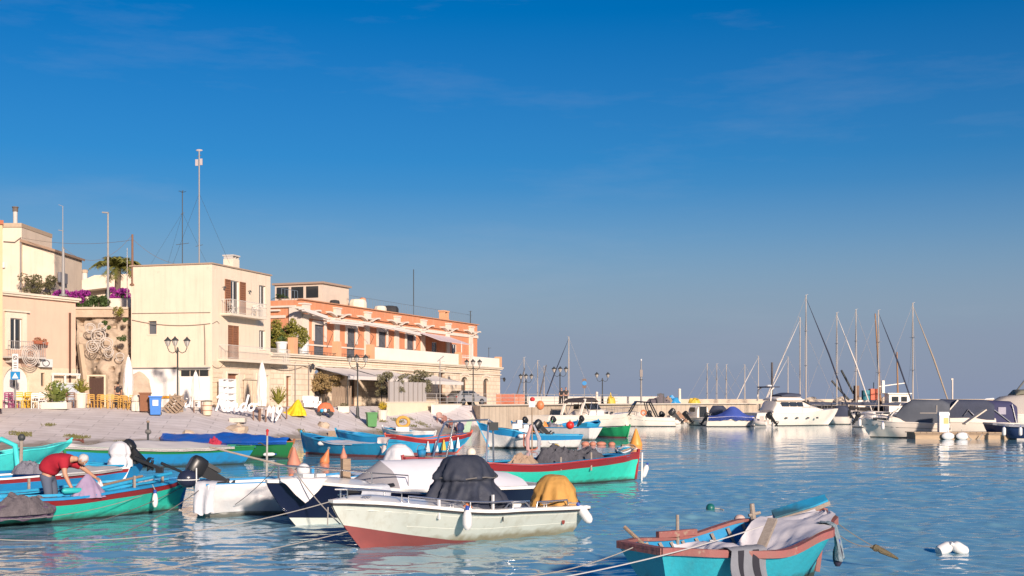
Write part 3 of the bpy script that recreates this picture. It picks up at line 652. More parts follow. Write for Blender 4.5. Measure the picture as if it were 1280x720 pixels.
# retracted awning cassettes along the front and one open sunshade
AWN = mat('white_awning', (0.68,0.63,0.58), 0.7, scale=1, amt=0.2)
for a,b2,ca,cb in ((384,414,385.5,396),(419,457,401,405),(459,493,403,409),(495,529,409,417)):
    xA, xB = xp(a,1.2), xp(b2,1.2); zA, zB = zp(ca,xA,1.2), zp(cb,xB,1.2)
    MB().beam((xA,1.75,zA),(xB,1.75,zB),0.5,0.16).build('awning_cassette', AWN, palz); MB().beam((xA,1.55,zA-0.17),(xB,1.55,zB-0.17),0.3,0.1).build('awning_valance', AWN, palz)
for x in (pil[0]+1.2, pil[1]+0.4, pil[1]+3, pil[2]+1, pil[3]+1):
    MB().tube([(x,1.6,TZ+3.0),(x+1.3,1.1,TZ+2.1),(x+2.6,SB-0.05,TZ+0.9)],0.02,5).build('awning_arm', IRON, palz)
rowsA = []
for i in range(7):
    x = lerp(xp(531,1.5), xp(586,0.2), i/6)
    rowsA.append([(x, SB-0.05, TZ+3.15-0.02*i), (x, 1.2, TZ+2.72-0.02*i-0.05*math.sin(i/6*3.14)), (x, -0.2, TZ+2.22-0.02*i)])
MB().sheet(rowsA, 0.03).build('sunshade', mat('pinkish_awning',(0.72,0.60,0.60),0.75), palz)
for px in (577,591): MB().tube([(xp(px,-0.1),-0.1,TZ),(xp(px,-0.1),-0.1,TZ+2.25)],0.04,6).build('sunshade_post', WHITE_P, palz)
# roof: fence, roof room, chimney, pole
yr = SB+1.2
railing(palz, (xp(437,yr),yr,HTP), (xp(590,yr),yr,HTP), 1.15, 0.55, mat('blue_grey_fence',(0.16,0.22,0.28),0.5), name='roof_rail', bar=0.018)
railing(palz, (xp(352,yr+2),yr+2,HTP), (xp(372,yr+2),yr+2,HTP), 1.15, 0.55, mat('blue_grey_fence',(0.16,0.22,0.28),0.5), name='roof_rail', bar=0.018)
ra, rb = xp(403,yr+0.6), xp(436,yr+0.6)
RZ = HTP-0.05
rm = MB().box(ra,yr+0.6,RZ,rb,yr+5.4,RZ+1.95).build('roof_room', mat('cream_panel',(0.62,0.52,0.42),0.8,scale=2), palz)
for i in range(3): window(palz, 0,1,0,0,1, WHITE_P) if False else MB().box(ra-0.04,yr+1.0+1.5*i,RZ+0.75,ra-0.005,yr+2.2+1.5*i,RZ+1.75).build('window', GLASS_D, rm)
MB().box(ra-0.2,yr+0.4,RZ+1.95,rb+0.2,yr+5.6,RZ+2.12).build('room_roof', mat('brown_trim',(0.35,0.26,0.2),0.8), rm)
xc = xp(556,SB+0.8); m = MB().box(xc-0.7,SB+0.6,HTP,xc+0.7,SB+1.2,HTP+0.25).box(xc-0.6,SB+0.6,HTP+0.25,xc-0.3,SB+1.2,HTP+0.95).box(xc+0.3,SB+0.6,HTP+0.25,xc+0.6,SB+1.2,HTP+0.95).box(xc-0.7,SB+0.55,HTP+0.95,xc+0.7,SB+1.25,HTP+1.1)
m.build('bell_chimney', mat('peach_render',(0.66,0.36,0.20),0.85), palz)
for px,w,hh_,mt in ((446,1.6,0.9,CREAM2),(452,0.7,1.1,TERRA),(474,1.2,0.6,CREAM2),(486,1.7,0.75,RUBBER),(417,0.9,0.5,RUBBER)):
    x = xp(px,SB+1); MB().lathe([(w*0.5,0),(w*0.5,hh_*0.6),(w*0.42,hh_*0.92),(w*0.2,hh_)],10,(x,SB+0.9,HTP-0.02)).build('roof_tank', mt, palz)
t = thing('flag_pole', 'thin dark pole rising from the red house roof', 'pole', h3m @ Vector((0,0,0)))
xq = xp(517,yr+1); pw = OP+UP*xq+YP*(yr+1); t.location = (pw.x,pw.y,ZQ+HTP-0.06)
MB().tube([(0,0,0),(0,0,zp(336,xq,yr+1)-HTP)],0.045,6).build('pole', IRON, t); MB().lathe([(0.16,0),(0.16,0.1),(0.06,0.2)],8).build('pole_base', IRON, t)
t = thing('antenna_mast', 'short aerial pole at the right end of the red house roof', 'antenna'); xq = xp(588,SB+0.6); pw = OP+UP*xq+YP*(SB+0.6); t.location = (pw.x,pw.y,ZQ+HTP)
MB().tube([(0,0,0),(0,0,1.5)],0.05,6).build('pole', IRON, t); MB().beam((-0.2,0,1.4),(0.2,0,1.45),0.03,0.03).build('aerial_arm', IRON, t)
t = thing('antenna_mast', 'thin aerial on the stone terrace end of the red house', 'antenna'); pw = OP+UP*(PL-2.5)+YP*0.3; t.location = (pw.x,pw.y,ZQ+TZ)
MB().tube([(0,0,0),(0,0,2.1)],0.03,6).build('pole', IRON, t); MB().beam((-0.1,0,2.0),(0.25,0,2.05),0.03,0.03).build('aerial_arm', IRON, t)
# cables and lanterns on the stone wall
for a,b2,z1,z2,s in ((338,377,2.9,3.1,0.25),(377,420,3.2,3.25,0.3),(420,480,3.25,3.3,0.2),(480,560,3.25,3.3,0.2),(560,622,3.2,3.3,0.1)):
    MB().tube(sag((xp(a),-0.06,z1),(xp(b2),-0.06,z2),s),0.022,5).build('wall_cable', CAB, palz)
for px in (368,385): MB().tube([(xp(px),-0.07,0.1),(xp(px),-0.07,3.4)],0.05,6).build('drain_pipe', mat('grey_pipe',(0.25,0.22,0.2),0.6), palz)
for px,z in ((384,3.1),(625,2.7)):
    x = xp(px); o = MB().tube([(x,0,z+0.1),(x,-0.45,z+0.2)],0.025).build('wall_lantern', IRON, palz); MB().lathe([(0.08,-0.3),(0.17,0.0),(0.03,0.18)],6,(x,-0.5,z+0.1)).build('lantern_glass', GLASS_D, o)

# ------------------------------------------------------------------ awnings, screens, low wall in front of the stone floor
def world_p(x, y, z): return OP + UP*x + YP*y + Vector((0,0,ZQ+z))
def awning(px0, px1, zt, zo, out, label, dz=0.0):
    t = thing('awning', label, 'awning', (OP.x,OP.y,ZQ), palz.rotation_euler.z)
    a, b2 = xp(px0), xp(px1); rows_ = []
    for i in range(9):
        x = lerp(a,b2,i/8); rows_.append([(x, -out*k/6, lerp(zt,zo,k/6)-0.12*math.sin(math.pi*k/6)*(0.4+0.6*abs(math.sin(i*1.57/2)))) for k in range(7)])
    MB().sheet(rows_,0.02).build('canopy', AWN, t, smooth=True)
    MB().box(a,-out-0.02,zo-0.28,b2,-out,zo-0.01).build('valance', AWN, t)
    for x in (a,b2):
        MB().tube([(x,-out,zo-0.03),(x,-out,dz)],0.035,6).build('post', IRON, t); MB().tube([(x,0,zt-0.05),(x,-out,zo-0.05)],0.025,6).build('rafter', IRON, t)
    return t
awning(393,437,3.15,2.4,3.0,'white sloping shop awning on poles, the leftmost by the wooden fence',-0.1)
awning(441,486,3.15,2.3,3.2,'white sloping shop awning beside the green bin, middle of three',-0.1)
awning(488,541,2.9,2.2,3.2,'white sloping shop awning behind the grey windbreak panels',-0.1)
# windbreak: translucent ribbed panels between posts, on the low wall
SCR = mat('grey_screen', (0.45,0.41,0.38), 0.4, scale=3, amt=0.3)
wb = thing('windbreak', 'grey ribbed windbreak panels on the low planter wall', 'screen', (OP.x,OP.y,ZQ), palz.rotation_euler.z)
wa, wb_ = xp(486,-4.5), xp(533,-4.5); n = 8
for i in range(n):
    a, b2 = lerp(wa,wb_,i/n), lerp(wa,wb_,(i+1)/n); o = MB().box(a+0.05,-4.52,0.3,b2-0.05,-4.48,2.0).build('panel', SCR, wb)
    MB().box(a-0.04,-4.56,0.1,a+0.04,-4.44,2.05).build('post', mat('grey_pipe',(0.25,0.22,0.2),0.6), wb)
PLY = mat('pale_yellow_wall', (0.74,0.63,0.46), 0.8, scale=1)
lw = thing('low_wall', 'low pale yellow wall under the windbreak at the top of the slipway', 'wall', (OP.x,OP.y,ZQ), palz.rotation_euler.z)
MB().box(wa-0.3,-4.75,-0.9,xp(541,-4.6),-4.45,0.28).build('wall_body', PLY, lw); MB().box(wa-0.35,-4.8,0.28,xp(541,-4.6)+0.05,-4.4,0.36).build('coping', CREAM2, lw)
lw2 = thing('low_wall', 'low white wall behind the brown chairs on the slipway', 'wall', (OP.x,OP.y,ZQ), palz.rotation_euler.z)
MB().box(xp(543,-5.6),-5.6,-1.2,xp(577,-5.6),-5.3,0.1).build('wall_body', TP, lw2); MB().box(xp(543,-5.6)-0.04,-5.65,0.1,xp(577,-5.6)+0.04,-5.25,0.17).build('coping', CREAM2, lw2)

# ------------------------------------------------------------------ pink house at the left
OK_ = Vector((-31.9, 78.0, 0)); UK = Vector((0.394, 0.919, 0)).normalized()
pk = thing('pink_house', 'pink rendered house with small balcony and white arched door', 'house', (OK_.x, OK_.y, ZQ), math.atan2(UK.y, UK.x))
def xk(px): return solve_px(px, OK_, UK)
def zk(py, x): return EYE - (py-HZ)/FPX*(OK_.y+UK.y*x) - ZQ
PINK = mat('pink_render', (0.68,0.47,0.35), 0.85, streak=((0.48,0.34,0.26),0.4), col2=(0.60,0.41,0.31), scale=0.8, amt=0.8, bump=0.15)
KH, KX = 7.1, xk(94.5)
kw = (xk(12), xk(27.5), zk(437, xk(20)), zk(398, xk(20))); ka = (xk(3.5), xk(36), 0.0, zk(458.5, xk(20))); ks = (xk(50.5), xk(55.5), zk(483,xk(53)), zk(466,xk(53)))
m = MB(); X0 = -3.0
wall_open(m, (X0,0,0), (1,0,0), KX-X0, 2.6, KH, [(kw[0]-X0,kw[1]-X0,kw[2],kw[3])], (0,-1,0), 0.25); m.grid([[(KX,0,0),(KX,0,KH)],[(KX,6.5,0),(KX,6.5,KH)]]); m.box(X0+0.1,0.4,0,KX-0.02,6.4,KH-0.02)
m.build('wall', PINK, pk)
m = MB(); wall_open(m, (X0,-0.05,0), (1,0,0), KX-X0, 0, 2.6, [(ka[0]-X0,ka[1]-X0,ka[2],ka[3]),(ks[0]-X0,ks[1]-X0,ks[2],ks[3])], (0,-1,0), 0.3); m.build('stone_base', STONE, pk)
MB().box(X0,-0.2,KH,KX+0.12,6.5,KH+0.12).box(X0,-0.3,KH+0.12,KX+0.22,6.5,KH+0.26).build('cornice', CREAM2, pk)
window(pk, kw[0], kw[1], 0.12, kw[2], kw[3], WHITE_P); MB().box(kw[0]-0.35,-0.07,kw[2],kw[0],-0.002,kw[3]+0.4).box(kw[1],-0.07,kw[2],kw[1]+0.35,-0.002,kw[3]+0.4).box(kw[0],-0.07,kw[3],kw[1],-0.002,kw[3]+0.4).build('window_surround', CREAM2, pk)
MB().box(kw[0]-0.5,-0.2,kw[3]+0.4,kw[1]+0.5,-0.002,kw[3]+0.5).build('window_cornice', CREAM2, pk)
bz = zk(446, xk(25)); o = MB().box(xk(0),-0.75,bz-0.12,xk(46.5),-0.052,bz).build('balcony', CONC, pk)
railing(o, (xk(0),-0.7,bz), (xk(46.5),-0.7,bz), 0.95, 0.17, mat('grey_rail',(0.35,0.33,0.32),0.5)); railing(o, (xk(46.5),-0.7,bz), (xk(46.5),-0.08,bz), 0.95, 0.17, mat('grey_rail',(0.35,0.33,0.32),0.5))
for px in (6,38): MB().prism_y([(xk(px),bz-0.12),(xk(px)+0.22,bz-0.12),(xk(px)+0.22,bz-0.4),(xk(px),bz-0.4)],-0.6,-0.052).build('bracket', CONC, pk)
arc = [(ka[0]+0.03,0.0),(ka[1]-0.03,0.0)] ; w = (ka[1]-ka[0]); r = w/2-0.03; cz = ka[3]-r
arc += [((ka[0]+ka[1])/2+r*math.cos(math.pi*i/14), cz+r*math.sin(math.pi*i/14)) for i in range(15)]
o = MB().prism_y(arc, 0.1, 0.16).build('arched_door', WHITE_P, pk); MB().box((ka[0]+ka[1])/2-0.13,0.08,1.35,(ka[0]+ka[1])/2+0.13,0.099,1.75).build('door_window', GLASS_D, o)
for s in (0,1):
    cxk = (ka[0]+ka[1])/2
    pts = [(ka[0] if s == 0 else ka[1], ka[3])] + [(cxk+(w/2)*math.cos(math.pi/2*(1+i/8) if s == 0 else math.pi/2*i/8), cz+r*math.sin(math.pi/2*(1+i/8) if s == 0 else math.pi/2*i/8)) for i in range(9)]
    MB().prism_y(pts, -0.047, 0.2).build('arch_stone', STONE, pk)
window(pk, ks[0], ks[1], 0.12, ks[2], ks[3], WOOD, panes=1)
m = MB().tube([(xk(86),-0.1,1.6),(xk(86),-0.1,zk(391,xk(86)))],0.07,8); m.build('drain_pipe', mat('brown_pipe',(0.10,0.05,0.035),0.5), pk)
ac = MB().box(xk(45.5),-0.4,zk(459,xk(52)),xk(60),-0.07,zk(449,xk(52))).build('air_conditioner', PLASTIC_W, pk)
axk = xk(51.5); azk = zk(454,axk); MB().tube([(axk+0.3*math.cos(i*0.393),-0.41,azk+0.2*math.sin(i*0.393)) for i in range(16)],0.025,5,closed=True).build('fan_grille', IRON, ac)
# white glazed porch at its right end
gp = MB(); xg0, xg1 = xk(58), xk(92)
for x in (xg0, lerp(xg0,xg1,.45), xg1-0.08): gp.box(x,-0.55,0,x+0.1,-0.45,2.15)
gp.box(xg0,-0.56,2.15,xg1+0.05,-0.44,2.28).box(xg0,-0.56,1.55,xg1+0.05,-0.44,1.65); o = gp.build('porch_frame', WHITE_P, pk)
MB().box(xg0+0.1,-0.51,0.0,lerp(xg0,xg1,.45),-0.49,1.55).build('porch_pane', mat('pale_glass',(0.55,0.60,0.66),0.15,amt=0.3), o); MB().box(lerp(xg0,xg1,.45)+0.1,-0.51,0.0,xg1-0.08,-0.49,1.55).build('porch_pane', mat('pale_glass',(0.55,0.60,0.66),0.15), o)
# flower boxes on the balcony
TERRAC = mat('terracotta_pot', (0.40,0.13,0.07), 0.8)
def flower_box(px, py, label, y=-0.74):
    x = xk(px); z = zk(py,x); p = Matrix.Rotation(pk.rotation_euler.z,4,'Z') @ Vector((x,y,z)); t = thing('flower_box', label, 'planter', p+Vector((OK_.x,OK_.y,ZQ)), pk.rotation_euler.z)
    MB().prism_y([(-0.26,-0.1),(0.26,-0.1),(0.32,0.1),(-0.32,0.1)],-0.12,0.12).build('box', TERRAC, t); q = MB(); leaves(q, clump_pts(90,[((0,0,0.18),(0.3,0.12,0.14))]),0.06); q.build('flowers', mat('red_flower',(0.38,0.08,0.05),0.7,col2=(0.1,0.12,0.03),amt=1,scale=9), t)
flower_box(36, 428, 'terracotta flower box on the pink house balcony, nearer the window'); flower_box(50, 429.5, 'terracotta flower box hung beyond the right end of the pink balcony', -0.3)
def ring_ornament(label, centre, rz, rad, n, sp):
    t = thing('spiral_ornament', label, 'ornament', centre, rz); WIRE = mat('pale_wire',(0.55,0.50,0.45),0.6)
    for i in range(n):
        rr = rad*(1-i/n*0.75); MB().tube([(rr*math.cos(a*0.2618)+sp*i*0.02,0,rr*math.sin(a*0.2618)) for a in range(24)],0.03,5,closed=True).build('ring', WIRE, t)
    return t
x = xk(24); p = Matrix.Rotation(pk.rotation_euler.z,4,'Z') @ Vector((x,-0.95,zk(444,x))); ring_ornament('round spiral light ornament hanging on the pink house balcony', p+Vector((OK_.x,OK_.y,ZQ)), pk.rotation_euler.z, 0.72, 4, 0)

# ------------------------------------------------------------------ houses above and at the left edge
yh_ = thing('yellow_house', 'yellow house whose sunlit corner shows at the left edge', 'house', (-33.5, 75, ZQ))
YEL = mat('yellow_render', (0.62,0.45,0.26), 0.85, scale=1, amt=0.5)
MB().prism([(3.0,-1.0),(0.15,5.4),(-9,4),(-8,-5)], 0, 11.0).build('wall', YEL, yh_); MB().prism([(3.1,-1.1),(0.2,5.5),(-9.2,4.1),(-8.2,-5.1)], 11.0, 11.25).build('roof_edge', TERRAC, yh_)
MB().box(-5,-3.6,1.0,-4.0,-3.55,3.0).build('window', GLASS_D, yh_)
uh_ = thing('upper_house', 'cream house with flue chimney above the pink house', 'house', G(27, 91, 8.9))
SHW = mat('cream_render_pale', (0.74,0.61,0.47), 0.85, streak=((0.5,0.38,0.28),0.4), scale=0.8, amt=0.6)
def ux(px): return (px-27)/FPX*91
def uz(py): return EYE-(py-HZ)/FPX*91-8.9
MB().box(ux(-40),0,0,ux(27),6,uz(284)).build('tower', SHW, uh_); MB().box(ux(-40),-0.1,uz(284),ux(27.6),6,uz(279)).build('tower_parapet', mat('tan_stone',(0.48,0.37,0.26),0.85), uh_)
MB().prism_y([(ux(27.2),0),(ux(67),0),(ux(67),uz(313)),(ux(27.2),uz(302))],0.15,6).build('wing', SHW, uh_)
MB().prism_y([(ux(26),uz(302.5)),(ux(70),uz(315)),(ux(70),uz(312)),(ux(26),uz(299))],-0.2,6.2).build('wing_roof', mat('brown_tile',(0.33,0.22,0.15),0.85), uh_)
MB().tube([(ux(26.5),-0.08,0),(ux(26.5),-0.08,uz(300))],0.07,8).build('drain_pipe', mat('grey_pipe',(0.25,0.22,0.2),0.6), uh_)
o = MB().tube([(ux(15),0.6,uz(279)),(ux(15),0.6,uz(262))],0.16,10).build('flue', CONC, uh_); MB().lathe([(0.2,0),(0.2,0.25),(0.24,0.3),(0.24,0.36)],10,(ux(15),0.6,uz(263))).build('flue_cap', mat('dark_flue',(0.14,0.11,0.09),0.7), o)
MB().box(ux(69),0.5,uz(352),ux(72.5),2,uz(339)).build('vent_box', mat('grey_duct',(0.2,0.2,0.22),0.6), uh_); MB().box(ux(4),-0.2,uz(335),ux(7),0,uz(328)).build('meter_box', PLASTIC_W, uh_)
MB().box(ux(-40),-0.5,uz(368)-0.3,ux(27),0.0,uz(363)).build('ledge', CREAM2, uh_)
MB().tube([(ux(5),-0.1,uz(302)),(ux(19),-0.1,uz(303)),(ux(27),-0.1,uz(297))],0.03,5).build('wall_cable', CAB, uh_)
# villa with rounded end
vl = thing('villa', 'low cream villa with rounded roof edge behind the palm', 'house', G(120, 112, 8.9))
def vx(px): return (px-120)/FPX*112
def vz(py): return EYE-(py-HZ)/FPX*112-8.9
m = MB(); pr = [(vx(84),vz(392)),(vx(190),vz(392)),(vx(190),vz(341)),(vx(118),vz(344)),(vx(104),vz(350)),(vx(94),vz(352)),(vx(86),vz(362))]
m.prism_y(pr, 0, 7); m.build('wall', SHW, vl); MB().prism_y([(vx(100),vz(366)),(vx(150),vz(360)),(vx(150),vz(357)),(vx(100),vz(363))],-1.4,0).build('porch_roof', CREAM2, vl)
MB().box(vx(132),-0.05,vz(378),vx(138),0.0,vz(362)).build('window', GLASS_D, vl)
o = MB().tube([(vx(102),0.8,vz(353)),(vx(102),0.8,vz(340))],0.24,10).build('chimney', PWHITE, vl); MB().lathe([(0.3,0),(0.3,0.25),(0.15,0.32)],10,(vx(102),0.8,vz(340))).build('chimney_cap', mat('tan_stone',(0.48,0.37,0.26),0.85), o)
# rock face with stairs between the pink and the cream house
rk = thing('rock_face', 'tan rock face with old masonry between the pink and cream houses', 'rock', G(128, 87.6, ZQ))
def kx(px, d=87.6): return (px-128)/FPX*d
def kz(py, d=87.6): return EYE-(py-HZ)/FPX*d-ZQ
rowsR = []
for i in range(61):
    z = lerp(0, kz(387), i/60); rw = []
    for j in range(49):
        x = lerp(kx(96), kx(164), j/48); p = Vector((x*0.9, z*1.3, 3.1))
        d = 0.55*mnoise.fractal(p*0.8, 1.0, 2.0, 5) + 0.3*mnoise.noise(p*0.4)
        step = 0.9*(1-sm(3.2,3.9,z+0.4*mnoise.noise(Vector((x*0.8,0,7))))) * sm(kx(112),kx(135),x)
        hole = -0.7*max(0, mnoise.noise(Vector((x*1.6+3, z*2.2, 9)))-0.28)*2.2
        band = 0.25*sm(kz(400),kz(396.5),z)
        rw.append((x, -d*0.55-step-band-hole*-1 if False else -(d*0.55+step+band+hole), z))
    rowsR.append(rw)
MB().grid(rowsR).build('rock_mass', ROCK, rk, smooth=True, ang=30)
MB().box(kx(96),-0.6,kz(387),kx(163),0.8,kz(384.5)).build('wall_coping', mat('pale_stone',(0.56,0.46,0.35),0.85,scale=1.5), rk)
MB().box(kx(97),-0.5,kz(397),kx(163),-0.35,kz(387)).build('old_render', mat('old_render',(0.56,0.43,0.31),0.9,col2=(0.36,0.27,0.19),scale=1.2,amt=0.9,bump=0.5), rk)
dr = MB().box(kx(121.5),-1.62,0,kx(139.5),-1.5,kz(473)).build('door', mat('dark_brown_door',(0.07,0.035,0.025),0.6), rk)
for i in range(5): MB().box(kx(122+3.5*i),-1.65,0.05,kx(122+3.5*i)+0.16,-1.621,kz(474)).build('plank', mat('dark_brown_door',(0.07,0.035,0.025),0.6), dr)
MB().box(kx(118.5),-1.7,0,kx(121.3),-1.2,kz(471)).box(kx(139.7),-1.7,0,kx(142),-1.2,kz(471)).box(kx(118.5),-1.7,kz(471),kx(142),-1.2,kz(469)).build('door_frame', STONE, rk)
for i in range(11): MB().box(kx(96.5),-1.3+0.14*i,0,kx(107),1.0,0.25+0.27*i).build('stair_step', mat('pale_step',(0.60,0.53,0.46),0.85), rk)
MB().beam((kx(121),-1.9,0.2),(kx(106),-1.0,kz(432)),0.3,0.35).build('stair_parapet', mat('tan_stone',(0.48,0.37,0.26),0.85), rk)
t = thing('boulder', 'broken lump of tan masonry at the foot of the cream house', 'rock', G(173, 85.0, ZQ))
m = MB().ell((0,0,0.9),(0.95,0.9,1.5),14,10).jit(0.45,1.3,4); m.V = [(x,y,max(0,z)) for x,y,z in m.V]; m.build('rock_mass', ROCK, t, smooth=True, ang=30)
m = MB().ell((-1.0,0.3,0.5),(0.6,0.6,2.3),12,10).jit(0.4,1.2,9); m.V = [(x,y,max(0,z)) for x,y,z in m.V]; m.build('rock_mass', ROCK, t, smooth=True, ang=30)
ox = thing('spiral_ornament', 'large wire spiral light ornament fixed to the rock face', 'ornament', G(119, 86.2, ZQ)); WIRE = mat('pale_wire',(0.55,0.50,0.45),0.6)
for (cxp,cyp,rp,nr) in ((123,420,9,3),(116,433,8,3),(133,430,8,2),(113,410,6,2),(128,408,5,2),(136,441,6,2),(150,446,5,1)):
    for i in range(nr):
        rr = rp*(1-0.34*i)/FPX*86; c0 = (cxp-119)/FPX*86; z0 = EYE-(cyp-HZ)/FPX*86-ZQ
        MB().tube([(c0+rr*math.cos(a*0.2618),0.1*math.sin(a*0.5+i),z0+rr*math.sin(a*0.2618)) for a in range(24)],0.035,5,closed=True).build('ring', WIRE, ox)

# ------------------------------------------------------------------ vegetation of the town
def plant(name, label, cat, loc, blobs, n, size, mt, trunk=None, shell=0.5, crown='crown', group=None):
    t = thing(name, label, cat, loc, 0, group)
    if trunk:
        for tr in trunk: MB().tube(tr[0], tr[1], 7).build('trunk', BARK, t)
    q = MB(); leaves(q, clump_pts(n, blobs, shell), size); q.build(crown, mt, t); return t
def blob_list(n, w, d, h, z0, s=0.35):
    return [((rnd(-w,w)*0.8, rnd(-d,d)*0.8, z0+rnd(0,h)), (rnd(0.6,1.2)*s, rnd(0.6,1.2)*s, rnd(0.5,1.0)*s)) for _ in range(n)]
plant('dry_bush', 'grey-green bushy shrub on the terrace beside the cream upper house', 'shrub', G(48, 90, 8.9), blob_list(34,1.35,0.7,2.3,0.3,0.42), 4600, 0.075, LEAF_D, [([(0,0,0),(0.2,0,0.8),(0.5,0,1.4)],[0.1,0.07,0.03]),([(0,0,0),(-0.3,0,0.7),(-0.7,0,1.3)],[0.09,0.06,0.03])])
BOUG = mat('magenta_bract', (0.36,0.03,0.28), 0.6, col2=(0.20,0.02,0.20), scale=3, amt=1)
for (a,b2,ya,yb,d,lab,mt_) in ((84,114,365,385,90.5,'purple bougainvillea hedge mass left of the tall lamp pole',BOUG),(140,162,361,376,92,'magenta bougainvillea mass behind the white terrace wall',BOUG),(108,137,368,385,90,'dark green hedge below the bougainvillea by the lamp pole',LEAF),(68,86,366,374,90,'small purple bougainvillea strip behind the pink house cornice',BOUG)):
    w = (b2-a)/2/FPX*d; h_ = (yb-ya)/FPX*d; c = G((a+b2)/2, d, EYE-(yb-HZ)/FPX*d)
    t = plant('bougainvillea' if mt_ is BOUG else 'hedge', lab, 'plant', c, blob_list(20,w,0.5,h_*0.85,0.1,0.32), 2600, 0.075, mt_, [([(0,0,-0.1),(0.1,0,h_*0.6)],[0.06,0.03])])
    if mt_ is BOUG:
        q = MB(); leaves(q, clump_pts(900, blob_list(12,w,0.4,h_*0.6,0.05,0.3)), 0.075); q.build('leaves', LEAF, t)
wall_along('terrace_wall', [tuple(G(138,91.3))[:2], tuple(G(163,91.3))[:2]], 8.9, EYE-(373-HZ)/FPX*91.3, 0.2, PWHITE, 'small white terrace wall in front of the bougainvillea', 'wall')
for px,py,d,s in ((149,389,86.6,0.5),(131,403,86.2,0.22),(152,423,86.0,0.38),(135,409,86.2,0.2),(156,399,86.2,0.25)):
    lab = {149:'yellow-green plant spilling over the top of the rock face',131:'small dark plant in the highest hole of the rock face',152:'green caper bush growing low on the rock face',135:'tiny plant under the upper hole of the rock face',156:'small plant at the right edge of the rock face'}[px]
    plant('wall_plant', lab, 'plant', P(px,py,d), blob_list(6,s*0.7,s*0.3,s*0.8,-s*0.5,s*0.5), 380, 0.06, LEAF_Y if px == 149 else LEAF, [([(0,0.3,-0.1),(0,0,0.1)],[0.03,0.02])])
def palm(name, label, loc, h, r, fl, nf, mt_, tilt=0.2, nl=22):
    t = thing(name, label, 'palm', loc)
    MB().tube([(0,0,0),(0.05,0,h*0.5),(0.1,0,h)],[r,r*0.85,r*0.9],9).build('trunk', BARK, t)
    for k in range(nf):
        a = k*2.399; e = rnd(0.15,1.25); pts = []
        for i in range(9):
            f = i/8; q = fl*f*rnd(0.98,1.02); pts.append(Vector((0.1+math.cos(a)*q*math.cos(e)*1.0, math.sin(a)*q*math.cos(e), h+math.sin(e)*q-0.62*fl*f*f)))
        mb = MB().tube(pts,[0.03*(1-0.8*i/8)*fl/2 for i in range(9)],4)
        for i in range(nl):
            f = 0.12+0.88*i/nl; j = min(7,int(f*8)); p = pts[j].lerp(pts[j+1], f*8-j); d = (pts[j+1]-pts[j]).normalized(); s_ = d.cross(Vector((0,0,1))).normalized()
            L = fl*0.26*(1-abs(f-0.45)*0.9)
            for sg in (-1,1):
                tip = p + s_*sg*L*0.8 + d*L*0.5 - Vector((0,0,L*rnd(0.15,0.55))); w_ = d*0.022*fl
                mb.add([p-w_,p+w_,tip],[(0,1,2)])
        mb.build('frond', mt_, t)
    return t
palm('palm_tree', 'palm tree with feathery crown beside the cream house', G(146, 98, 8.9), 4.1, 0.27, 2.75, 34, mat('palm_leaf',(0.22,0.20,0.045),0.6,col2=(0.08,0.10,0.02),scale=2,amt=1))
xq = xp(347,SB+3); pw = OP+UP*xp(349,SB+3)+YP*(SB+3); palm('potted_palm', 'small palm in a pot on the red house roof beside the cream house', (pw.x,pw.y,ZQ+HTP), 0.3, 0.12, 0.95, 16, LEAF, nl=14)
pw = OP+UP*xp(362,1.4)+YP*1.4
plant('terrace_bush', 'yellow-green bushy shrub on the red house terrace', 'shrub', (pw.x,pw.y,ZQ+TZ), blob_list(34,1.5,0.9,2.0,0.5,0.46), 5200, 0.085, LEAF_Y, [([(0,0,0),(0.1,0,1.5)],[0.09,0.05]),([(-0.8,0,0),(-0.7,0,1.3)],[0.08,0.05])])
pw = OP+UP*xp(352,2.2)+YP*2.2
plant('terrace_bush', 'dark green shrub at the left end of the red house terrace', 'shrub', (pw.x,pw.y,ZQ+TZ), blob_list(20,0.9,0.7,1.7,0.3,0.42), 2600, 0.085, LEAF, [([(0,0,0),(0.1,0,1.3)],[0.09,0.05])])
for px in (352,379):
    pw = OP+UP*xp(px,0.5)+YP*0.5; t = thing('planter_tub', {352:'white tub planter left of the terrace bush',379:'white tub planter right of the terrace bush'}[px], 'planter', (pw.x,pw.y,ZQ+TZ))
    MB().lathe([(0.34,0),(0.42,0.75),(0.47,0.75),(0.47,0.9),(0.38,0.9)],12).build('tub', PLASTIC_W, t, smooth=True); q = MB(); leaves(q, clump_pts(160,[((0,0,1.1),(0.35,0.35,0.25))]),0.07); q.build('leaves', LEAF, t)
pw = OP+UP*xp(590,0.1)+YP*0.4
# poles and lamp posts of the upper town
def pole(name, label, px, yt, yb, d, r0, r1, mt_, arms=(), cat='pole'):
    z = EYE-(yb-HZ)/FPX*d; t = thing(name, label, cat, G(px,d,z)); h_ = (yb-yt)/FPX*d
    MB().tube([(0,0,0),(0,0,h_)],[r0,r1],8).build('pole', mt_, t)
    for a in arms: MB().beam(a[0](h_) if callable(a[0]) else a[0], a[1](h_) if callable(a[1]) else a[1], a[2], a[2]*0.6).build(a[3], mt_, t)
    MB().lathe([(r0*2.2,0),(r0*2.2,0.08),(r0*1.2,0.15)],8).build('pole_base', mt_, t)
    return t
pole('lamp_pole', 'tall grey street lamp pole above the rock face', 135, 266, 385, 90.3, 0.10, 0.06, MG, [((lambda h:(0.05,0,h)),(lambda h:(-0.42,0,h+0.03)),0.16,'lamp_head')], 'lamp')
pole('utility_pole', 'grey pole with small aerials behind the pink house', 79, 311, 370, 86, 0.13, 0.09, MG)
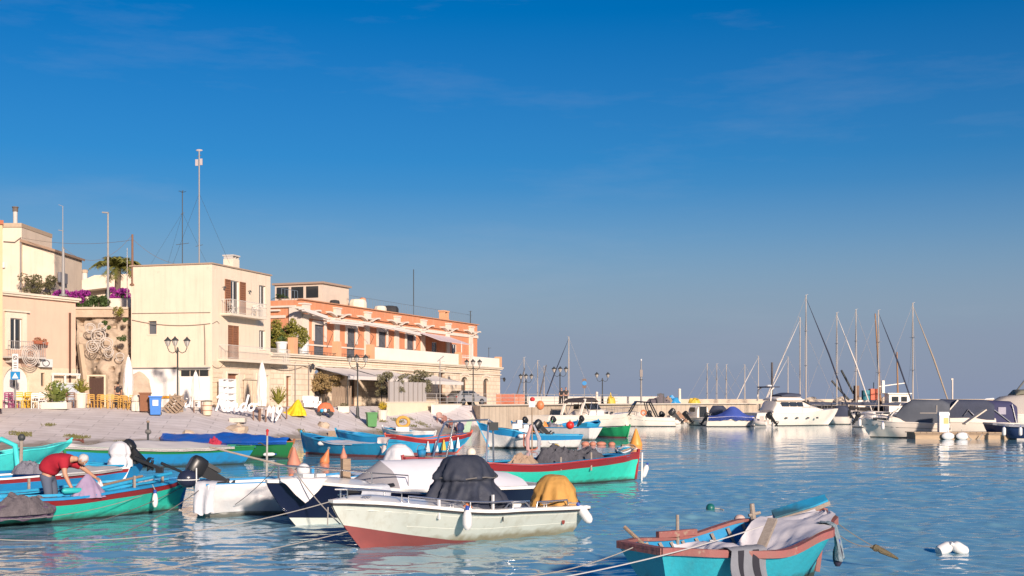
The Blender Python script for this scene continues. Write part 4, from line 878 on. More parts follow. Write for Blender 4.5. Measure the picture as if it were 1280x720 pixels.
pole('aerial_pole', 'thin aerial rod on the pole behind the pink house', 78.5, 258, 311, 86.2, 0.035, 0.025, MG, [((lambda h:(0.05,0,h)),(lambda h:(-0.3,0,h+0.12)),0.05,'aerial_arm'),((lambda h:(0.05,0,h*0.42)),(lambda h:(-0.3,0,h*0.44)),0.07,'aerial_arm')], 'antenna')
pole('wooden_pole', 'rusty brown pole at the corner of the cream house roof', 165.5, 293, 357, 85.8, 0.09, 0.07, mat('rusty_pole',(0.20,0.11,0.07),0.8,scale=6), [((lambda h:(-0.1,0,h*0.1)),(lambda h:(0.3,0,h*0.12)),0.04,'step_iron'),((lambda h:(-0.1,0,h*0.2)),(lambda h:(0.25,0,h*0.2)),0.04,'step_iron')])
pole('white_pole', 'thin white pole beside the rusty one', 159, 310, 385, 88, 0.035, 0.02, PWHITE)
def wire(label, a, b, s, r=0.012):
    o = MB().tube(sag(a,b,s,20), r, 4).build('overhead_wire', CAB); return tag(o, label, 'wire')
wire('thin wire from the upper house to the rusty pole', P(26,297,90.8), P(165,300,85.8), 0.35); wire('thin sagging wire between the aerial pole and the rusty pole', P(79,309,86), P(165,294,85.8), 1.3)
wire('thin wire from the rusty pole down to the cream house mast', P(165,298,85.8), P(228,331,88), 0.4)
# ------------------------------------------------------------------ boat kit
class Hull:
    def __init__(s, L, B, sheer, keel, beam, rb=0.5, rs=0.1, p=((0,0.35),(0.6,0.42),(1,0.9)), flare=0.25, N=26):
        s.L, s.B, s.sheer_t, s.keel_t, s.beam_t, s.rb, s.rs, s.p_t, s.fl, s.N = L, B, sheer, keel, beam, rb, rs, p, flare, N
    def pt(s, t, v, side, inset=0.0, dz=0.0):
        k, sh = interp(s.keel_t, t), interp(s.sheer_t, t)
        vv = max(0.0, min(1.0, v)); p = linterp(s.p_t, t)
        w = interp(s.beam_t, t)*s.B/2*((1-s.fl)*vv**p + s.fl*vv)
        x = lerp(-s.L/2 + s.rs*(1-vv), s.L/2 - s.rb*(1-vv)**1.25, t)
        return Vector((x, side*max(0.0, w-inset), k + (sh-k)*v + dz))
    def v_at(s, t, z):
        k, sh = interp(s.keel_t, t), interp(s.sheer_t, t); return max(0.0, min(1.0, (z-k)/(sh-k)))
    def band(s, parent, name, mt, v0, v1, rows=5, label=None, out=0.0, t0=0.0, t1=1.0):
        f0 = v0 if callable(v0) else (lambda t: v0); f1 = v1 if callable(v1) else (lambda t: v1); m = MB()
        for side in (-1, 1):
            g = []
            for i in range(s.N+1):
                t = lerp(t0, t1, 1-(1-i/s.N)**1.0); a, b = f0(t), f1(t)
                g.append([s.pt(t, lerp(a, b, j/rows), side, -out) for j in range(rows+1)])
            if side > 0: g = [list(reversed(r)) for r in g]
            m.grid(g)
        if interp(s.beam_t, 0) > 0.02 and t0 == 0.0:   # transom
            a, b = f0(0), f1(0); r1 = [s.pt(0, lerp(a,b,j/rows), -1) for j in range(rows+1)]; r2 = [s.pt(0, lerp(a,b,j/rows), 1) for j in range(rows+1)]
            m.grid([r2, r1])
        return m.build(name, mt, parent, smooth=True, label=label, ang=50)
    def rail(s, parent, name, mt, w=0.09, h=0.05, t0=0.0, t1=1.0, out=0.03, dz=0.0, v=1.0, sides=(-1,1)):
        res = None
        for side in sides:
            g = []
            for i in range(s.N+1):
                t = lerp(t0, t1, i/s.N); o = s.pt(t, v, side, -out, dz); n = s.pt(t, v, side, w-out, dz)
                g.append([o, o+Vector((0,0,h)), n+Vector((0,0,h)), n])
            m = MB(); m.grid(g if side < 0 else [list(reversed(r)) for r in g], closed=True)
            m.add(g[0], [(0,1,2,3)]); m.add(g[-1], [(3,2,1,0)])
            res = m.build(name, mt, parent)
        if interp(s.beam_t, 0) > 0.02 and t0 == 0.0 and v == 1.0:
            a, b = s.pt(0,1,-1,0,dz), s.pt(0,1,1,0,dz); MB().box(a.x-0.02, a.y, a.z, a.x+w, b.y, a.z+h-0.003).build(name, mt, parent)
        return res
    def inner(s, parent, mt, v0=0.3, th=0.05, name='inner_hull', t0=0.02, t1=0.97):
        m = MB(); g = []
        for i in range(s.N+1):
            t = lerp(t0, t1, i/s.N)
            r = [s.pt(t, 1-(1-v0)*j/5, -1, th) for j in range(6)] + [s.pt(t, v0+(1-v0)*j/5, 1, th) for j in range(6)]
            g.append(r)
        m.grid(g)
        m.add(g[0], [tuple(range(12))]); m.add(g[-1], [tuple(range(11,-1,-1))])
        return m.build(name, mt, parent, smooth=True, ang=60)
    def deck(s, parent, mt, t0, t1, name='deck', camber=0.05, dz=0.0, inset=0.02, n=14):
        g = []
        for i in range(n+1):
            t = lerp(t0, t1, i/n); a, b = s.pt(t,1,-1,inset,dz), s.pt(t,1,1,inset,dz)
            g.append([a.lerp(b, j/6) + Vector((0,0,camber*math.sin(math.pi*j/6)*min(1, (b-a).length))) for j in range(7)])
        return MB().sheet([list(reversed(r)) for r in g], 0.03).build(name, mt, parent, smooth=True)
    def sidedeck(s, parent, mt, t0, t1, w, name='side_deck', dz=0.0):
        for side in (-1,1):
            g = [[s.pt(lerp(t0,t1,i/12),1,side,0.0,dz), s.pt(lerp(t0,t1,i/12),1,side,w,dz)] for i in range(13)]
            MB().sheet(g if side < 0 else [list(reversed(r)) for r in g],0.03).build(name, mt, parent)
    def thwart(s, parent, mt, t, w=0.22, dz=-0.14, th=0.035, name='thwart'):
        a, b = s.pt(t,0.75,-1,0.05), s.pt(t,0.75,1,0.05); z = s.pt(t,1,1).z+dz
        return MB().box(a.x-w/2, a.y, z-th, a.x+w/2, b.y, z).build(name, mt, parent)
    def cover(s, parent, mt, t0, t1, ridge, hang=0.12, name='cover', nx=30, wav=0.03, seed=1, th=0.012, kind=None):
        """canvas stretched from gunwale to gunwale over a ridge line, hanging a little over the sides"""
        g = []
        for i in range(nx+1):
            f = i/nx; t = lerp(t0, t1, f); a, b = s.pt(t,1,-1,-0.06,0.03), s.pt(t,1,1,-0.06,0.03); rz = ridge(f); r = []
            hg = hang*(1+0.5*mnoise.noise(Vector((t*9,seed,0))))
            r.append(a - Vector((0,0,hg)))
            for j in range(13):
                u = j/12; p = a.lerp(b, u); e = 1-abs(2*u-1); p.z += rz*e**0.85
                p.z += wav*mnoise.noise(Vector((t*11, u*7, seed)))*min(1,e*3) - 0.03*abs(math.sin(f*math.pi*4))*min(1,e*2)*(rz>0.1)
                r.append(p)
            r.append(b - Vector((0,0,hg))); g.append(r)
        m = MB(); m.grid([list(reversed(r)) for r in g]); m.grid([[p-Vector((0,0,th)) for p in r] for r in g])
        return m.build(name, mt, parent, smooth=True, ang=60)
def boat_at(name, label, stern, bow, cat='boat', group=None, z=0.0):
    a, b = Vector((*stern,0)), Vector((*bow,0)); c = (a+b)/2; d = b-a
    t = thing(name, label, cat, (c.x, c.y, z), math.atan2(d.y, d.x), group); return t, d.length
def local_to_world(t, p):
    return Matrix.Translation(t.location) @ Matrix.Rotation(t.rotation_euler.z,4,'Z') @ Vector(p)
GOZ_BEAM = ((0,0.04),(0.12,0.52),(0.3,0.88),(0.5,1.0),(0.7,0.9),(0.88,0.5),(1,0.02))
TRA_BEAM = ((0,0.78),(0.25,0.95),(0.5,1.0),(0.72,0.86),(0.9,0.42),(1,0.02))
def gozzo(name, label, stern, bow, B, sh=(0.75,0.5,0.85), hullc=None, strake=None, gun=None, inner=None, bottom=None, rb=0.35, rs=0.35, transom=False, wl=0.04, band_h=0.13, thw=(0.25,0.45,0.65), foredeck=0.8, strake_v=0.80, group=None, cat='boat', stem=True, over=0.0):
    t, L = boat_at(name, label, stern, bow, cat, group)
    h = Hull(L, B, ((0,sh[0]),(0.45,sh[1]),(0.8,lerp(sh[1],sh[2],0.55)),(1,sh[2])), ((0,-0.12),(0.3,-0.28),(0.7,-0.28),(1,-0.05+over)), TRA_BEAM if transom else GOZ_BEAM, rb, rs)
    cut = lambda tt: h.v_at(tt, wl)
    sv = (lambda tt: max(cut(tt)+0.02, strake_v)) if strake else (lambda tt: 1.0)
    h.band(t, 'bottom', bottom or RUBBER, 0.0, cut, 3); h.band(t, 'hull', hullc, cut, sv, 6)
    if strake: h.band(t, 'strake', strake, sv, 1.0, 2, out=0.0)
    h.inner(t, inner or hullc, 0.42); h.rail(t, 'gunwale', gun or hullc, 0.11, 0.045)
    for q in thw: h.thwart(t, inner or hullc, q)
    if foredeck: h.deck(t, inner or hullc, foredeck, 0.985, 'foredeck', 0.05, 0.012)
    if stem: 
        a, b = h.pt(1,0.1,1), h.pt(1,1,1); MB().beam(a+Vector((0.01,0,0)), b+Vector((0.03,0,0.14)), 0.07, 0.09).build('stem_post', gun or hullc, t)
        if not transom: a, b = h.pt(0,0.1,1), h.pt(0,1,1); MB().beam(a-Vector((0.01,0,0)), b+Vector((-0.03,0,0.1)), 0.07, 0.09).build('stern_post', gun or hullc, t)
    return t, h
def shroud(mb, prof, n=40, folds=7, amp=0.12, sx=1.0, sy=1.0, seed=1, c=(0,0,0), lean=(0,0), fine=1.0):
    """a cloth thrown over something: profile from the hem up, with folds that deepen towards the hem and sharp creases"""
    rows = []; H = prof[-1][1]-prof[0][1]; n = max(n, 64); K = 30; zs = [p[1] for p in prof]
    for i in range(K+1):
        g = i/K*(len(prof)-1); i0 = min(int(g), len(prof)-2); r, z = lerp(prof[i0][0],prof[i0+1][0],g-i0), lerp(prof[i0][1],prof[i0+1][1],g-i0)
        f = 1-(z-prof[0][1])/H; row = []
        for j in range(n):
            a = 2*math.pi*j/n; ca, sa = math.cos(a), math.sin(a); warp = 0.5*mnoise.noise(Vector((ca*1.2+seed, sa*1.2, z*1.8)))
            fo = math.sin(folds*(a+warp)+seed+1.3*math.sin(2*a+seed)) + 0.5*math.sin((folds*2-3)*(a-0.6*warp)+seed*2.1)
            v = Vector((ca*2.2*r+seed, sa*2.2*r, z*2.6)); cr = (1-abs(mnoise.noise(v*1.4)))**3 - 0.55 + 0.5*((1-abs(mnoise.noise(v*3.1+Vector((4,0,0)))))**4-0.45)
            q = r*(1 + amp*(0.12+f)*0.75*fo) + 0.085*fine*amp*5*r*cr
            row.append((c[0]+q*sx*ca+lean[0]*(1-f), c[1]+q*sy*sa+lean[1]*(1-f), c[2]+z+0.12*amp*mnoise.noise(Vector((a*2,seed,0)))*(i < 3)+0.02*cr*amp*5*(i > 3)))
        rows.append(row)
    mb.grid(rows, closed=True); mb.add([rows[-1][j] for j in range(n)], [tuple(range(n))]); return mb
def outboard(parent, loc, rz, tilt, scale=1.0, cowl=None, name='outboard_motor', label=None):
    """cowl, leg, cavitation plate, propeller, clamp and tiller as parts of the motor, motor as part of the boat"""
    M_ = Matrix.Translation(Vector(loc)) @ Matrix.Rotation(rz,4,'Z') @ Matrix.Rotation(tilt,4,'Y') @ Matrix.Scale(scale,4)
    rws = []
    for z, sx, sy, ox in ((0.18,0.20,0.14,0),(0.22,0.26,0.17,0),(0.42,0.30,0.19,-0.02),(0.56,0.27,0.17,-0.02),(0.62,0.18,0.11,-0.02)):
        rws.append([(ox-0.1+sx*math.copysign(abs(math.cos(a))**0.55,math.cos(a)), sy*math.copysign(abs(math.sin(a))**0.55,math.sin(a)), z) for a in [2*math.pi*j/20 for j in range(20)]])
    m = MB().grid(rws, closed=True); m.add(rws[-1],[tuple(range(20))]); m.add(rws[0],[tuple(range(19,-1,-1))]); o = m.xf(M_).build(name, cowl or BLACK, parent, smooth=True, label=label)
    MB().prism_y([(-0.28,0.2),(0.02,0.2),(-0.02,-0.55),(-0.2,-0.55)],-0.06,0.06).xf(M_).build('leg', BLACK, o)
    MB().box(-0.38,-0.1,-0.52,0.02,0.1,-0.5).xf(M_).build('cavitation_plate', BLACK, o)
    MB().tube([(0.06,0,-0.68),(-0.05,0,-0.68),(-0.3,0,-0.68),(-0.38,0,-0.68)],[0.02,0.06,0.055,0.03],8).prism_y([(-0.24,-0.5),(-0.05,-0.5),(-0.08,-0.85),(-0.16,-0.85)],-0.02,0.02).xf(M_).build('gearcase', BLACK, o)
    pm = MB()
    for k in range(3):
        a = k*2.094; pm.add([(-0.38,0.03*math.cos(a),-0.68+0.03*math.sin(a)),(-0.36,0.16*math.cos(a-0.4),-0.68+0.16*math.sin(a-0.4)),(-0.42,0.16*math.cos(a+0.4),-0.68+0.16*math.sin(a+0.4))],[(0,1,2),(2,1,0)])
    pm.xf(M_).build('propeller', STEEL, o)
    MB().box(0.02,-0.1,-0.2,0.12,0.1,0.22).xf(M_).build('clamp', IRON, o)
    return o
def fender(label, loc, r=0.09, h=0.42, tilt=(0,0), mt_=PLASTIC_W, rope=None, group=None):
    M_ = Matrix.Rotation(tilt[0],4,'X') @ Matrix.Rotation(tilt[1],4,'Y'); t = thing('fender', label, 'fender', loc, 0, group)
    MB().lathe([(0.03,0),(r*0.8,0.04),(r,0.1),(r,h-0.1),(r*0.75,h-0.03),(0.03,h+0.02)],14).xf(M_).build('body', mt_, t, smooth=True); MB().lathe([(0.035,h),(0.04,h+0.07),(0.02,h+0.09)],8).xf(M_).build('eye', mat('blue_cap',(0.03,0.08,0.35),0.5), t)
    top = M_ @ Vector((0,0,h+0.08))
    if rope: MB().tube([top, Vector(rope)-Vector(loc)],0.012,5).build('lanyard', ROPE, t)
    return t
def rope_thing(label, a, b, s=0.1, r=0.014, mt_=None, n=24):
    return tag(MB().tube(sag(a,b,s,n), r, 5).build('mooring_rope', mt_ or ROPE), label, 'rope')
def heap(mb, rx, ry, h, seed, n=26, rough=0.25):
    """a low irregular pile (nets, cloth)"""
    g = []
    for i in range(n+1):
        r = []
        for j in range(n+1):
            u, v = 2*i/n-1, 2*j/n-1; e = max(0.0, 1-(u*u+v*v)); q = Vector((u*2.1+seed, v*2.1, seed))
            z = h*e**0.55*(1+rough*1.6*mnoise.noise(q)+rough*mnoise.noise(q*2.7)) ; k = 1+0.12*mnoise.noise(q*1.3)
            s_ = 1.0/max(1.0, math.hypot(u,v)); r.append((u*s_*rx*k, v*s_*ry*k, z))
        g.append(r)
    return mb.grid([list(reversed(r)) for r in g])
TEAL = paint('turquoise_green_paint', (0.035,0.60,0.45)); TEAL2 = paint('turquoise_paint', (0.06,0.60,0.58)); RED = paint('dark_red_paint', (0.30,0.025,0.03), speck=(0.36,0.2,0.16))
BLUE = paint('sky_blue_paint', (0.02,0.25,0.52)); BLUE2 = paint('azure_paint', (0.03,0.33,0.56)); NAVY = mat('navy_gelcoat', (0.008,0.013,0.04), 0.25, amt=0.3, spec=0.5)
GREEN = paint('green_paint', (0.02,0.20,0.06)); GREEN2 = paint('bright_green_paint', (0.02,0.36,0.13)); BOOT = mat('red_antifouling', (0.27,0.07,0.065), 0.6, col2=(0.2,0.06,0.06), scale=3, amt=0.8)
WEED = mat('dark_bottom', (0.03,0.05,0.045), 0.8, amt=0.5); WHITEH = paint('white_hull_paint', (0.74,0.70,0.66), speck=(0.5,0.44,0.38), amt=0.25)
ORANGE = mat('orange_plastic', (0.60,0.19,0.07), 0.5, amt=0.4, scale=3); PINKB = mat('faded_pink_plastic', (0.55,0.40,0.35), 0.6)
# ------------------------------------------------------------------ white motorboat in the middle
MGEL = mat('pale_green_white_gelcoat', (0.60,0.63,0.57), 0.22, col2=(0.52,0.55,0.48), scale=1.4, amt=0.7, spec=0.5, speck=(0.42,0.38,0.28), speck_t=0.70, speck_scale=5, streak=((0.38,0.36,0.27),0.5,(3.0,3.0,0.6)), scum=(0.20,0.15,0.06))
mbt, L = boat_at('motorboat', 'white open motorboat with dark red bottom and bow rails', (0.95,24.75), (-3.12,21.28))
mh = Hull(L, 1.95, ((0,0.50),(0.4,0.56),(1,0.84)), ((0,-0.22),(0.6,-0.25),(0.85,-0.2),(1,-0.12)), ((0,0.86),(0.3,0.98),(0.55,1.0),(0.75,0.85),(0.9,0.48),(1,0.03)), 0.72, 0.12, ((0,0.3),(0.6,0.42),(1,1.0)), 0.35)
mz = lambda t: linterp(((0,-0.05),(0.42,-0.02),(0.62,0.06),(0.8,0.22),(1,0.43)), t)
mcut = lambda t: mh.v_at(t, mz(t))
mh.band(mbt, 'antifouling', BOOT, 0.0, mcut, 4); mh.band(mbt, 'hull', MGEL, mcut, 1.0, 9)
mh.rail(mbt, 'rubbing_strake', RUBBER, 0.05, 0.035, out=0.03, dz=-0.05); mh.rail(mbt, 'gunwale', GEL, 0.12, 0.05, out=0.05, dz=-0.012)
mh.rail(mbt, 'upper_moulding', MGEL, 0.02, 0.02, out=0.006, dz=0, v=0.86, t0=0.0, t1=0.985); mh.rail(mbt, 'spray_rail', MGEL, 0.02, 0.012, out=0.006, v=0.6, t0=0.0, t1=0.8)
mh.deck(mbt, GEL, 0.50, 0.985, 'foredeck', 0.10, 0.04, 0.06); mh.sidedeck(mbt, GEL, 0.0, 0.55, 0.24, dz=0.042); mh.inner(mbt, GEL, 0.35, 0.2, 'cockpit', 0.05, 0.6)
MB().box(-L/2+0.02,-0.82,0.46,-L/2+0.3,0.82,0.545).build('transom_deck', GEL, mbt)
def rail_part(parent, h, ts, side, z, r=0.016, mt_=STEEL, inset=0.14, posts=(), name='bow_rail'):
    pts = [h.pt(ts[0],1,side,inset,0.05)] + [h.pt(t,1,side,inset,z) for t in ts] + [h.pt(ts[-1],1,side,inset,0.05)]
    o = MB().tube(pts, r, 7).build(name, mt_, parent)
    for t in posts: MB().tube([h.pt(t,1,side,inset,0.05), h.pt(t,1,side,inset,z)], r*0.9, 6).build('rail_post', mt_, o)
rail_part(mbt, mh, [0.36,0.45,0.55,0.65,0.74,0.78], 1, 0.17, posts=(0.36,0.55)); rail_part(mbt, mh, [0.80,0.86,0.92,0.95], 1, 0.22)
rail_part(mbt, mh, [0.38,0.5,0.6,0.7,0.8,0.9,0.95], -1, 0.22, posts=(0.5,0.7))
MB().tube([mh.pt(0.95,1,1,0.14,0.22), mh.pt(0.985,1,1,0.03,0.22), mh.pt(0.95,1,-1,0.14,0.22)],0.016,7).build('bow_rail', STEEL, mbt)
for t, s in ((0.9,1),(0.93,-1),(0.2,1),(0.62,1)): 
    p = mh.pt(t,1,s,0.16,0.06); o = MB().tube([p+Vector((-0.09,0,0.05)),p+Vector((0.09,0,0.05))],0.014,6).tube([p+Vector((-0.03,0,-0.02)),p+Vector((-0.03,0,0.05))],0.012,5).tube([p+Vector((0.03,0,-0.02)),p+Vector((0.03,0,0.05))],0.012,5).build('cleat', STEEL, mbt)
MB().box(-0.65,-0.36,0.2,0.05,0.36,1.0).build('console', GEL, mbt)
MB().cbox((0.0,0,1.15),(0.03,0.7,0.4),m=Matrix.Rotation(R(-18),4,'Y')).build('windscreen', GLASS_D, mbt)
for x,y,h_ in ((-0.35,0.72,0.36),(0.95,0.80,0.34)): MB().box(x-0.02,y-0.02,0.5,x+0.02,y+0.02,0.5+h_).build('rod_holder', PLASTIC_W, mbt)
p = mh.pt(0.12,1,1,0.2,0.06); MB().tube([p+Vector((-0.25,0,0)),p+Vector((-0.22,0,0.09)),p+Vector((0.55,0,0.09)),p+Vector((0.58,0,0))],0.018,7).build('grab_rail', STEEL, mbt)
p = mh.pt(0.33,1,1,0.2,0.05); MB().tube([p+Vector((-0.3,0,0)),p+Vector((-0.2,0,0.08)),p+Vector((0.2,0,0.08)),p+Vector((0.3,0,0))],0.016,7).build('grab_rail', STEEL, mbt)
# rabbit-head emblem on the quarter
pe = mh.pt(0.10,0.66,1,-0.004); pe2 = mh.pt(0.14,0.66,1,-0.004); em = MB()
sil = [(-0.030,-0.07),(0.0,-0.085),(0.032,-0.06),(0.040,-0.02),(0.030,0.01),(0.048,0.06),(0.055,0.12),(0.035,0.10),(0.012,0.045),(0.002,0.02),(-0.012,0.05),(-0.03,0.11),(-0.052,0.13),(-0.052,0.07),(-0.035,0.015),(-0.045,-0.02),(-0.045,-0.05)]
em.prism_y([(x*1.0,z) for x,z in sil][::-1], 0.0, 0.004); dx = (pe2-pe).normalized(); ang = math.atan2(dx.y,dx.x)
em.xf(Matrix.Translation(pe+Vector((0,0.006,0.02))) @ Matrix.Rotation(ang,4,'Z')); em.build('rabbit_emblem', mat('red_brown_decal',(0.22,0.05,0.04),0.5), mbt, label='small dark red rabbit head emblem near the stern')
p = mh.pt(0.42,0.88,1,-0.008); MB().box(p.x-0.012,p.y-0.006,p.z-0.09,p.x+0.012,p.y+0.004,p.z+0.0).build('drain_mark', RUBBER, mbt)
outboard(mbt, (-L/2-0.08,0,0.28), 0, 0.0, 0.8)
MB().tube([(-L/2-0.25,0.3,0.55),(-L/2-0.1,0.34,0.62),(-L/2-0.02,0.34,0.5)],0.04,7).build('fuel_hose', RUBBER, mbt)
# tarpaulins on it
TARP_N = mat('navy_grey_tarp', (0.034,0.041,0.064), 0.7, col2=(0.02,0.024,0.036), scale=2, amt=0.8, bump=0.35, bscale=10)
TARP_Y = mat('ochre_tarp', (0.50,0.27,0.07), 0.8, col2=(0.36,0.19,0.05), scale=2, amt=0.8, bump=0.35, bscale=10)
def shroud_thing(label, loc, rz, prof, mt_, cat='tarpaulin', name='tarpaulin', **k):
    t = thing(name, label, cat, loc, rz); shroud(MB(), prof, **k).build('cloth', mt_, t, smooth=True, ang=70); return t
pw = local_to_world(mbt, (-0.28,0.0,0.56))
t = shroud_thing('dark navy tarpaulin draped over the console of the white motorboat', pw, mbt.rotation_euler.z, [(0.86,-0.02),(0.85,0.06),(0.80,0.16),(0.75,0.26),(0.68,0.36),(0.62,0.46),(0.57,0.54),(0.63,0.58),(0.61,0.66),(0.54,0.76),(0.46,0.86),(0.39,0.94),(0.32,0.99),(0.18,1.01)], TARP_N, n=80, folds=9, amp=0.16, sx=1.0, sy=0.8, seed=2.0, lean=(0.05,0.0))
MB().tube([(0.62*math.cos(a/3),0.53*math.sin(a/3),0.6+0.015*math.sin(a*1.7)) for a in range(19)],0.012,5).build('tie_cord', ROPE_D, t)
pw = local_to_world(mbt, (-2.42,0.06,0.5))
t = shroud_thing('ochre yellow tarpaulin bundled over the outboard of the white motorboat', pw, mbt.rotation_euler.z, [(0.50,-0.02),(0.48,0.08),(0.44,0.2),(0.42,0.32),(0.36,0.44),(0.28,0.54),(0.2,0.60),(0.10,0.62)], TARP_Y, n=64, folds=7, amp=0.14, sx=0.92, sy=1.0, seed=5.0, lean=(-0.05,0.03))
MB().tube([(0.46*math.cos(a/3)*0.92,0.46*math.sin(a/3),0.1+0.01*math.sin(a)) for a in range(19)],0.01,5).build('tie_cord', ROPE_D, t)
fender('white bottle fender on the side of the white motorboat near its bow', local_to_world(mbt, mh.pt(0.60,1,1,-0.13,-0.33)), 0.085, 0.34, (0,0), rope=local_to_world(mbt, mh.pt(0.59,1,1,0.12,0.17)))
fender('white bottle fender at the stern corner of the white motorboat', local_to_world(mbt, mh.pt(0.015,1,1,-0.14,-0.28)), 0.095, 0.38, (R(-6),R(-34)), rope=local_to_world(mbt, mh.pt(0.09,1,1,0.1,0.1)))
b_ = tag(MB().lathe([(0.02,0.0),(0.09,0.02),(0.11,0.06),(0.08,0.12),(0.03,0.17),(0.012,0.2)],14).build('cone_buoy', ORANGE, smooth=True), 'orange float lying on the deck in front of the navy tarpaulin', 'buoy'); b_.location = local_to_world(mbt, (0.25,0.72,0.57))

# ------------------------------------------------------------------ navy boat behind it
nv, L = boat_at('navy_boat', 'navy blue hulled boat with bow rails and a white tent cover', (0.6,28.9), (-5.02,25.25))
nh = Hull(L, 2.1, ((0,0.62),(0.5,0.66),(1,0.92)), ((0,-0.2),(0.7,-0.22),(1,-0.12)), TRA_BEAM, 0.75, 0.1, ((0,0.3),(0.6,0.42),(1,0.95)), 0.4)
nc = lambda t: nh.v_at(t, linterp(((0,0.06),(0.7,0.1),(1,0.17)),t))
nh.band(nv, 'boot_top', mat('pale_boot_top',(0.60,0.64,0.58),0.4), 0.0, nc, 4); nh.band(nv, 'hull', NAVY, nc, 1.0, 8)
nh.rail(nv, 'gunwale', GEL, 0.14, 0.06, out=0.045, dz=-0.01); nh.deck(nv, GEL, 0.62, 0.985, 'foredeck', 0.12, 0.05, 0.05); nh.sidedeck(nv, GEL, 0.0, 0.66, 0.26, dz=0.05); nh.inner(nv, GEL, 0.35, 0.24, 'cockpit', 0.05, 0.7)
for s in (-1,1): rail_part(nv, nh, [0.58,0.7,0.8,0.9,0.96], s, 0.33, posts=(0.7,0.86))
MB().tube([nh.pt(0.96,1,1,0.14,0.33), nh.pt(1,1,1,-0.15,0.36), nh.pt(0.96,1,-1,0.14,0.33)],0.016,7).build('bow_rail', STEEL, nv)
# tent: white top, grey end facing the bow
TENT = mat('white_tent', (0.70,0.70,0.74), 0.8, col2=(0.60,0.59,0.61), scale=1.2, amt=0.6, bump=0.15)
g = []
for i in range(13):
    f = i/12; x = lerp(-2.45, 0.75, f); zr = lerp(0.95,1.30,sm(0,0.55,f)); r = []
    for j in range(13):
        u = 2*j/12-1; e = 1-abs(u)**1.6; r.append((x+0.04*math.sin(j*1.1), u*0.98, lerp(0.70,zr,e)+0.02*mnoise.noise(Vector((x*3,u*3,1)))))
    g.append(r)
m = MB().grid(g); m.grid([[tuple(Vector(p)-Vector((0,0,0.012))) for p in reversed(r)] for r in g]); tent = m.build('tent_cover', TENT, nv, smooth=True)
front = [(0.75,-0.98,0.66)] + g[-1] + [(0.75,0.98,0.66)]
m = MB(); apex = (1.45,0,0.80); rowsT = [[Vector(p).lerp(Vector((1.35+0.2*(1-abs(2*j/14-1)),Vector(p).y*0.9,0.74)), k/5) for j,p in enumerate(front)] for k in range(6)]
m.grid(rowsT); m.build('tent_front', mat('grey_tent',(0.34,0.33,0.34),0.8,amt=0.6), nv, smooth=True)
MB().box(0.75,0.78,0.68,1.9,0.80,0.78).build('black_strip', BLACK, nv); MB().tube([(0.85,0.8,0.8),(1.3,0.84,0.76)],0.06,8).build('rolled_canvas', BLACK, nv)
MB().box(1.52,0.02,0.8,1.70,0.14,1.36).build('samson_post', WOOD, nv); MB().tube([(-1.1,0.97,0.72),(-1.1,0.97,0.98)],0.022,6).build('rod_holder', IRON, nv)
MB().box(2.15,-0.25,0.93,2.65,0.25,1.07).build('deck_hatch', GEL, nv); MB().box(2.2,-0.27,1.0,2.26,-0.2,1.2).build('blue_marker', BLUE, nv)
# cloths hung over its bow and rail
def hang_cloth(label, loc, rz, w, h, mt_, seed, out=0.25, fold=0.05, point=0.0, name='cloth', fringe=False, lay=0.35, stripe=None):
    """a cloth lying over an edge: part on deck, the rest hanging in folds; point pulls the hem to a tip"""
    t = thing(name, label, 'cloth', loc, rz); g = []
    for i in range(13):
        u = i/12; r = []
        hl = h*(1-point*abs(2*u-1)**1.2)*(0.92+0.12*mnoise.noise(Vector((u*4,seed,2))))
        for k in range(4): r.append(((u-0.5)*w, lay*(1-k/3.5)+0.02, 0.02+0.02*mnoise.noise(Vector((u*5,k,seed)))))
        for k in range(9):
            f = (k+0.3)/8.3; r.append(((u-0.5)*w*(1-0.25*point*f)+0.02*math.sin(f*5+seed), -0.03-out*f*0.3 + fold*math.sin(u*12+seed+f)*f, -hl*f))
        g.append(r)
    m = MB().grid(g); m.grid([[tuple(Vector(p)+Vector((0,0.008,-0.004))) for p in reversed(r)] for r in g]); m.build('fabric', mt_, t, smooth=True, ang=70)
    if stripe:
        for c0,c1 in ((2,4),(7,9)):
            q = MB().grid([[tuple(Vector(g[i][k])+Vector((0,-0.008,0))) for k in range(4,len(g[0])-1)] for i in range(c0,c1+1)]); q.build('stripe', stripe, t, smooth=True)
    if fringe:
        me = MB().tube([(0,0,0),(0.004,0,-0.09)],[0.007,0.003],4).mesh('fringe_tassel', mt_)
        for i in range(22):
            o = bpy.data.objects.new('fringe_tassel', me); COL.objects.link(o); o.parent = t; a = Vector(g[int(i/22*12)][-1]); b_ = Vector(g[int(i/22*12)+1][-1]); o.location = a.lerp(b_, (i/22*12) % 1)
    return t
STAIN = mat('stained_white_cloth', (0.72,0.70,0.68), 0.85, col2=(0.60,0.58,0.56), scale=2, amt=0.6, speck=(0.52,0.36,0.14), speck_t=0.63, speck_scale=3.2, bump=0.2)
GREYB = mat('grey_blue_towel', (0.44,0.47,0.52), 0.9, col2=(0.34,0.37,0.42), scale=6, amt=0.8, bump=0.4)
aN = nv.rotation_euler.z
hang_cloth('white stained cloth draped over the bow of the navy boat', local_to_world(nv, nh.pt(0.905,1,1,0.0,0.09)), aN+math.pi-0.35, 0.95, 0.52, STAIN, 3, point=0.8, fold=0.04)
hang_cloth('grey-blue fringed towel hanging over the side of the navy boat', local_to_world(nv, nh.pt(0.70,1,1,0.0,0.075)), aN+math.pi-0.1, 0.62, 0.2, GREYB, 6, point=-0.3, fold=0.03, fringe=True, lay=0.6)
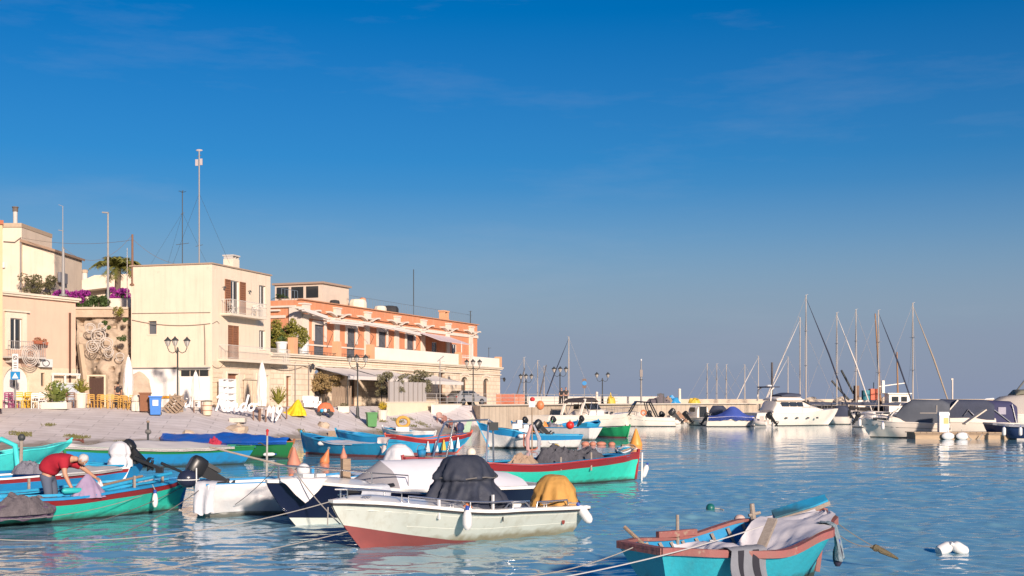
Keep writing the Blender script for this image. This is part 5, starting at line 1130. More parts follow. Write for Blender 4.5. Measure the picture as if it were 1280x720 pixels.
t = thing('crumpled_cloth', 'crumpled grey-blue sheet lying on the foredeck of the navy boat', 'cloth', local_to_world(nv, (1.15,0.45,0.71)), aN); heap(MB(), 0.75, 0.3, 0.13, 3, 22, 0.6).build('fabric', GREYB, t, smooth=True)
b_ = MB().ell((0,0,0.13),(0.15,0.15,0.15),14,10); o = tag(b_.build('ball_fender', PLASTIC_W, smooth=True), 'white ball fender on the foredeck of the navy boat', 'fender'); o.location = local_to_world(nv, (2.35,-0.42,0.98))

# ------------------------------------------------------------------ white draped dinghy with black outboard
DRAPE = mat('white_drape', (0.66,0.66,0.67), 0.85, col2=(0.50,0.48,0.46), scale=1.3, amt=0.8, bump=0.3, bscale=9)
dg, L = boat_at('draped_dinghy', 'dinghy wrapped in a white sheet with a tilted black outboard', (-7.0,27.7), (-3.0,29.6))
dh = Hull(L, 1.8, ((0,0.72),(0.5,0.74),(1,0.85)), ((0,-0.18),(1,-0.15)), ((0,0.9),(0.4,1.0),(0.75,0.8),(1,0.05)), 0.4, 0.05, ((0,0.28),(1,0.7)), 0.2)
dh.band(dg, 'hull', WHITEH, 0.0, 1.0, 6); dh.rail(dg, 'gunwale', BLUE, 0.1, 0.05); dh.inner(dg, WHITE_P, 0.35); dh.thwart(dg, WHITE_P, 0.35); dh.thwart(dg, WHITE_P, 0.6); dh.deck(dg, GEL, 0.8, 0.98, 'foredeck', 0.05, 0.01)
g = []
for i in range(41):
    t_ = i/40*0.97; r = []
    for j in range(13):
        f = j/12; v = lerp(1.03, 0.30+0.03*math.sin(t_*9), f); p = dh.pt(t_, v, -1, -0.05-0.03*math.sin(t_*46+2*math.sin(f*3))*f-0.06*f*(1-f)*2-0.04*mnoise.noise(Vector((t_*9,f*3,1))))
        r.append(p)
    g.append(r)
m = MB(); m.grid(g); m.grid([[p+Vector((0,0.012,0)) for p in reversed(r)] for r in g]); tag(m.build('boat_sheet', DRAPE, smooth=True, ang=70, loc=dg.location, rz=dg.rotation_euler.z), 'white sheet wrapped down the side of the dinghy beside the navy bow', 'cloth')
hang_cloth('grey-white cloth hanging to the water from the dinghy stern', local_to_world(dg, (-L/2-0.02,-0.74,0.79)), dg.rotation_euler.z-0.75, 0.5, 0.72, mat('grey_white_cloth',(0.56,0.57,0.60),0.9,amt=0.6,bump=0.3), 8, fold=0.05, out=0.3)
outboard(dg, (-L/2+0.28,0.05,1.02), 0.1, R(-60), 0.86, label='black outboard motor tilted up')
o = MB().ell((-L/2-0.30,-0.25,0.86),(0.24,0.20,0.20),16,10).build('spare_cowl', mat('dark_blue_black_plastic',(0.02,0.025,0.05),0.25), dg, smooth=True); MB().tube([(-L/2-0.30+0.245*math.cos(a*0.5),-0.25+0.205*math.sin(a*0.5),0.84) for a in range(13)],0.012,5).build('cowl_stripe', PLASTIC_W, o)
MB().tube([(-L/2-0.2,-0.2,0.9),(-L/2-0.9,-0.35,1.22)],[0.025,0.035],7).build('tiller_arm', BLACK, dg); MB().tube([(-L/2-0.15,-0.4,0.7),(-L/2-0.15,-0.4,1.1)],0.015,6).build('rod', PLASTIC_W, dg)
MB().tube([(-L/2+0.2,-0.1,1.55),(-L/2+2.4,-0.35,0.95)],[0.02,0.03],7).build('boat_hook', WOOD_G, dg)
MB().lathe([(0.14,0),(0.1,0.18),(0.05,0.3)],10,(-0.2,-0.3,0.6)).build('bailer', ORANGE, dg)
hang_cloth('narrow grey rag hanging on the white dinghy sheet', local_to_world(dg, dh.pt(0.86,1,-1,-0.08,0.07)), dg.rotation_euler.z, 0.12, 0.42, mat('grey_rag',(0.22,0.22,0.23),0.9), 4, fold=0.03, lay=0.1)

# ------------------------------------------------------------------ turquoise fishing boat with the man, left
fb, fh = gozzo('fishing_boat', 'turquoise green wooden fishing boat with red strake and blue inside', (-12.3,24.3), (-7.72,29.35), 2.15, (0.62,0.50,0.74), TEAL, RED, BLUE, BLUE, WEED, rb=0.25, rs=0.3, wl=0.05, strake_v=0.84, thw=(0.25,0.42,0.6), foredeck=0.86)
fh.sidedeck(fb, BLUE2, 0.08, 0.9, 0.22, dz=0.05); fh.rail(fb, 'inner_rail', BLUE2, 0.05, 0.05, 0.1, 0.9, out=-0.2, dz=0.07)
for t_ in (0.3,0.4,0.5,0.6,0.7,0.8):
    for s in (-1,1):
        MB().tube([fh.pt(t_,0.45,s,0.07), fh.pt(t_,0.75,s,0.07), fh.pt(t_,0.98,s,0.07)],0.028,5).build('rib', BLUE2, fb)
for t_,s,h_ in ((0.72,-1,0.26),(0.86,-1,0.2),(0.5,1,0.3)): p = fh.pt(t_,1,s,0.08,0.05); MB().box(p.x-0.025,p.y-0.02,p.z-0.05,p.x+0.025,p.y+0.02,p.z+h_).build('thole_pin', WOOD_G, fb)
MB().box(1.2,-0.12,0.28,1.55,0.12,0.62).build('engine_box', BLUE2, fb)
MB().tube([fh.pt(0.55,1,-1,0.18,0.1), fh.pt(0.7,1,-1,0.2,0.17), fh.pt(0.90,1,-1,0.10,0.22)],0.04,8).build('spar', BLUE2, fb)
tag(MB().tube([(-0.1,-0.8,0.62),(0.9,-0.62,0.74)],[0.05,0.03],8).tube([(0.9,-0.62,0.74),(2.1,-0.2,0.86)],[0.03,0.03],8).build('oar', WOOD, loc=fb.location, rz=fb.rotation_euler.z), 'wooden oar lying along the gunwale of the turquoise boat', 'oar')
fender('white cylinder fender on the side of the turquoise boat beside the fisherman', local_to_world(fb, fh.pt(0.80,1,-1,-0.11,-0.44)), 0.065, 0.30, (0,0), rope=local_to_world(fb, fh.pt(0.80,1,-1,0.0,0.06)))
LAV = mat('lavender_cloth', (0.33,0.25,0.37), 0.9, col2=(0.22,0.17,0.27), scale=3, amt=0.8, bump=0.3)
p = fh.pt(0.555,1,-1,0.18,0.04); shroud_thing('lavender cloth heaped over the gunwale by the fisherman', local_to_world(fb, p), fb.rotation_euler.z, [(0.40,-0.06),(0.35,0.06),(0.26,0.18),(0.16,0.30),(0.08,0.40),(0.02,0.45)], LAV, cat='cloth', name='cloth_heap', n=40, folds=9, amp=0.10, sx=1.0, sy=0.6, seed=3)
p = fh.pt(0.33,1,-1,0.02,-0.26); t = thing('fishing_net', 'brown-grey net bundle hanging over the side of the turquoise boat', 'net', local_to_world(fb, p), fb.rotation_euler.z)
m = heap(MB(),0.72,0.4,0.36,5,28,0.3); m.build('net_pile', NET, t, smooth=True)
q = MB(); shroud(q, [(0.52,-0.10),(0.58,0.03),(0.55,0.12),(0.4,0.22),(0.2,0.27)], 60, 9, 0.12, 1.3, 0.5, 4); q.jit(0.05,4).build('net_fold', mat('purple_net',(0.15,0.10,0.17),0.95,col2=(0.08,0.06,0.09),scale=9,amt=1,bump=1.0,bscale=40), t, smooth=True)
p = fh.pt(0.50,1,-1,0.1,0.1); o = tag(MB().tube([(-0.25,0,0.08),(-0.2,0,0.08),(0.15,0.02,0.07),(0.32,0.02,0.06)],[0.03,0.065,0.06,0.04],10).build('roll', mat('cyan_plastic',(0.03,0.42,0.42),0.5), smooth=True), 'cyan roll lying on the turquoise boat beside the lavender cloth', 'roll'); o.location = local_to_world(fb, p); o.rotation_euler.z = fb.rotation_euler.z
p = fh.pt(0.85,1,1,0.5,-0.02); t = thing('net_heap', 'pale net and rope heap on the bow of the turquoise boat', 'net', local_to_world(fb, p), fb.rotation_euler.z); heap(MB(),0.3,0.2,0.14,7,16,0.6).build('net_pile', mat('pale_net',(0.42,0.42,0.46),0.95,col2=(0.24,0.25,0.28),amt=1,scale=12,bump=1), t, smooth=True)
# the fisherman, bending forward over the boat
def skin_body(name, joints, edges, mt_, parent, sub=2, root=0):
    me = bpy.data.meshes.new(name); me.from_pydata([Vector(j[0]) for j in joints], edges, []); me.materials.append(mt_)
    o = bpy.data.objects.new(name, me); COL.objects.link(o)
    if parent: o.parent = parent
    o.modifiers.new('skin', 'SKIN')
    if not me.skin_vertices: me.attributes.new('skin_vertex', 'FLOAT', 'POINT') if False else None
    if not me.skin_vertices:
        bpy.context.view_layer.objects.active = o; o.select_set(True); bpy.ops.mesh.customdata_skin_add()
    for i, j in enumerate(joints):
        r = j[1]; me.skin_vertices[0].data[i].radius = (r, r) if not isinstance(r, tuple) else r
        me.skin_vertices[0].data[i].use_root = (i == root)
    ss = o.modifiers.new('sub', 'SUBSURF'); ss.levels = sub; ss.render_levels = sub
    dg_ = bpy.context.evaluated_depsgraph_get(); ev = o.evaluated_get(dg_); nm = bpy.data.meshes.new_from_object(ev)
    o.modifiers.clear(); o.data = nm; nm.polygons.foreach_set('use_smooth', [True]*len(nm.polygons)); nm.name = name
    return o
SKIN_ = mat('skin', (0.46,0.25,0.16), 0.55, scale=8, amt=0.3); HAIR = mat('grey_hair', (0.52,0.51,0.50), 0.8, scale=14, amt=0.6, bump=0.6, bscale=60)
SHIRT = mat('red_shirt', (0.38,0.012,0.03), 0.85, col2=(0.26,0.01,0.02), scale=3, amt=0.7, bump=0.2); JEANS = mat('blue_grey_trousers', (0.09,0.11,0.16), 0.85, scale=6, amt=0.5)
def fisherman(loc, rz):
    t = thing('person', 'grey-haired person in a red shirt bending forward in the turquoise boat', 'person', loc, rz)
    # x forward (towards the hands), z up; feet at 0
    J = [((-0.02,0,0.90),0.12), ((0.02,0,1.04),0.12), ((0.16,0,1.19),0.12), ((0.36,0,1.24),0.12), ((0.50,0,1.22),0.09), ((0.58,0,1.22),0.065), ((0.66,0,1.22),0.062)]
    E = [(0,1),(1,2),(2,3),(3,4),(4,5),(5,6)]
    def add(p, r, par): J.append((p, r)); E.append((par, len(J)-1)); return len(J)-1
    for s in (-1,1):
        a = add((-0.03,0.10*s,0.84),0.115,0); a = add((0.06,0.13*s,0.46),0.082,a); a = add((-0.04,0.14*s,0.10),0.058,a); add((0.12,0.15*s,0.04),0.045,a)
    sh = add((0.42,-0.20,1.18),0.085,3); el_ = add((0.47,-0.26,0.90),0.055,sh); wr = add((0.58,-0.24,0.66),0.038,el_); hdR = add((0.62,-0.23,0.59),0.036,wr)
    sh2 = add((0.44,0.20,1.18),0.085,3); el2 = add((0.72,0.20,0.98),0.055,sh2); wr2 = add((0.95,0.12,0.83),0.038,el2); hd2 = add((1.02,0.10,0.80),0.036,wr2)
    body = skin_body('body', J, E, SKIN_, t)
    # clothes: slightly larger shells over the same pose
    S = [((-0.05,0,0.88),0.23), ((0.0,0,1.03),0.245), ((0.14,0,1.16),0.25), ((0.34,0,1.21),0.24), ((0.50,0,1.20),0.14)]
    SE = [(0,1),(1,2),(2,3),(3,4)]
    for s, e in ((-1,(0.46,-0.25,0.97)),(1,(0.66,0.21,1.03))):
        S.append(((0.42,0.20*s,1.17),0.13)); SE.append((3,len(S)-1)); S.append((e,0.095)); SE.append((len(S)-2,len(S)-1))
    skin_body('shirt', S, SE, SHIRT, t)
    T = [((-0.04,0,0.92),0.2), ((-0.03,0,0.84),0.2)]; TE = [(0,1)]
    for s in (-1,1):
        T += [((-0.02,0.11*s,0.78),0.125), ((0.06,0.13*s,0.46),0.098), ((-0.04,0.14*s,0.13),0.08)]; n = len(T); TE += [(1,n-3),(n-3,n-2),(n-2,n-1)]
    skin_body('trousers', T, TE, JEANS, t)
    for s in (-1,1):
        MB().ell((0.06,0.15*s,0.045),(0.15,0.055,0.05),12,8).build('shoe', RUBBER, t, smooth=True)
    # head with face looking down and forward
    HM = Matrix.Translation((0.76,0.0,1.20)) @ Matrix.Rotation(R(62),4,'Y')
    m = MB().ell((0,0,0),(0.098,0.078,0.118),20,14)
    m.V = [(x*(1.0+0.12*max(0,z)/0.118), y*(1-0.25*max(0,-z)/0.118), z) for x,y,z in m.V]
    m.ell((0.099,0,-0.015),(0.022,0.014,0.026),8,6); head = m.xf(HM).build('head', SKIN_, t, smooth=True)
    for s in (-1,1):
        MB().ell((0.088,0.032*s,0.01),(0.012,0.014,0.009),8,6).xf(HM).build('eye', mat('eye_white',(0.6,0.58,0.55),0.3), head, smooth=True); MB().ell((-0.005,0.083*s,-0.01),(0.026,0.012,0.034),8,6).xf(HM).build('ear', SKIN_, head, smooth=True)
        MB().box(0.088,0.032*s-0.02,0.026,0.1,0.032*s+0.02,0.034).xf(HM).build('eyebrow', HAIR, head)
    MB().ell((0.086,0,-0.062),(0.012,0.026,0.007),8,6).xf(HM).build('mouth', mat('lips',(0.35,0.15,0.12),0.6), head, smooth=True)
    hr = MB().ell((-0.014,0,0.02),(0.105,0.092,0.118),22,14); hr.V = [(x - 0.0, y, z) for x,y,z in hr.V]
    hr.V = [(min(x, 0.055 + 0.35*max(0,z-0.03)), y, max(z, -0.075 if x < 0 else -0.01)) for x,y,z in hr.V]; hr.jit(0.008,28).xf(HM).build('hair', HAIR, t, smooth=True)
    # hands: palm and five fingers each
    for (c, yaw, pitch, s) in (((0.63,-0.23,0.565), 0.1, 1.05, -1), ((1.04,0.095,0.79), -0.3, 0.55, 1)):
        HMt = Matrix.Translation(c) @ Matrix.Rotation(yaw,4,'Z') @ Matrix.Rotation(pitch,4,'Y')
        m = MB().cbox((0.03,0,0),(0.09,0.08,0.028)); 
        for k, (yy, ln) in enumerate(((-0.03,0.062),(-0.01,0.075),(0.01,0.07),(0.03,0.055))):
            m.tube([(0.07,yy,0),(0.07+ln*0.5,yy,-0.012),(0.07+ln*0.8,yy,-0.04),(0.07+ln*0.82,yy,-0.062)],[0.0095,0.009,0.0085,0.006],7)
        m.tube([(0.01,0.035*s,0),(0.04,0.06*s,-0.012),(0.075,0.058*s,-0.03)],[0.012,0.010,0.007],7)
        m.xf(HMt).build('hand', SKIN_, t, smooth=True)
    return t
ld = fb.rotation_euler.z
pm_ = local_to_world(fb, (0.02,0.12,0.10)); man = fisherman((pm_.x,pm_.y,0.10), R(-4))
pc = man.location + Matrix.Rotation(man.rotation_euler.z,4,'Z') @ Vector((1.10,0.09,0.44)); shroud_thing('white rag held in the hand of the bending person', pc, 0, [(0.09,0),(0.085,0.1),(0.07,0.2),(0.045,0.28),(0.015,0.32)], CLOTH_W, cat='cloth', name='rag', n=24, folds=5, amp=0.14)

# ------------------------------------------------------------------ old turquoise boat at the lower right
ob_paint = paint('worn_turquoise_paint', (0.035,0.40,0.50), speck=(0.08,0.13,0.14)); ROSE = mat('worn_rose_wood', (0.29,0.085,0.085), 0.7, col2=(0.22,0.12,0.10), scale=3, amt=1.0, speck=(0.31,0.21,0.16), speck_t=0.58, speck_scale=7, bump=0.4)
ob, oh = gozzo('old_boat', 'worn turquoise wooden boat with rose gunwale and white sheet inside', (1.72,16.75), (4.66,18.5), 2.15, (0.60,0.53,0.92), ob_paint, None, ROSE, paint('worn_azure_paint',(0.03,0.27,0.52),speck=(0.28,0.2,0.14)), WEED, transom=True, rb=0.2, thw=(), foredeck=0)
oh.beam_t = ((0,0.46),(0.2,0.80),(0.5,1.0),(0.75,0.9),(0.92,0.5),(1,0.03))
for ch in list(ob.children): bpy.data.objects.remove(ch)
cut = lambda tt: oh.v_at(tt, 0.04)
OBI = mat('worn_azure_paint',(0,0,0)); oh.band(ob,'bottom',WEED,0,cut,3); oh.band(ob,'hull',ob_paint,cut,1.0,7); oh.inner(ob, OBI, 0.42, 0.05); oh.rail(ob,'gunwale',ROSE,0.12,0.045); oh.rail(ob,'rubbing_strake',ROSE,0.03,0.055,out=0.03,dz=-0.055)
oh.rail(ob,'stringer',WOOD_G,0.04,0.07,0.05,0.9,out=-0.06,v=0.62)
for t_ in (0.12,0.2,0.28,0.36,0.44,0.52,0.6,0.68,0.76):
    for s in (-1,1): MB().tube([oh.pt(t_,0.45,s,0.08), oh.pt(t_,0.7,s,0.085), oh.pt(t_,0.97,s,0.085)],0.03,4).build('rib', WOOD_G, ob)
for t_ in (0.36,0.46): 
    p = oh.pt(t_,1,1,0.06,0.05); MB().box(p.x-0.22,p.y-0.05,p.z,p.x+0.22,p.y+0.03,p.z+0.09).build('thole_block', ROSE, ob)
p = oh.pt(0.41,1,1,0.10,-0.25); MB().tube([p, p+Vector((0.01,0.02,0.62))],[0.03,0.024],7).build('thole_post', WOOD_G, ob)
p = oh.pt(0.80,1,1,0.12,-0.1); MB().tube([p,p+Vector((-0.03,0.02,0.38))],[0.05,0.035],8).tube([p+Vector((-0.09,0.02,0.20)),p+Vector((0.10,-0.02,0.24))],0.026,7).build('mooring_bitt', WOOD_G, ob)
for t_ in (0.62,0.72): a,b_ = oh.pt(t_,0.72,-1,0.1), oh.pt(t_,0.72,1,0.1); MB().box(a.x-0.1,a.y,a.z,a.x+0.1,b_.y,a.z+0.04).build('thwart', WOOD_G, ob)
MB().beam(oh.pt(1,0.1,1)+Vector((0.02,0,0)), oh.pt(1,1,1)+Vector((0.04,0,0.06)),0.08,0.10).build('stem_post', ROSE, ob)
# white sheet inside: from the near gunwale, sagging over the thwarts, pulled up to the bitt and the bow
g = []
bitt = oh.pt(0.80,1,1,0.30,0.20)
for i in range(33):
    f = i/32; t_ = lerp(0.16,0.955,f); a, b_ = oh.pt(t_,1,-1,0.03,0.075), oh.pt(t_,1,1,0.10,0.0); r = []
    reach = lerp(0.50,0.86,sm(0.35,0.85,f)) if f < 0.9 else lerp(0.86,0.6,(f-0.9)/0.1)
    lump = 0.16*math.exp(-((f-0.16)/0.10)**2)
    pull = 0.07*math.exp(-((f-0.78)/0.16)**2)
    for j in range(19):
        u = j/18; p = a.lerp(b_, u*reach); inside = math.sin(math.pi*min(1,u*0.9+0.05))
        p.z += -0.20*inside*(1-sm(0.45,0.8,f)) + lump*inside*1.6 + pull*u
        p.z += 0.045*((1-abs(mnoise.noise(Vector((f*6+u*2,u*5,3)))))**3-0.5)*min(1,u*5) + 0.03*((1-abs(mnoise.noise(Vector((f*13+u*7,u*9,7)))))**4-0.4)*min(1,u*5)
        if j == 0: p.z += 0.0
        r.append(p)
    g.append(r)
m = MB().grid([list(reversed(r)) for r in g]); m.grid([[p-Vector((0,0,0.01)) for p in r] for r in g]); tag(m.build('boat_sheet', mat('lilac_white_sheet',(0.70,0.67,0.68),0.85,col2=(0.60,0.56,0.56),scale=1.5,amt=0.7,bump=0.2), smooth=True, ang=70, loc=ob.location, rz=ob.rotation_euler.z), 'white sheet spread across the inside of the old turquoise boat', 'cloth')
# blue-topped plank, prop stick, tiller stick
a = Vector(local_to_world(ob, oh.pt(0.84,1,1,0.25,0.10))); b_ = Vector(local_to_world(ob, oh.pt(1,1,1)+Vector((0.10,0.0,0.20))))
t = thing('rudder_board', 'blue-painted rudder board lying over the bow of the old boat', 'board', a, 0); d_ = b_-a; q = d_.to_track_quat('X','Z').to_matrix().to_4x4() @ Matrix.Rotation(R(22),4,'X')
MB().prism([(0,-0.12),(d_.length*0.7,-0.14),(d_.length*1.0,-0.10),(d_.length*1.0,0.09),(d_.length*0.6,0.12),(0,0.11)],0.0,0.03).xf(q).build('painted_face', BLUE2, t); MB().prism([(0,-0.125),(d_.length*0.7,-0.145),(d_.length*1.02,-0.10),(d_.length*1.02,0.095),(d_.length*0.6,0.125),(0,0.115)],-0.07,-0.002).xf(q).build('wood_edge', WOOD_G, t)
a = local_to_world(ob, oh.pt(0.38,1,-1,0.1,-0.05)); o = tag(MB().beam(a, a+Vector((0.32,0.5,0.46)),0.13,0.05).build('prop_board', WOOD_G), 'weathered board leaning out of the old boat at the near gunwale', 'board')
a = local_to_world(ob, oh.pt(0.18,1,1,0.3,-0.12)); tag(MB().tube([a, a+Vector((-0.35,0.25,0.32))],[0.03,0.028],7).build('stick', WOOD), 'short wooden stick poking out of the old boat near the stern', 'stick')
STRIPE = mat('grey_shirt_cloth', (0.17,0.18,0.20), 0.9, col2=(0.07,0.075,0.09), scale=1.8, amt=1.0, bump=0.3)
hang_cloth('grey and black striped cloth hanging over the near side of the old boat', local_to_world(ob, oh.pt(0.32,1,-1,0.0,0.075)), ob.rotation_euler.z, 0.62, 0.5, mat('grey_cloth',(0.20,0.21,0.24),0.9,col2=(0.14,0.15,0.17),scale=3,amt=0.8,bump=0.4), 2, fold=0.05, lay=0.12, stripe=mat('black_cloth',(0.025,0.025,0.035),0.9))
hang_cloth('blue-grey rope and rags hanging over the bow shoulder of the old boat', local_to_world(ob, oh.pt(0.84,1,-1,0.0,0.075)), ob.rotation_euler.z+0.5, 0.2, 0.55, mat('blue_grey_rag',(0.22,0.30,0.34),0.9,col2=(0.10,0.13,0.16),scale=9,amt=1,bump=0.8), 5, fold=0.05, lay=0.18)
fender('dark cylinder fender with wooden post hung at the bow of the old boat', local_to_world(ob, oh.pt(0.86,1,-1,-0.10,-0.55)), 0.07, 0.3, (0,0), mat('dark_purple_rubber',(0.03,0.025,0.05),0.6), rope=local_to_world(ob, oh.pt(0.86,1,-1,0.0,0.06)))
t = thing('blue_bottle', 'small bright blue jug inside the old boat', 'jug', local_to_world(ob, (-0.15,0.35,0.30))); MB().lathe([(0.11,0),(0.12,0.14),(0.08,0.2),(0.03,0.24)],12).build('body', mat('blue_plastic',(0.02,0.28,0.55),0.4), t, smooth=True); MB().lathe([(0.035,0.24),(0.035,0.28)],8).build('cap', PLASTIC_W, t)
# buoys and floating things on the right
def ball_buoy(label, px, row, r, mt_, sq=1.0, name='buoy'):
    p = W(px,row); t = thing(name, label, 'buoy', p); MB().ell((0,0,r*0.55),(r,r,r*sq),18,12).build('body', mt_, t, smooth=True); MB().tube([(r*0.9,0,0.05),(r*2.2,0.1,0.03),(r*3,0,0.01)],0.015,5).build('line', ROPE, t); return t
ball_buoy('dark green ball buoy floating in open water', 888, 638, 0.105, mat('green_plastic',(0.01,0.12,0.11),0.4))
ball_buoy('faded pink ball buoy floating right of the green one', 924.5, 653, 0.12, PINKB, 0.85)
for px,lab,tl in ((1181,'white plastic jug floating on its side, the left of the pair',R(70)),(1199,'white plastic jug floating with its base up, the right of the pair',R(-62))):
    t = thing('floating_jug', lab, 'jug', W(px,690)+Vector((0,0,0.06)), R(20)); MB().lathe([(0.03,-0.15),(0.085,-0.14),(0.10,-0.11),(0.10,0.06),(0.085,0.11),(0.035,0.15),(0.03,0.19)],14).xf(Matrix.Rotation(tl,4,'Y')).build('body', PLASTIC_W, t, smooth=True); MB().lathe([(0.034,0.185),(0.034,0.21)],8).xf(Matrix.Rotation(tl,4,'Y')).build('cap', PLASTIC_W, t)
p1 = local_to_world(ob, oh.pt(1,1,1)+Vector((0.03,0,0))); p2 = P(1092,683,19.0)
rope_thing('upper thin mooring line from the old boat bow to the weedy knot', p1, p2, 0.03, 0.008, ROPE_D); rope_thing('lower thin mooring line from the old boat bow to the weedy knot', p1-Vector((0,0,0.12)), p2, 0.12, 0.008, ROPE_D)
t = thing('weedy_knot', 'weed-covered rope knot on the mooring line dipping into the water', 'rope', p2); MB().tube([(0,0,0),(0.12,0,-0.06),(0.25,0.02,-0.12),(0.36,0,-0.2)],[0.03,0.05,0.035,0.02],8).jit(0.03,14).build('strand', mat('weedy_rope',(0.12,0.10,0.06),0.9,bump=0.8,scale=12), t); MB().ell((0.03,0,-0.02),(0.07,0.05,0.05),10,8).jit(0.03,18).build('knot', mat('weedy_rope',(0.12,0.10,0.06),0.9), t)
# mooring ropes of the foreground
rope_thing('pale rope from the turquoise boat bow running down to the left edge', local_to_world(fb, fh.pt(0.98,1,-1)), P(-20,650,23), 0.25, 0.008)
rope_thing('pale rope from the turquoise boat stem across its side into the water', local_to_world(fb, fh.pt(1,0.8,-1)), P(60,668,23.5), 0.12, 0.009, ROPE_D)
rope_thing('dark rope from the dinghy stern to the water at left', local_to_world(dg, (-L/2,-0.5,0.7)), P(20,690,20.8), 0.35, 0.010, ROPE_D)
rope_thing('long pale rope from the white motorboat bow down to the lower left', local_to_world(mbt, mh.pt(1,1,1)+Vector((0,0,0.02))), P(-40,672,19.5), 0.28, 0.009)
rope_thing('long pale rope from the bow fitting across the foreground water to the bottom', local_to_world(mbt, mh.pt(1,0.45,1)), P(120,722,17.8), 0.06, 0.008)
rope_thing('rope hanging from the bow of the navy boat down to the water', local_to_world(nv, nh.pt(0.93,1,1,0.1,0.3)), P(425,655,24.2), 0.06, 0.012)
rope_thing('short rope hanging straight down at the motorboat bow', P(410,634,21.2), P(409.5,657,21.2), 0.0, 0.011)
rope_thing('thin rope from the dinghy to the navy boat rail', local_to_world(dg, (-L/2+0.6,-0.85,0.3)), local_to_world(nv, nh.pt(0.97,1,1,0.1,0.3)), 0.05, 0.008, ROPE_D)
rope_thing('white rope from the old boat stern down to the bottom left', local_to_world(ob, oh.pt(0.45,1,-1,0.3,0.35)), P(700,722,15.2), 0.05, 0.009, mat('white_rope',(0.45,0.44,0.43),0.8))
rope_thing('thin pale rope from the old boat stern corner toward the motorboat', local_to_world(ob, (-oh.L/2,0.1,0.6)), P(640,722,17), 0.08, 0.009)
rope_thing('blue-grey rope from the navy boat rail over to an orange buoy', local_to_world(nv, nh.pt(0.9,1,-1,0.14,0.33)), P(404,578,40), 0.05, 0.010, ROPE_D)
# ------------------------------------------------------------------ boats between the foreground and the slipway
b2, bh2 = gozzo('rowing_boat', 'blue boat with white gunwale and grey net sacks behind the fisherman', (-17.0,31.2), (-10.85,35.0), 1.9, (0.6,0.5,0.66), BLUE, RED, WHITE_P, BLUE, WEED, thw=(0.3,0.6), strake_v=0.86)
bh2.cover(b2, CLOTH_G, 0.72, 0.97, lambda f: 0.16*math.sin(math.pi*f), 0.05, 'rolled_sail')
for px,py,s in ((34,592,0.42),(52,592,0.36)):
    t = thing('net_sack', 'grey net sack in the blue boat, '+('nearer the hoop frame' if px == 34 else 'nearer the fisherman'), 'net', P(px,py,33.5)); heap(MB(),s,s*0.7,s*0.72,px,22,0.3).build('net_pile', mat('grey_net',(0.22,0.22,0.26),0.95,col2=(0.12,0.12,0.15),amt=1,scale=9,bump=1), t, smooth=True)
# small blue dinghy with shrouded motor
sd, sh_ = gozzo('small_dinghy', 'small blue dinghy with a white-shrouded outboard', G(166,37.5)[:2], G(70,38.5)[:2], 1.5, (0.62,0.58,0.66), BLUE, None, BLUE2, BLUE2, WEED, transom=True, thw=(0.4,), foredeck=0.8)
outboard(sd, (-sh_.L/2-0.05,0.0,0.85), 0.0, R(55), 0.9, label='outboard under a white hood')
shroud_thing('white hood over the outboard of the small blue dinghy', P(150,583,37.4), 0, [(0.34,0.0),(0.36,0.18),(0.28,0.28),(0.33,0.40),(0.30,0.56),(0.2,0.70),(0.06,0.76)], CLOTH_W, cat='cover', name='motor_hood', n=40, folds=5, amp=0.12)
MB().tube([(0,0,0),(0.55,0.0,-0.2),(1.1,0,-0.42)],[0.06,0.055,0.05],8).build('shaft', BLACK, sd, loc=(sd.matrix_world.inverted() @ Vector((0,0,0)))) if False else None
t = thing('tilted_leg', 'black outboard shaft slanting out beside the white hood', 'motor', P(168,572,37.2)); MB().beam((0,0,0),(0.75,0,-0.32),0.12,0.09).build('shaft', BLACK, t); MB().box(0.66,-0.09,-0.46,0.86,0.09,-0.28).build('gearcase', BLACK, t)
# turquoise boat with raking bow and hoop frame at the left edge
tq, th_ = gozzo('turquoise_boat', 'turquoise boat with long raking bow and hoop frame at the left edge', G(-150,39)[:2], G(90,42)[:2], 2.0, (0.8,0.72,1.16), TEAL2, None, TEAL2, TEAL2, BLUE, rb=1.5, wl=0.3, thw=(0.4,), foredeck=0.72, over=0.25)
MB().tube([P(-20,585,40)-tq.location, P(-14,557,40)-tq.location, P(2,549,40)-tq.location, P(19,557,40)-tq.location, P(23,588,40)-tq.location],0.09,9).xf(Matrix.Rotation(-tq.rotation_euler.z,4,'Z')).build('hoop_frame', TEAL2, tq, smooth=True)
o = MB().tube([P(26,590,40)-tq.location, P(27,547,40)-tq.location],0.055,7).xf(Matrix.Rotation(-tq.rotation_euler.z,4,'Z')).build('post', WOOD_G, tq); MB().ell(Matrix.Rotation(-tq.rotation_euler.z,4,'Z') @ (P(27,547,40)-tq.location),(0.12,0.1,0.12),10,8).build('post_rope', IRON, tq)
p = local_to_world(tq, th_.pt(1,1,1)); t = thing('anchor', 'small rusty anchor on the tip of the turquoise bow', 'anchor', p+Vector((0.05,0,0.05))); RUST = mat('rusty_iron',(0.20,0.07,0.05),0.8); MB().tube([(-0.25,0,0.06),(0.3,0,0.02)],0.035,6).build('shank', RUST, t); MB().tube([(0.25,-0.2,0.05),(0.34,0,-0.05),(0.25,0.2,0.05)],0.03,6).build('fluke', RUST, t)
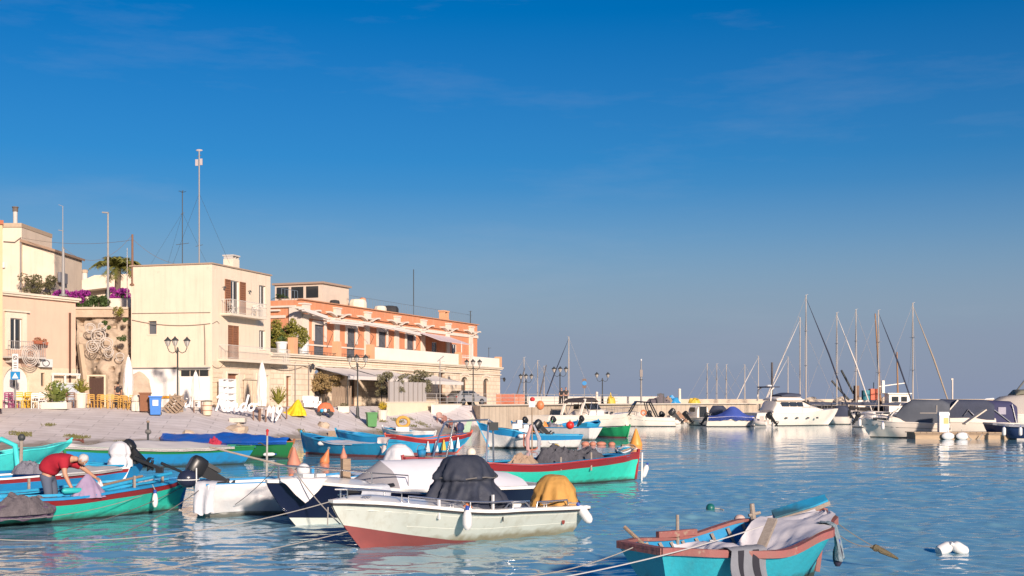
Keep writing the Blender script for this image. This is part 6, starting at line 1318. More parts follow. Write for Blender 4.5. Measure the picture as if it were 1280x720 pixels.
# long blue boat under a grey cover
gc, gh = gozzo('covered_boat', 'long blue boat with green rim under a pale grey cover', G(308,50.5)[:2], G(78,46)[:2], 2.1, (0.72,0.68,0.85), BLUE, GREEN, GREEN, BLUE, WEED, transom=True, thw=(), foredeck=0, strake_v=0.82)
gh.cover(gc, mat('pale_grey_cover',(0.58,0.55,0.53),0.85,col2=(0.5,0.47,0.45),scale=1,amt=0.7,bump=0.2), 0.13, 0.99, lambda f: 0.30*math.sin(math.pi*min(1,f*1.1))**0.6 if f < 0.9 else 0.12, 0.08)
t = thing('flag', 'red and navy flag cloth bunched at the end of the grey cover', 'flag', P(268,560,49.6)); heap(MB(),0.34,0.2,0.32,2,18,0.5).build('red_cloth', mat('red_flag',(0.36,0.02,0.05),0.8), t, smooth=True); MB().ell((0.3,0.02,0.08),(0.22,0.14,0.13),12,8).jit(0.06,5).build('navy_cloth', mat('navy_flag',(0.03,0.04,0.16),0.8), t, smooth=True)
# green boat under a blue tarpaulin
gb, gbh = gozzo('tarp_boat', 'green boat under a bright blue tarpaulin with white fenders', G(200,60)[:2], G(367,54.6)[:2], 2.1, (0.7,0.62,0.74), GREEN, None, mat('rust_orange_rim',(0.42,0.16,0.07),0.7), GREEN, WEED, thw=(), foredeck=0)
BTARP = mat('bright_blue_tarp', (0.012,0.12,0.50), 0.5, col2=(0.01,0.08,0.36), scale=1.5, amt=0.8, bump=0.35, bscale=6)
gbh.cover(gb, BTARP, 0.02, 0.97, lambda f: 0.42*math.sin(math.pi*(0.12+0.8*f))**0.7, 0.10, wav=0.10, seed=4)
for f,lab in ((0.60,'left'),(0.76,'right')): fender('white oval fender on the green tarpaulin boat, the %s one' % lab, local_to_world(gb, gbh.pt(f,1,-1,-0.14,-0.24)), 0.11, 0.5, (0,R(84)))
fender('flat white float low on the green tarpaulin boat hull', local_to_world(gb, gbh.pt(0.86,1,-1,-0.06,-0.52)), 0.08, 0.5, (0,R(88)))
# striped mooring pole
t = thing('mooring_pole', 'thin white and red mooring pole standing in front of the green boat', 'pole', W(333,590)); h_ = 1.46
MB().tube([(0,0,-0.5),(0.03,0,h_*0.9)],[0.045,0.035],8).build('shaft', mat('flaky_white_paint',(0.36,0.34,0.31),0.7,speck=(0.3,0.25,0.2),speck_t=0.55), t); MB().tube([(0.03,0,h_*0.9),(0.035,0,h_)],[0.038,0.042],8).build('red_top', mat('red_paint_top',(0.50,0.03,0.03),0.6), t); MB().lathe([(0.05,0),(0.06,0.04),(0.02,0.09)],8,(0.035,0,h_)).build('finial', mat('red_paint_top',(0.5,0.03,0.03),0.6), t); MB().tube([(0.03,0,h_*0.62),(-0.22,0,h_*0.72),(-0.3,0,h_*0.7)],0.03,6).build('hook', IRON, t)
# conical buoys
def cone_buoy(label, px, row, r, h, mt_=ORANGE, tilt=0.0, d=None):
    t = thing('cone_buoy', label, 'buoy', W(px,row)); M_ = Matrix.Rotation(tilt,4,'Y')
    MB().lathe([(r*0.8,-0.08),(r,0.05),(r,0.14),(r*0.62,h*0.5),(r*0.28,h*0.85),(r*0.12,h)],16).xf(M_).build('body', mt_, t, smooth=True); MB().tube([(r*0.2*math.cos(a*0.7),0,h+0.05+r*0.2*math.sin(a*0.7)) for a in range(9)],0.015,5,closed=True).xf(M_).build('eye', ROPE, t); return t
FAD = mat('faded_salmon_plastic', (0.50,0.21,0.14), 0.6, amt=0.5, scale=3)
cone_buoy('salmon conical buoy in front of the green tarpaulin boat', 367.5, 583, 0.27, 0.75, FAD); cone_buoy('tilted orange buoy with white neck below the small blue boat', 405, 579, 0.2, 0.6, ORANGE, R(18))
cone_buoy('orange teardrop buoy right of the large turquoise boat', 795, 558, 0.36, 1.0, mat('bright_orange_plastic',(0.75,0.30,0.06),0.45))
cone_buoy('small orange buoy hanging by the blue boat hull', 429.5, 573.5, 0.16, 0.5, FAD)
# blue boats near the slipway
e1, eh1 = gozzo('blue_boat', 'blue wooden boat with red bottom and tall bow', G(497,55.5)[:2], G(377,59.5)[:2], 1.9, (0.62,0.56,1.0), BLUE2, None, BLUE2, BLUE, BOOT, rb=0.3, transom=True, wl=0.12, thw=(0.3,0.55), foredeck=0.82)
eh1.cover(e1, CLOTH_W, 0.30, 0.62, lambda f: 0.10*math.sin(math.pi*f), 0.02, 'folded_sheet', wav=0.04)
fender('white oval fender on the side of the blue boat with red bottom', local_to_world(e1, eh1.pt(0.66,1,1,-0.1,-0.14)), 0.1, 0.5, (0,R(86)))
hang_cloth('pinkish white cloth flapping over the stern of the blue boat', local_to_world(e1, eh1.pt(0.03,1,1,0.1,0.3)), e1.rotation_euler.z+math.pi, 0.75, 0.75, mat('pinkish_cloth',(0.66,0.56,0.52),0.85), 4, point=0.7, fold=0.05)
e2, eh2 = gozzo('blue_boat', 'smaller blue boat moored behind the one with the red bottom', G(508,66.5)[:2], G(420,68.5)[:2], 1.7, (0.7,0.62,0.92), BLUE, None, BLUE2, BLUE, WEED, transom=True, thw=(0.4,))
e3, eh3 = gozzo('blue_red_boat', 'blue boat with red gunwale, bow pointing right toward the slipway', G(482,58.5)[:2], G(590,60.0)[:2], 1.9, (0.95,0.72,1.0), BLUE2, RED, mat('orange_red_rim',(0.50,0.09,0.05),0.6), BLUE, BOOT, rb=0.9, wl=0.10, thw=(0.4,0.6), strake_v=0.82)
p = local_to_world(e3, eh3.pt(0.55,1,-1,-0.03,-0.2))
for i in range(5):
    q = local_to_world(e3, eh3.pt(0.42+0.09*i,1,-1,-0.04,-0.34)); t = thing('pot_float', 'small pale rag float hung along the blue and red boat, %s' % ('leftmost','second from left','middle','fourth from left','rightmost')[i], 'float', q, 0, 'rag floats on the blue and red boat'); MB().lathe([(0.10,-0.22),(0.07,0.0),(0.02,0.28)],10,mod=lambda a,f: 1+0.2*math.sin(4*a+i)).build('body', [PLASTIC_W,mat('yellow_plastic',(0.6,0.42,0.05),0.5)][i == 2], t, smooth=True)
e4, eh4 = gozzo('blue_boat', 'blue and white boat beached behind the red-rimmed one', G(545,74)[:2], G(478,77)[:2], 1.8, (0.7,0.66,0.9), BLUE, WHITEH, WHITE_P, BLUE2, WEED, thw=(0.5,))
t = thing('cargo_float', 'yellow ring float on a white box on the small beached boat', 'float', local_to_world(e4, (0.5,0,0.75))); MB().box(-0.4,-0.25,-0.15,0.4,0.25,0.2).build('box', PLASTIC_W, t); MB().tube([(0.36*math.cos(a*0.5236),0.05,0.5+0.3*math.sin(a*0.5236)) for a in range(12)],0.1,8,closed=True).build('ring', mat('yellow_orange_float',(0.62,0.33,0.06),0.6), t, smooth=True)
# white and blue boat
w1, wh1 = gozzo('white_blue_boat', 'white boat with broad blue upper strake, bow pointing left', G(728,66)[:2], G(597,66)[:2], 2.1, (0.72,0.74,1.35), WHITEH, BLUE, BLUE2, BLUE, IRON, rb=0.7, wl=0.10, transom=True, thw=(0.3,0.6), strake_v=0.74)
fender('white fender on the bow side of the white and blue boat', local_to_world(w1, wh1.pt(0.62,1,1,-0.1,-0.22)), 0.12, 0.55, (0,R(86)))
MB().tube([wh1.pt(0.32,0.7,1,-0.01), wh1.pt(0.31,0.62,1,-0.04), wh1.pt(0.22,0.62,1,-0.04), wh1.pt(0.21,0.7,1,-0.01)],0.025,6).build('side_rail', WHITE_P, w1)
outboard(w1, (-0.6,0.2,1.0), 0.4, R(50), 0.9)
t = thing('ball_float', 'bright red ball float on the white and blue boat', 'float', P(712.5,531.5,66.2)); MB().ell((0,0,0),(0.22,0.22,0.22),14,10).build('body', mat('bright_red_plastic',(0.68,0.03,0.02),0.4), t, smooth=True); MB().tube([(0,0,0.2),(0,0,0.3)],0.03,6).build('eye', IRON, t)
t = thing('net_pole', 'brown pole hung with nets and ropes on the white and blue boat', 'pole', P(665,574,63)); MB().tube([(0,0,0),(0.0,0,2.65)],[0.04,0.03],7).build('shaft', WOOD, t)
for i,(a_,c_) in enumerate(((0.0,mat('pale_net',(0.42,0.42,0.46),0.95)),(2.2,NET),(4.0,mat('pink_net',(0.5,0.3,0.28),0.9)))):
    MB().tube([(0.05*math.cos(a_),0.05*math.sin(a_),1.75),(0.38*math.cos(a_),0.2*math.sin(a_),1.05),(0.34*math.cos(a_),0.2*math.sin(a_),0.5),(0.1*math.cos(a_),0,0.35)],[0.05,0.12,0.09,0.05],8).jit(0.06,5,i).build('net_hank', c_, t, smooth=True)
MB().tube([(-0.4,0,1.3),(-0.42,0,0.7),(-0.2,0,0.45),(0.2,0,0.5),(0.45,0,0.8)],0.05,6).build('float_line', mat('brick_red_rope',(0.42,0.14,0.09),0.8), t)
MB().box(-0.16,-0.1,2.65,0.16,0.1,2.95).build('top_box', PLASTIC_W, t); MB().ell((0.02,0,3.05),(0.13,0.12,0.12),10,8).build('top_float', mat('red_paint_top',(0.5,0.03,0.03),0.6), t); MB().ell((0.42,0,2.75),(0.2,0.16,0.24),12,8).build('orange_float', ORANGE, t)
# cluttered boats behind it
w2, wh2 = gozzo('white_boat', 'white boat full of crates and nets behind the blue and white one', G(745,80)[:2], G(640,84)[:2], 2.0, (0.8,0.78,1.05), WHITEH, None, BLUE, WHITE_P, WEED, thw=(0.5,), transom=True)
clut = [(668,532,mat('orange_net',(0.66,0.24,0.06),0.8)),(679,530,mat('orange_net',(0.66,0.24,0.06),0.8)),(690,533,mat('grey_net',(0.22,0.22,0.26),0.9)),(655,534,PLASTIC_W),(700,534,WOOD_G),(647,528,PLASTIC_W),(722,535,mat('pale_net',(0.42,0.42,0.46),0.9))]
for i,(px,row,mt_) in enumerate(clut):
    nm = ('orange net heap, the left one,','orange net heap, the right one,','grey net heap','white tub','driftwood-coloured crate','white canister by the bow','pale net heap')[i]
    t = thing('gear_heap', nm+' in the cluttered white boat', 'gear', P(px,row+8,81.5)); (MB().box(-0.34,-0.22,0,0.3,0.22,0.34).cbox((0.1,0,0.46),(0.36,0.3,0.22),0.4) if mt_ is PLASTIC_W else heap(MB(),0.5,0.35,0.4+0.1*(i%3),i+3,14,0.4)).build('pile', mt_, t, smooth=mt_ is not PLASTIC_W)
t = thing('gear_basket', 'pale yellow basket with green cloth in the cluttered white boat', 'basket', P(673,537,81)); MB().lathe([(0.28,0),(0.36,0.45),(0.4,0.5)],12).build('basket', mat('pale_yellow_plastic',(0.6,0.5,0.3),0.6), t); MB().ell((-0.02,0,0.52),(0.22,0.2,0.16),10,8).jit(0.05,6).build('green_cloth', mat('green_cloth',(0.03,0.4,0.12),0.8), t)
gr, grh = gozzo('green_boat', 'small bright green boat beyond the large turquoise one', G(738,88)[:2], G(787,84)[:2], 1.6, (0.62,0.55,0.8), GREEN2, None, GREEN2, GREEN2, BOOT, wl=0.08, thw=(0.4,), transom=True)
t = thing('loose_floats', 'string of faded orange floats in the water behind the white and blue boat', 'float', W(735,557)); 
for i in range(5): MB().ell((-0.75+0.5*i+rnd(-0.15,0.15),rnd(-0.8,0.8),0.08),(rnd(0.16,0.3),0.2,rnd(0.1,0.19)),10,8).build('float', FAD, t, smooth=True)
# large turquoise and red boat
bj, jh = gozzo('large_fishing_boat', 'large turquoise fishing boat with red strake and nets on board', (-3.1,35.5), (4.08,39.95), 2.6, (0.92,0.66,0.88), TEAL, RED, RED, BLUE, WEED, rb=0.15, rs=0.2, wl=0.06, strake_v=0.80, thw=(0.2,0.35,0.6,0.75), foredeck=0.86)
jh.sidedeck(bj, BLUE2, 0.08, 0.92, 0.25, dz=0.048)
JN = mat('charcoal_net', (0.10,0.10,0.115), 0.95, col2=(0.05,0.05,0.06), scale=7, amt=0.9, bump=1.0, bscale=30)
for i,(tx,y,rx,h_) in enumerate(((0.60,-0.25,0.75,0.62),(0.74,-0.2,0.8,0.5))):
    q = local_to_world(bj, (lerp(-jh.L/2,jh.L/2,tx),y,0.56)); t = thing('fishing_net', 'charcoal net pile on the large turquoise boat, '+('beside the yellow buoy' if i == 0 else 'toward the right end'), 'net', q, bj.rotation_euler.z); heap(MB(),rx,0.5,h_,i*3+1,30,0.3).build('net_pile', JN, t, smooth=True)
q = local_to_world(bj, (lerp(-jh.L/2,jh.L/2,0.45),-0.35,0.6)); t = thing('fishing_net', 'pale tan net roll on the large turquoise boat below the yellow buoy', 'net', q, bj.rotation_euler.z); heap(MB(),0.55,0.25,0.3,8,20,0.5).build('net_pile', mat('tan_net',(0.38,0.27,0.19),0.95,bump=1,bscale=30), t, smooth=True)
t = thing('ball_float', 'yellow float on the large turquoise boat', 'float', P(693.5,561,38.2)); MB().ell((0,0,0),(0.18,0.14,0.16),14,10).build('body', mat('yellow_plastic',(0.62,0.42,0.04),0.45), t, smooth=True); MB().tube([(-0.12,0,-0.1),(-0.35,0,-0.3)],0.05,7).build('rope_tail', FAD, t)
q = local_to_world(bj, (jh.L/2-0.6,0,0.88)); t = thing('rope_coil', 'coil of blue and white rope on the right end of the large turquoise boat', 'rope', q)
for i in range(6): MB().tube([(0.03*i+rnd(0.2,0.32)*math.cos(a*0.4488),0.28*math.sin(a*0.4488),0.06+0.035*i+0.05*math.sin(a+i)) for a in range(14)],0.025,5,closed=True).build('loop', [BLUE2,CLOTH_W,mat('tan_net',(0.38,0.27,0.19),0.95)][i%3], t)
# stainless arch of the large boat
def warch(pts, r=0.035): return MB().tube([Matrix.Rotation(-bj.rotation_euler.z,4,'Z') @ (p-bj.location) for p in pts], r, 8)
warch([P(536,588,36.0),P(549,545,36.4),P(556,529,36.6),P(559,527,36.6),P(610,524.5,37.6),P(616,528,37.7),P(617,580,37.7)],0.03).build('arch_frame', STEEL, bj); warch([P(556,580,36.9),P(566,535,36.9),P(568,527,36.9)],0.03).build('arch_leg', STEEL, bj); warch([P(607,585,37.0),P(611,524.5,37.6)],0.03).build('arch_leg', STEEL, bj)
MB().box(*(Matrix.Rotation(-bj.rotation_euler.z,4,'Z') @ (P(613,538,37.6)-bj.location)-Vector((0.1,0.1,0.0))), *(Matrix.Rotation(-bj.rotation_euler.z,4,'Z') @ (P(619,532,37.6)-bj.location)+Vector((0.1,0.1,0.1)))).build('arch_box', IRON, bj)
for px,d_,h_ in ((739,37.7,0.55),(701,37.0,0.4)): o = warch([P(px,588,d_),P(px,588-h_*FPX/d_,d_)],0.03).build('thole_pin', WOOD_G, bj)
fender('white fender hung behind the right end of the large turquoise boat', local_to_world(bj, (jh.L/2+0.25,0.1,0.08)), 0.1, 0.42, (0,R(20)))
MB().tube([(jh.L/2+0.1,-0.05,0.0),(jh.L/2+0.12,-0.05,0.9)],0.03,6).build('rudder_head', PLASTIC_W, bj)
shroud_thing('white hood over an outboard motor between the tent and the blue boats', P(499,590,37.5), 0.3, [(0.46,0.0),(0.46,0.2),(0.43,0.4),(0.38,0.58),(0.30,0.72),(0.18,0.82),(0.05,0.86)], CLOTH_W, cat='cover', name='motor_hood', n=48, folds=6, amp=0.11, sx=1.1)
t = thing('buoy', 'pale ball buoy seen above the navy tarpaulin', 'buoy', P(589,566,36.0)); MB().ell((0,0,0),(0.14,0.14,0.15),14,10).build('body', mat('cream_plastic',(0.7,0.62,0.5),0.5), t, smooth=True); MB().lathe([(0.04,-0.3),(0.05,-0.12)],8).build('stem', ROPE, t)
t = thing('blue_bucket', 'blue bucket on the left end of the large turquoise boat', 'bucket', P(527,573,35.9)); MB().lathe([(0.10,0),(0.14,0.24),(0.155,0.25),(0.12,0.23)],14).build('body', BLUE, t, smooth=True); MB().tube([(-0.14,0,0.24),(-0.1,0,0.36),(0,0,0.4),(0.1,0,0.36),(0.14,0,0.24)],0.012,5).build('handle', STEEL, t)
tag(MB().beam(P(505,572,36.2),P(580,575,35.8),0.14,0.12).build('plank', WOOD), 'long brown timber lying along the rail of the large turquoise boat', 'plank')

for pa,pb,da,db,lab,hm,st in ((690,722,100,101.5,'small white open boat tucked behind the crates boat',WHITEH,BLUE),(726,748,104,106,'small pale blue boat beyond the crates boat',BLUE2,None),(655,690,97,99,'white rowing boat close under the quay wall',WHITEH,GREEN)):
    tt_, hh_ = gozzo('rowing_boat', lab, G(pa,da)[:2], G(pb,db)[:2], 1.7, (0.62,0.55,0.85), hm, st, st or hm, BLUE, WEED, thw=(0.35,0.6), transom=True); outboard(tt_, (-hh_.L/2-0.06,0,0.72), 0, R(48), 0.9)
# ------------------------------------------------------------------ things on the quay and slipway
_flat = [(q[0],q[1],q[2],c) for r in rows for c,q in enumerate(r)]
def ground_z(x, y):
    best, z, c = 9e9, 0, 0
    for a,b_,zz,cc in _flat:
        d = (a-x)**2+(b_-y)**2
        if d < best: best, z, c = d, zz, cc
    return ZQ if c >= 40 else z
def on_ground(px, d): 
    p = G(px, d); p.z = ground_z(p.x, p.y); return p
LGLASS = mat('lantern_milk_glass', (0.45,0.42,0.38), 0.3, amt=0.2)
def lamp(label, px, d, toprow, heads=3, base=None):
    p = on_ground(px, d) if base is None else G(px,d,base); h = EYE-(toprow-HZ)/FPX*d - p.z
    t = thing('street_lamp', label, 'street lamp', p, 0, 'wrought-iron harbour lamps'); zc = h-0.95
    MB().lathe([(0.2,0),(0.2,0.12),(0.13,0.2),(0.12,0.8),(0.09,0.9),(0.06,1.0),(0.05,zc),(0.09,zc+0.05),(0.06,zc+0.22),(0.02,zc+0.3)],10).build('pole', IRON, t, smooth=True)
    for k in range(heads):
        a = {2:(0.15,math.pi+0.15),3:(math.pi+0.1,-0.1,math.pi/2*3),4:(0,1.57,3.14,4.71)}[heads][k]; c, s = math.cos(a), math.sin(a)
        o = MB().tube([(0.03*c,0.03*s,zc+0.05),(0.3*c,0.3*s,zc-0.1),(0.52*c,0.52*s,zc+0.0),(0.62*c,0.62*s,zc+0.22),(0.62*c,0.62*s,zc+0.34)],0.028,6).build('arm', IRON, t)
        MB().lathe([(0.07,0.34),(0.19,0.66),(0.19,0.68)],8,(0.62*c,0.62*s,zc)).build('glass', LGLASS, o); MB().lathe([(0.25,0.68),(0.22,0.74),(0.08,0.86),(0.03,0.95)],8,(0.62*c,0.62*s,zc)).build('cap', IRON, o)
        for q in range(4): b_ = q*1.571; MB().tube([(0.62*c+0.07*math.cos(b_),0.62*s+0.07*math.sin(b_),zc+0.34),(0.62*c+0.2*math.cos(b_),0.62*s+0.2*math.sin(b_),zc+0.68)],0.012,4).build('lantern_bar', IRON, o)
    return t
lamp('wrought-iron lamp with three lanterns in front of the cream house', 222, 79.5, 421); lamp('wrought-iron lamp with three lanterns beside the green bin', 447, 95, 443)
lamp('wrought-iron lamp with three lanterns by the parked car', 591.5, 118, 449, base=ZQ); lamp('wrought-iron lamp with three lanterns at the orange mesh fence', 657.5, 140, 467, base=ZQ)
lamp('wrought-iron lamp with three lanterns above the two standing people', 700, 127, 458, base=ZQ); lamp('wrought-iron lamp with two lanterns right of the road sign', 753, 135, 465, 2, base=ZQ)
# solar lamp
p = OP+UP*xp(550,-4)+YP*-4.0; t = thing('solar_lamp', 'thin pole with a tilted solar panel lamp by the arched door', 'lamp', (p.x,p.y,ZQ-0.1)); h_ = EYE-(449-HZ)/FPX*p.y-ZQ
MB().tube([(0,0,0),(0,0,h_)],0.045,7).build('pole', MG, t); MB().cbox((0.05,0,h_+0.15),(0.75,0.55,0.05),m=Matrix.Rotation(R(-40),4,'Y')).build('solar_panel', mat('solar_grey',(0.30,0.30,0.33),0.3), t); MB().beam((0,0,h_-0.15),(0.45,-0.2,h_-0.1),0.1,0.05).build('lamp_head', PWHITE, t)
# railing along the quay edge
rl = thing('quay_railing', 'grey metal railing along the top of the quay', 'railing'); RG = mat('grey_rail_paint',(0.36,0.34,0.32),0.5)
RP = [(-8.5,107.5),(-5.0,113.2),(4.2,122.3),(11.5,134.5)]
me_post = MB().tube([(0,0,0),(0,0,1.08)],0.03,6).mesh('post', RG); me_rail = MB().tube([(-0.5,0,0),(0.5,0,0)],0.026,6).mesh('rail', RG)
for (x0,y0),(x1,y1) in zip(RP, RP[1:]):
    L_ = math.hypot(x1-x0,y1-y0); n = int(round(L_/1.9)); a = math.atan2(y1-y0,x1-x0)
    for i in range(n):
        o = bpy.data.objects.new('post', me_post); COL.objects.link(o); o.parent = rl; o.location = (lerp(x0,x1,i/n),lerp(y0,y1,i/n),ZQ)
        for z in (0.35,0.7,1.06):
            o = bpy.data.objects.new('rail', me_rail); COL.objects.link(o); o.parent = rl; o.location = (lerp(x0,x1,(i+.5)/n),lerp(y0,y1,(i+.5)/n),ZQ+z); o.rotation_euler.z = a; o.scale.x = L_/n
t = thing('mesh_fence', 'orange plastic mesh barrier on the quay beside the stone house', 'fence', G(638,127,ZQ)); ORM = mat('orange_mesh',(0.60,0.20,0.10),0.8)
xw = 17.5/FPX*127
for i in range(6): MB().tube([(lerp(-xw,xw,i/5),0.15*i,0),(lerp(-xw,xw,i/5),0.15*i,1.15)],0.03,5).build('stake', IRON, t)
m = MB()
for k in range(9): m.tube([(lerp(-xw,xw,i/10),0.075*i-0.03,0.08+k*0.125+0.04*math.sin(i*1.3)) for i in range(11)],0.035,4)
for k in range(29): m.tube([(lerp(-xw,xw,k/28),0.75*k/28-0.03,0.06),(lerp(-xw,xw,k/28),0.75*k/28-0.03,1.12)],0.028,4)
m.build('mesh', ORM, t, kind='stuff')
# parked car
def car(label, loc, rz, body):
    t = thing('parked_car', label, 'car', loc, rz); L_, Wd = 4.1, 1.7
    prof = [(-2.05,0.35),(-2.05,0.75),(-1.85,0.95),(-1.3,1.42),(0.3,1.45),(0.95,0.98),(1.85,0.82),(2.05,0.6),(2.05,0.35)]
    g = []
    for y,k in ((-0.85,0.9),(-0.83,0.97),(-0.7,1.0),(0.7,1.0),(0.83,0.97),(0.85,0.9)): g.append([(x*(0.99 if abs(y) > 0.8 else 1), y*(1 if z < 1.0 else 0.84), 0.35+(z-0.35)*k) for x,z in prof])
    m = MB().grid(g); m.add(g[0],[tuple(range(8,-1,-1))]); m.add(g[-1],[tuple(range(9))]); m.build('body', body, t, smooth=True, ang=30)
    for s in (-1,1):
        for x0,x1,x2,x3 in ((-1.55,-0.5,-0.5,-1.2),(-0.42,0.75,0.28,-0.42)): MB().add([(x0,0.80*s,0.98),(x1,0.80*s,0.98),(x2,0.735*s,1.36),(x3,0.735*s,1.36)],[(0,1,2,3) if s < 0 else (3,2,1,0)]).build('side_window', GLASS_D, t)
        for x in (-1.3,1.3):
            o = MB().tube([(x,0.72*s,0.32),(x,0.88*s,0.32)],0.32,16).build('wheel', RUBBER, t); MB().tube([(x,0.80*s,0.32),(x,0.90*s,0.32)],0.19,12).build('rim', STEEL, o)
        MB().ell((1.93,0.6*s,0.68),(0.12,0.2,0.09),10,6).build('headlight', PLASTIC_W, t); MB().ell((-2.0,0.65*s,0.78),(0.08,0.14,0.12),10,6).build('tail_light', mat('red_lens',(0.4,0.02,0.02),0.3), t); MB().ell((0.75,0.93*s,1.0),(0.09,0.1,0.07),8,6).build('mirror', body, t)
    MB().cbox((0.62,0,1.24),(0.03,1.2,0.62),m=Matrix.Rotation(R(-54),4,'Y')).build('windscreen', GLASS_D, t); MB().cbox((-1.62,0,1.22),(0.03,1.2,0.5),m=Matrix.Rotation(R(48),4,'Y')).build('rear_window', GLASS_D, t)
    return t
car('silver-white small car parked behind the quay railing', G(583,121.5,ZQ), R(48), mat('silver_car_paint',(0.36,0.36,0.37),0.25,metal=0.3,amt=0.1))
# people
def standing(label, loc, rz, h, top, legs, hair, pose=0, skirt=False):
    t = thing('person', label, 'person', loc, rz); k = h/1.7
    J = [((0,0,0.92),0.11),((0,0,1.1),0.105),((0,0,1.32),0.12),((0,0,1.45),0.06),((0,0,1.52),0.05)]; E = [(0,1),(1,2),(2,3),(3,4)]
    def add(p, r, q): J.append((p,r)); E.append((q,len(J)-1)); return len(J)-1
    for s in (-1,1):
        a = add((0,0.09*s,0.84),0.095,0); a = add((0.02,0.1*s,0.47),0.065,a); a = add((0,0.1*s,0.09),0.045,a); add((0.12,0.11*s,0.04),0.04,a)
        a = add((0,0.18*s,1.38),0.06,2); a = add((0.02+0.08*pose,0.23*s,1.12),0.045,a); a = add((0.1+0.12*pose,0.2*s,0.9+0.16*pose),0.034,a); add((0.14+0.14*pose,0.18*s,0.84+0.16*pose),0.032,a)
    J = [(tuple(c*k for c in p), r*k) for p,r in J]; skin_body('body', J, E, SKIN_, t)
    T = [((0,0,0.94),0.145),((0,0,1.1),0.135),((0,0,1.33),0.15),((0,0,1.42),0.08)]; TE = [(0,1),(1,2),(2,3)]
    for s in (-1,1): T += [((0,0.18*s,1.38),0.08),((0.01+0.05*pose,0.225*s,1.18),0.065)]; n = len(T); TE += [(2,n-2),(n-2,n-1)]
    skin_body('top', [(tuple(c*k for c in p), r*k) for p,r in T], TE, top, t)
    B = [((0,0,0.95),0.135),((0,0,0.86),0.14)]; BE = [(0,1)]
    for s in (-1,1): B += [((0,0.095*s,0.78),0.105),((0.02,0.1*s,0.47),0.08),((0,0.1*s,0.12),0.062)]; n = len(B); BE += [(1,n-3),(n-3,n-2),(n-2,n-1)]
    skin_body('trousers', [(tuple(c*k for c in p), r*k) for p,r in B], BE, legs, t)
    MB().ell((0.01*k,0,1.61*k),(0.09*k,0.075*k,0.112*k),14,10).ell((0.1*k,0,1.6*k),(0.018*k,0.012*k,0.022*k),6,5).build('head', SKIN_, t, smooth=True); m = MB().ell((-0.015*k,0,1.635*k),(0.095*k,0.085*k,0.105*k),14,10); m.V = [(min(x,0.055*k),y,max(z,1.56*k)) for x,y,z in m.V]; m.build('hair', hair, t, smooth=True)
    return t
DARKC = mat('dark_clothes',(0.03,0.03,0.035),0.85); DK_HAIR = mat('dark_hair',(0.03,0.02,0.015),0.7)
p = on_ground(147.5, 80.2); standing('person in dark clothes standing behind the yellow chairs', p, R(100), 1.66, DARKC, DARKC, DK_HAIR)
standing('person in dark jacket at the railing, the left of two', G(702,123,ZQ), R(-100), 1.7, DARKC, DARKC, DK_HAIR, 0.6); standing('person in dark jacket at the railing, the right of two', G(707.5,123.6,ZQ), R(-80), 1.75, mat('charcoal_jacket',(0.05,0.045,0.045),0.85), DARKC, DK_HAIR, 0.3)
# chairs and tables
def chair(label, loc, rz, mt_, group=None, w=0.44, back=0.85):
    t = thing('chair', label, 'chair', loc, rz, group)
    for sx in (-1,1):
        for sy in (-1,1): MB().box(sx*w/2-0.02,sy*w/2-0.02,0,sx*w/2+0.02,sy*w/2+0.02,0.45 if sx > 0 else back).build('leg', mt_, t)
    MB().box(-w/2-0.02,-w/2-0.02,0.45,w/2+0.02,w/2+0.02,0.485).build('seat', mt_, t)
    for z in (0.58,0.70,0.80): MB().box(-w/2-0.012,-w/2+0.02,z*back/0.85,-w/2+0.012,w/2-0.02,(z+0.06)*back/0.85).build('back_slat', mt_, t)
    MB().box(-w/2+0.02,-w/2-0.01,0.2,w/2-0.02,-w/2+0.01,0.225).build('stretcher', mt_, t); MB().box(-w/2+0.02,w/2-0.01,0.2,w/2-0.02,w/2+0.01,0.225).build('stretcher', mt_, t)
    return t
def table(label, loc, rz, mt_, w=0.7, h=0.74):
    t = thing('table', label, 'table', loc, rz)
    for sx in (-1,1):
        for sy in (-1,1): MB().box(sx*w*0.42-0.025,sy*w*0.42-0.025,0,sx*w*0.42+0.025,sy*w*0.42+0.025,h).build('leg', mt_, t)
    n = 5
    for i in range(n): MB().box(-w/2,-w/2+w*i/n+0.005,h,w/2,-w/2+w*(i+1)/n-0.005,h+0.03).build('top_slat', mt_, t)
    return t
CYEL = mat('yellow_chair_paint',(0.68,0.40,0.04),0.5); CPNK = mat('magenta_chair_paint',(0.30,0.05,0.16),0.5); CWHT = mat('white_chair_paint',(0.72,0.70,0.68),0.5); CWD = mat('honey_wood',(0.58,0.33,0.08),0.6,scale=6); CBR = mat('dark_brown_wood',(0.17,0.085,0.05),0.6); CTQ = mat('turquoise_chair_paint',(0.2,0.45,0.45),0.5)
seq = [(3,78.2,CTQ,'turquoise chair at the left edge of the café row'),(9,77.6,CPNK,'magenta chair, first of the café row'),(17,77.8,CPNK,'magenta chair, right of the first magenta one'),(25,77.6,CYEL,'yellow chair beside the magenta ones'),(33,77.7,CYEL,'yellow chair, second from the magenta ones'),(38,78.4,CYEL,'yellow chair behind the gap in the café row'),(45,77.7,CWHT,'white chair, first right of the yellow ones'),(53,77.9,CWHT,'white chair left of the leafy planter'),(84,78.3,CBR,'dark metal chair right of the leafy planter'),(90,78.6,CBR,'dark metal chair beside the tall white planter')]
for i,(px,d,mt_,lab) in enumerate(seq): chair(lab, on_ground(px,d), R([95,-80,60,100,-95,80][i%6]), mt_, 'café chairs by the pink house', 0.42, 0.98)
table('magenta table behind the first café chairs', on_ground(14,79.4), 0.2, CPNK); table('yellow table behind the yellow café chairs', on_ground(30,79.4), 0.1, CYEL); table('white table behind the white café chairs', on_ground(49,79.6), 0.1, CWHT)
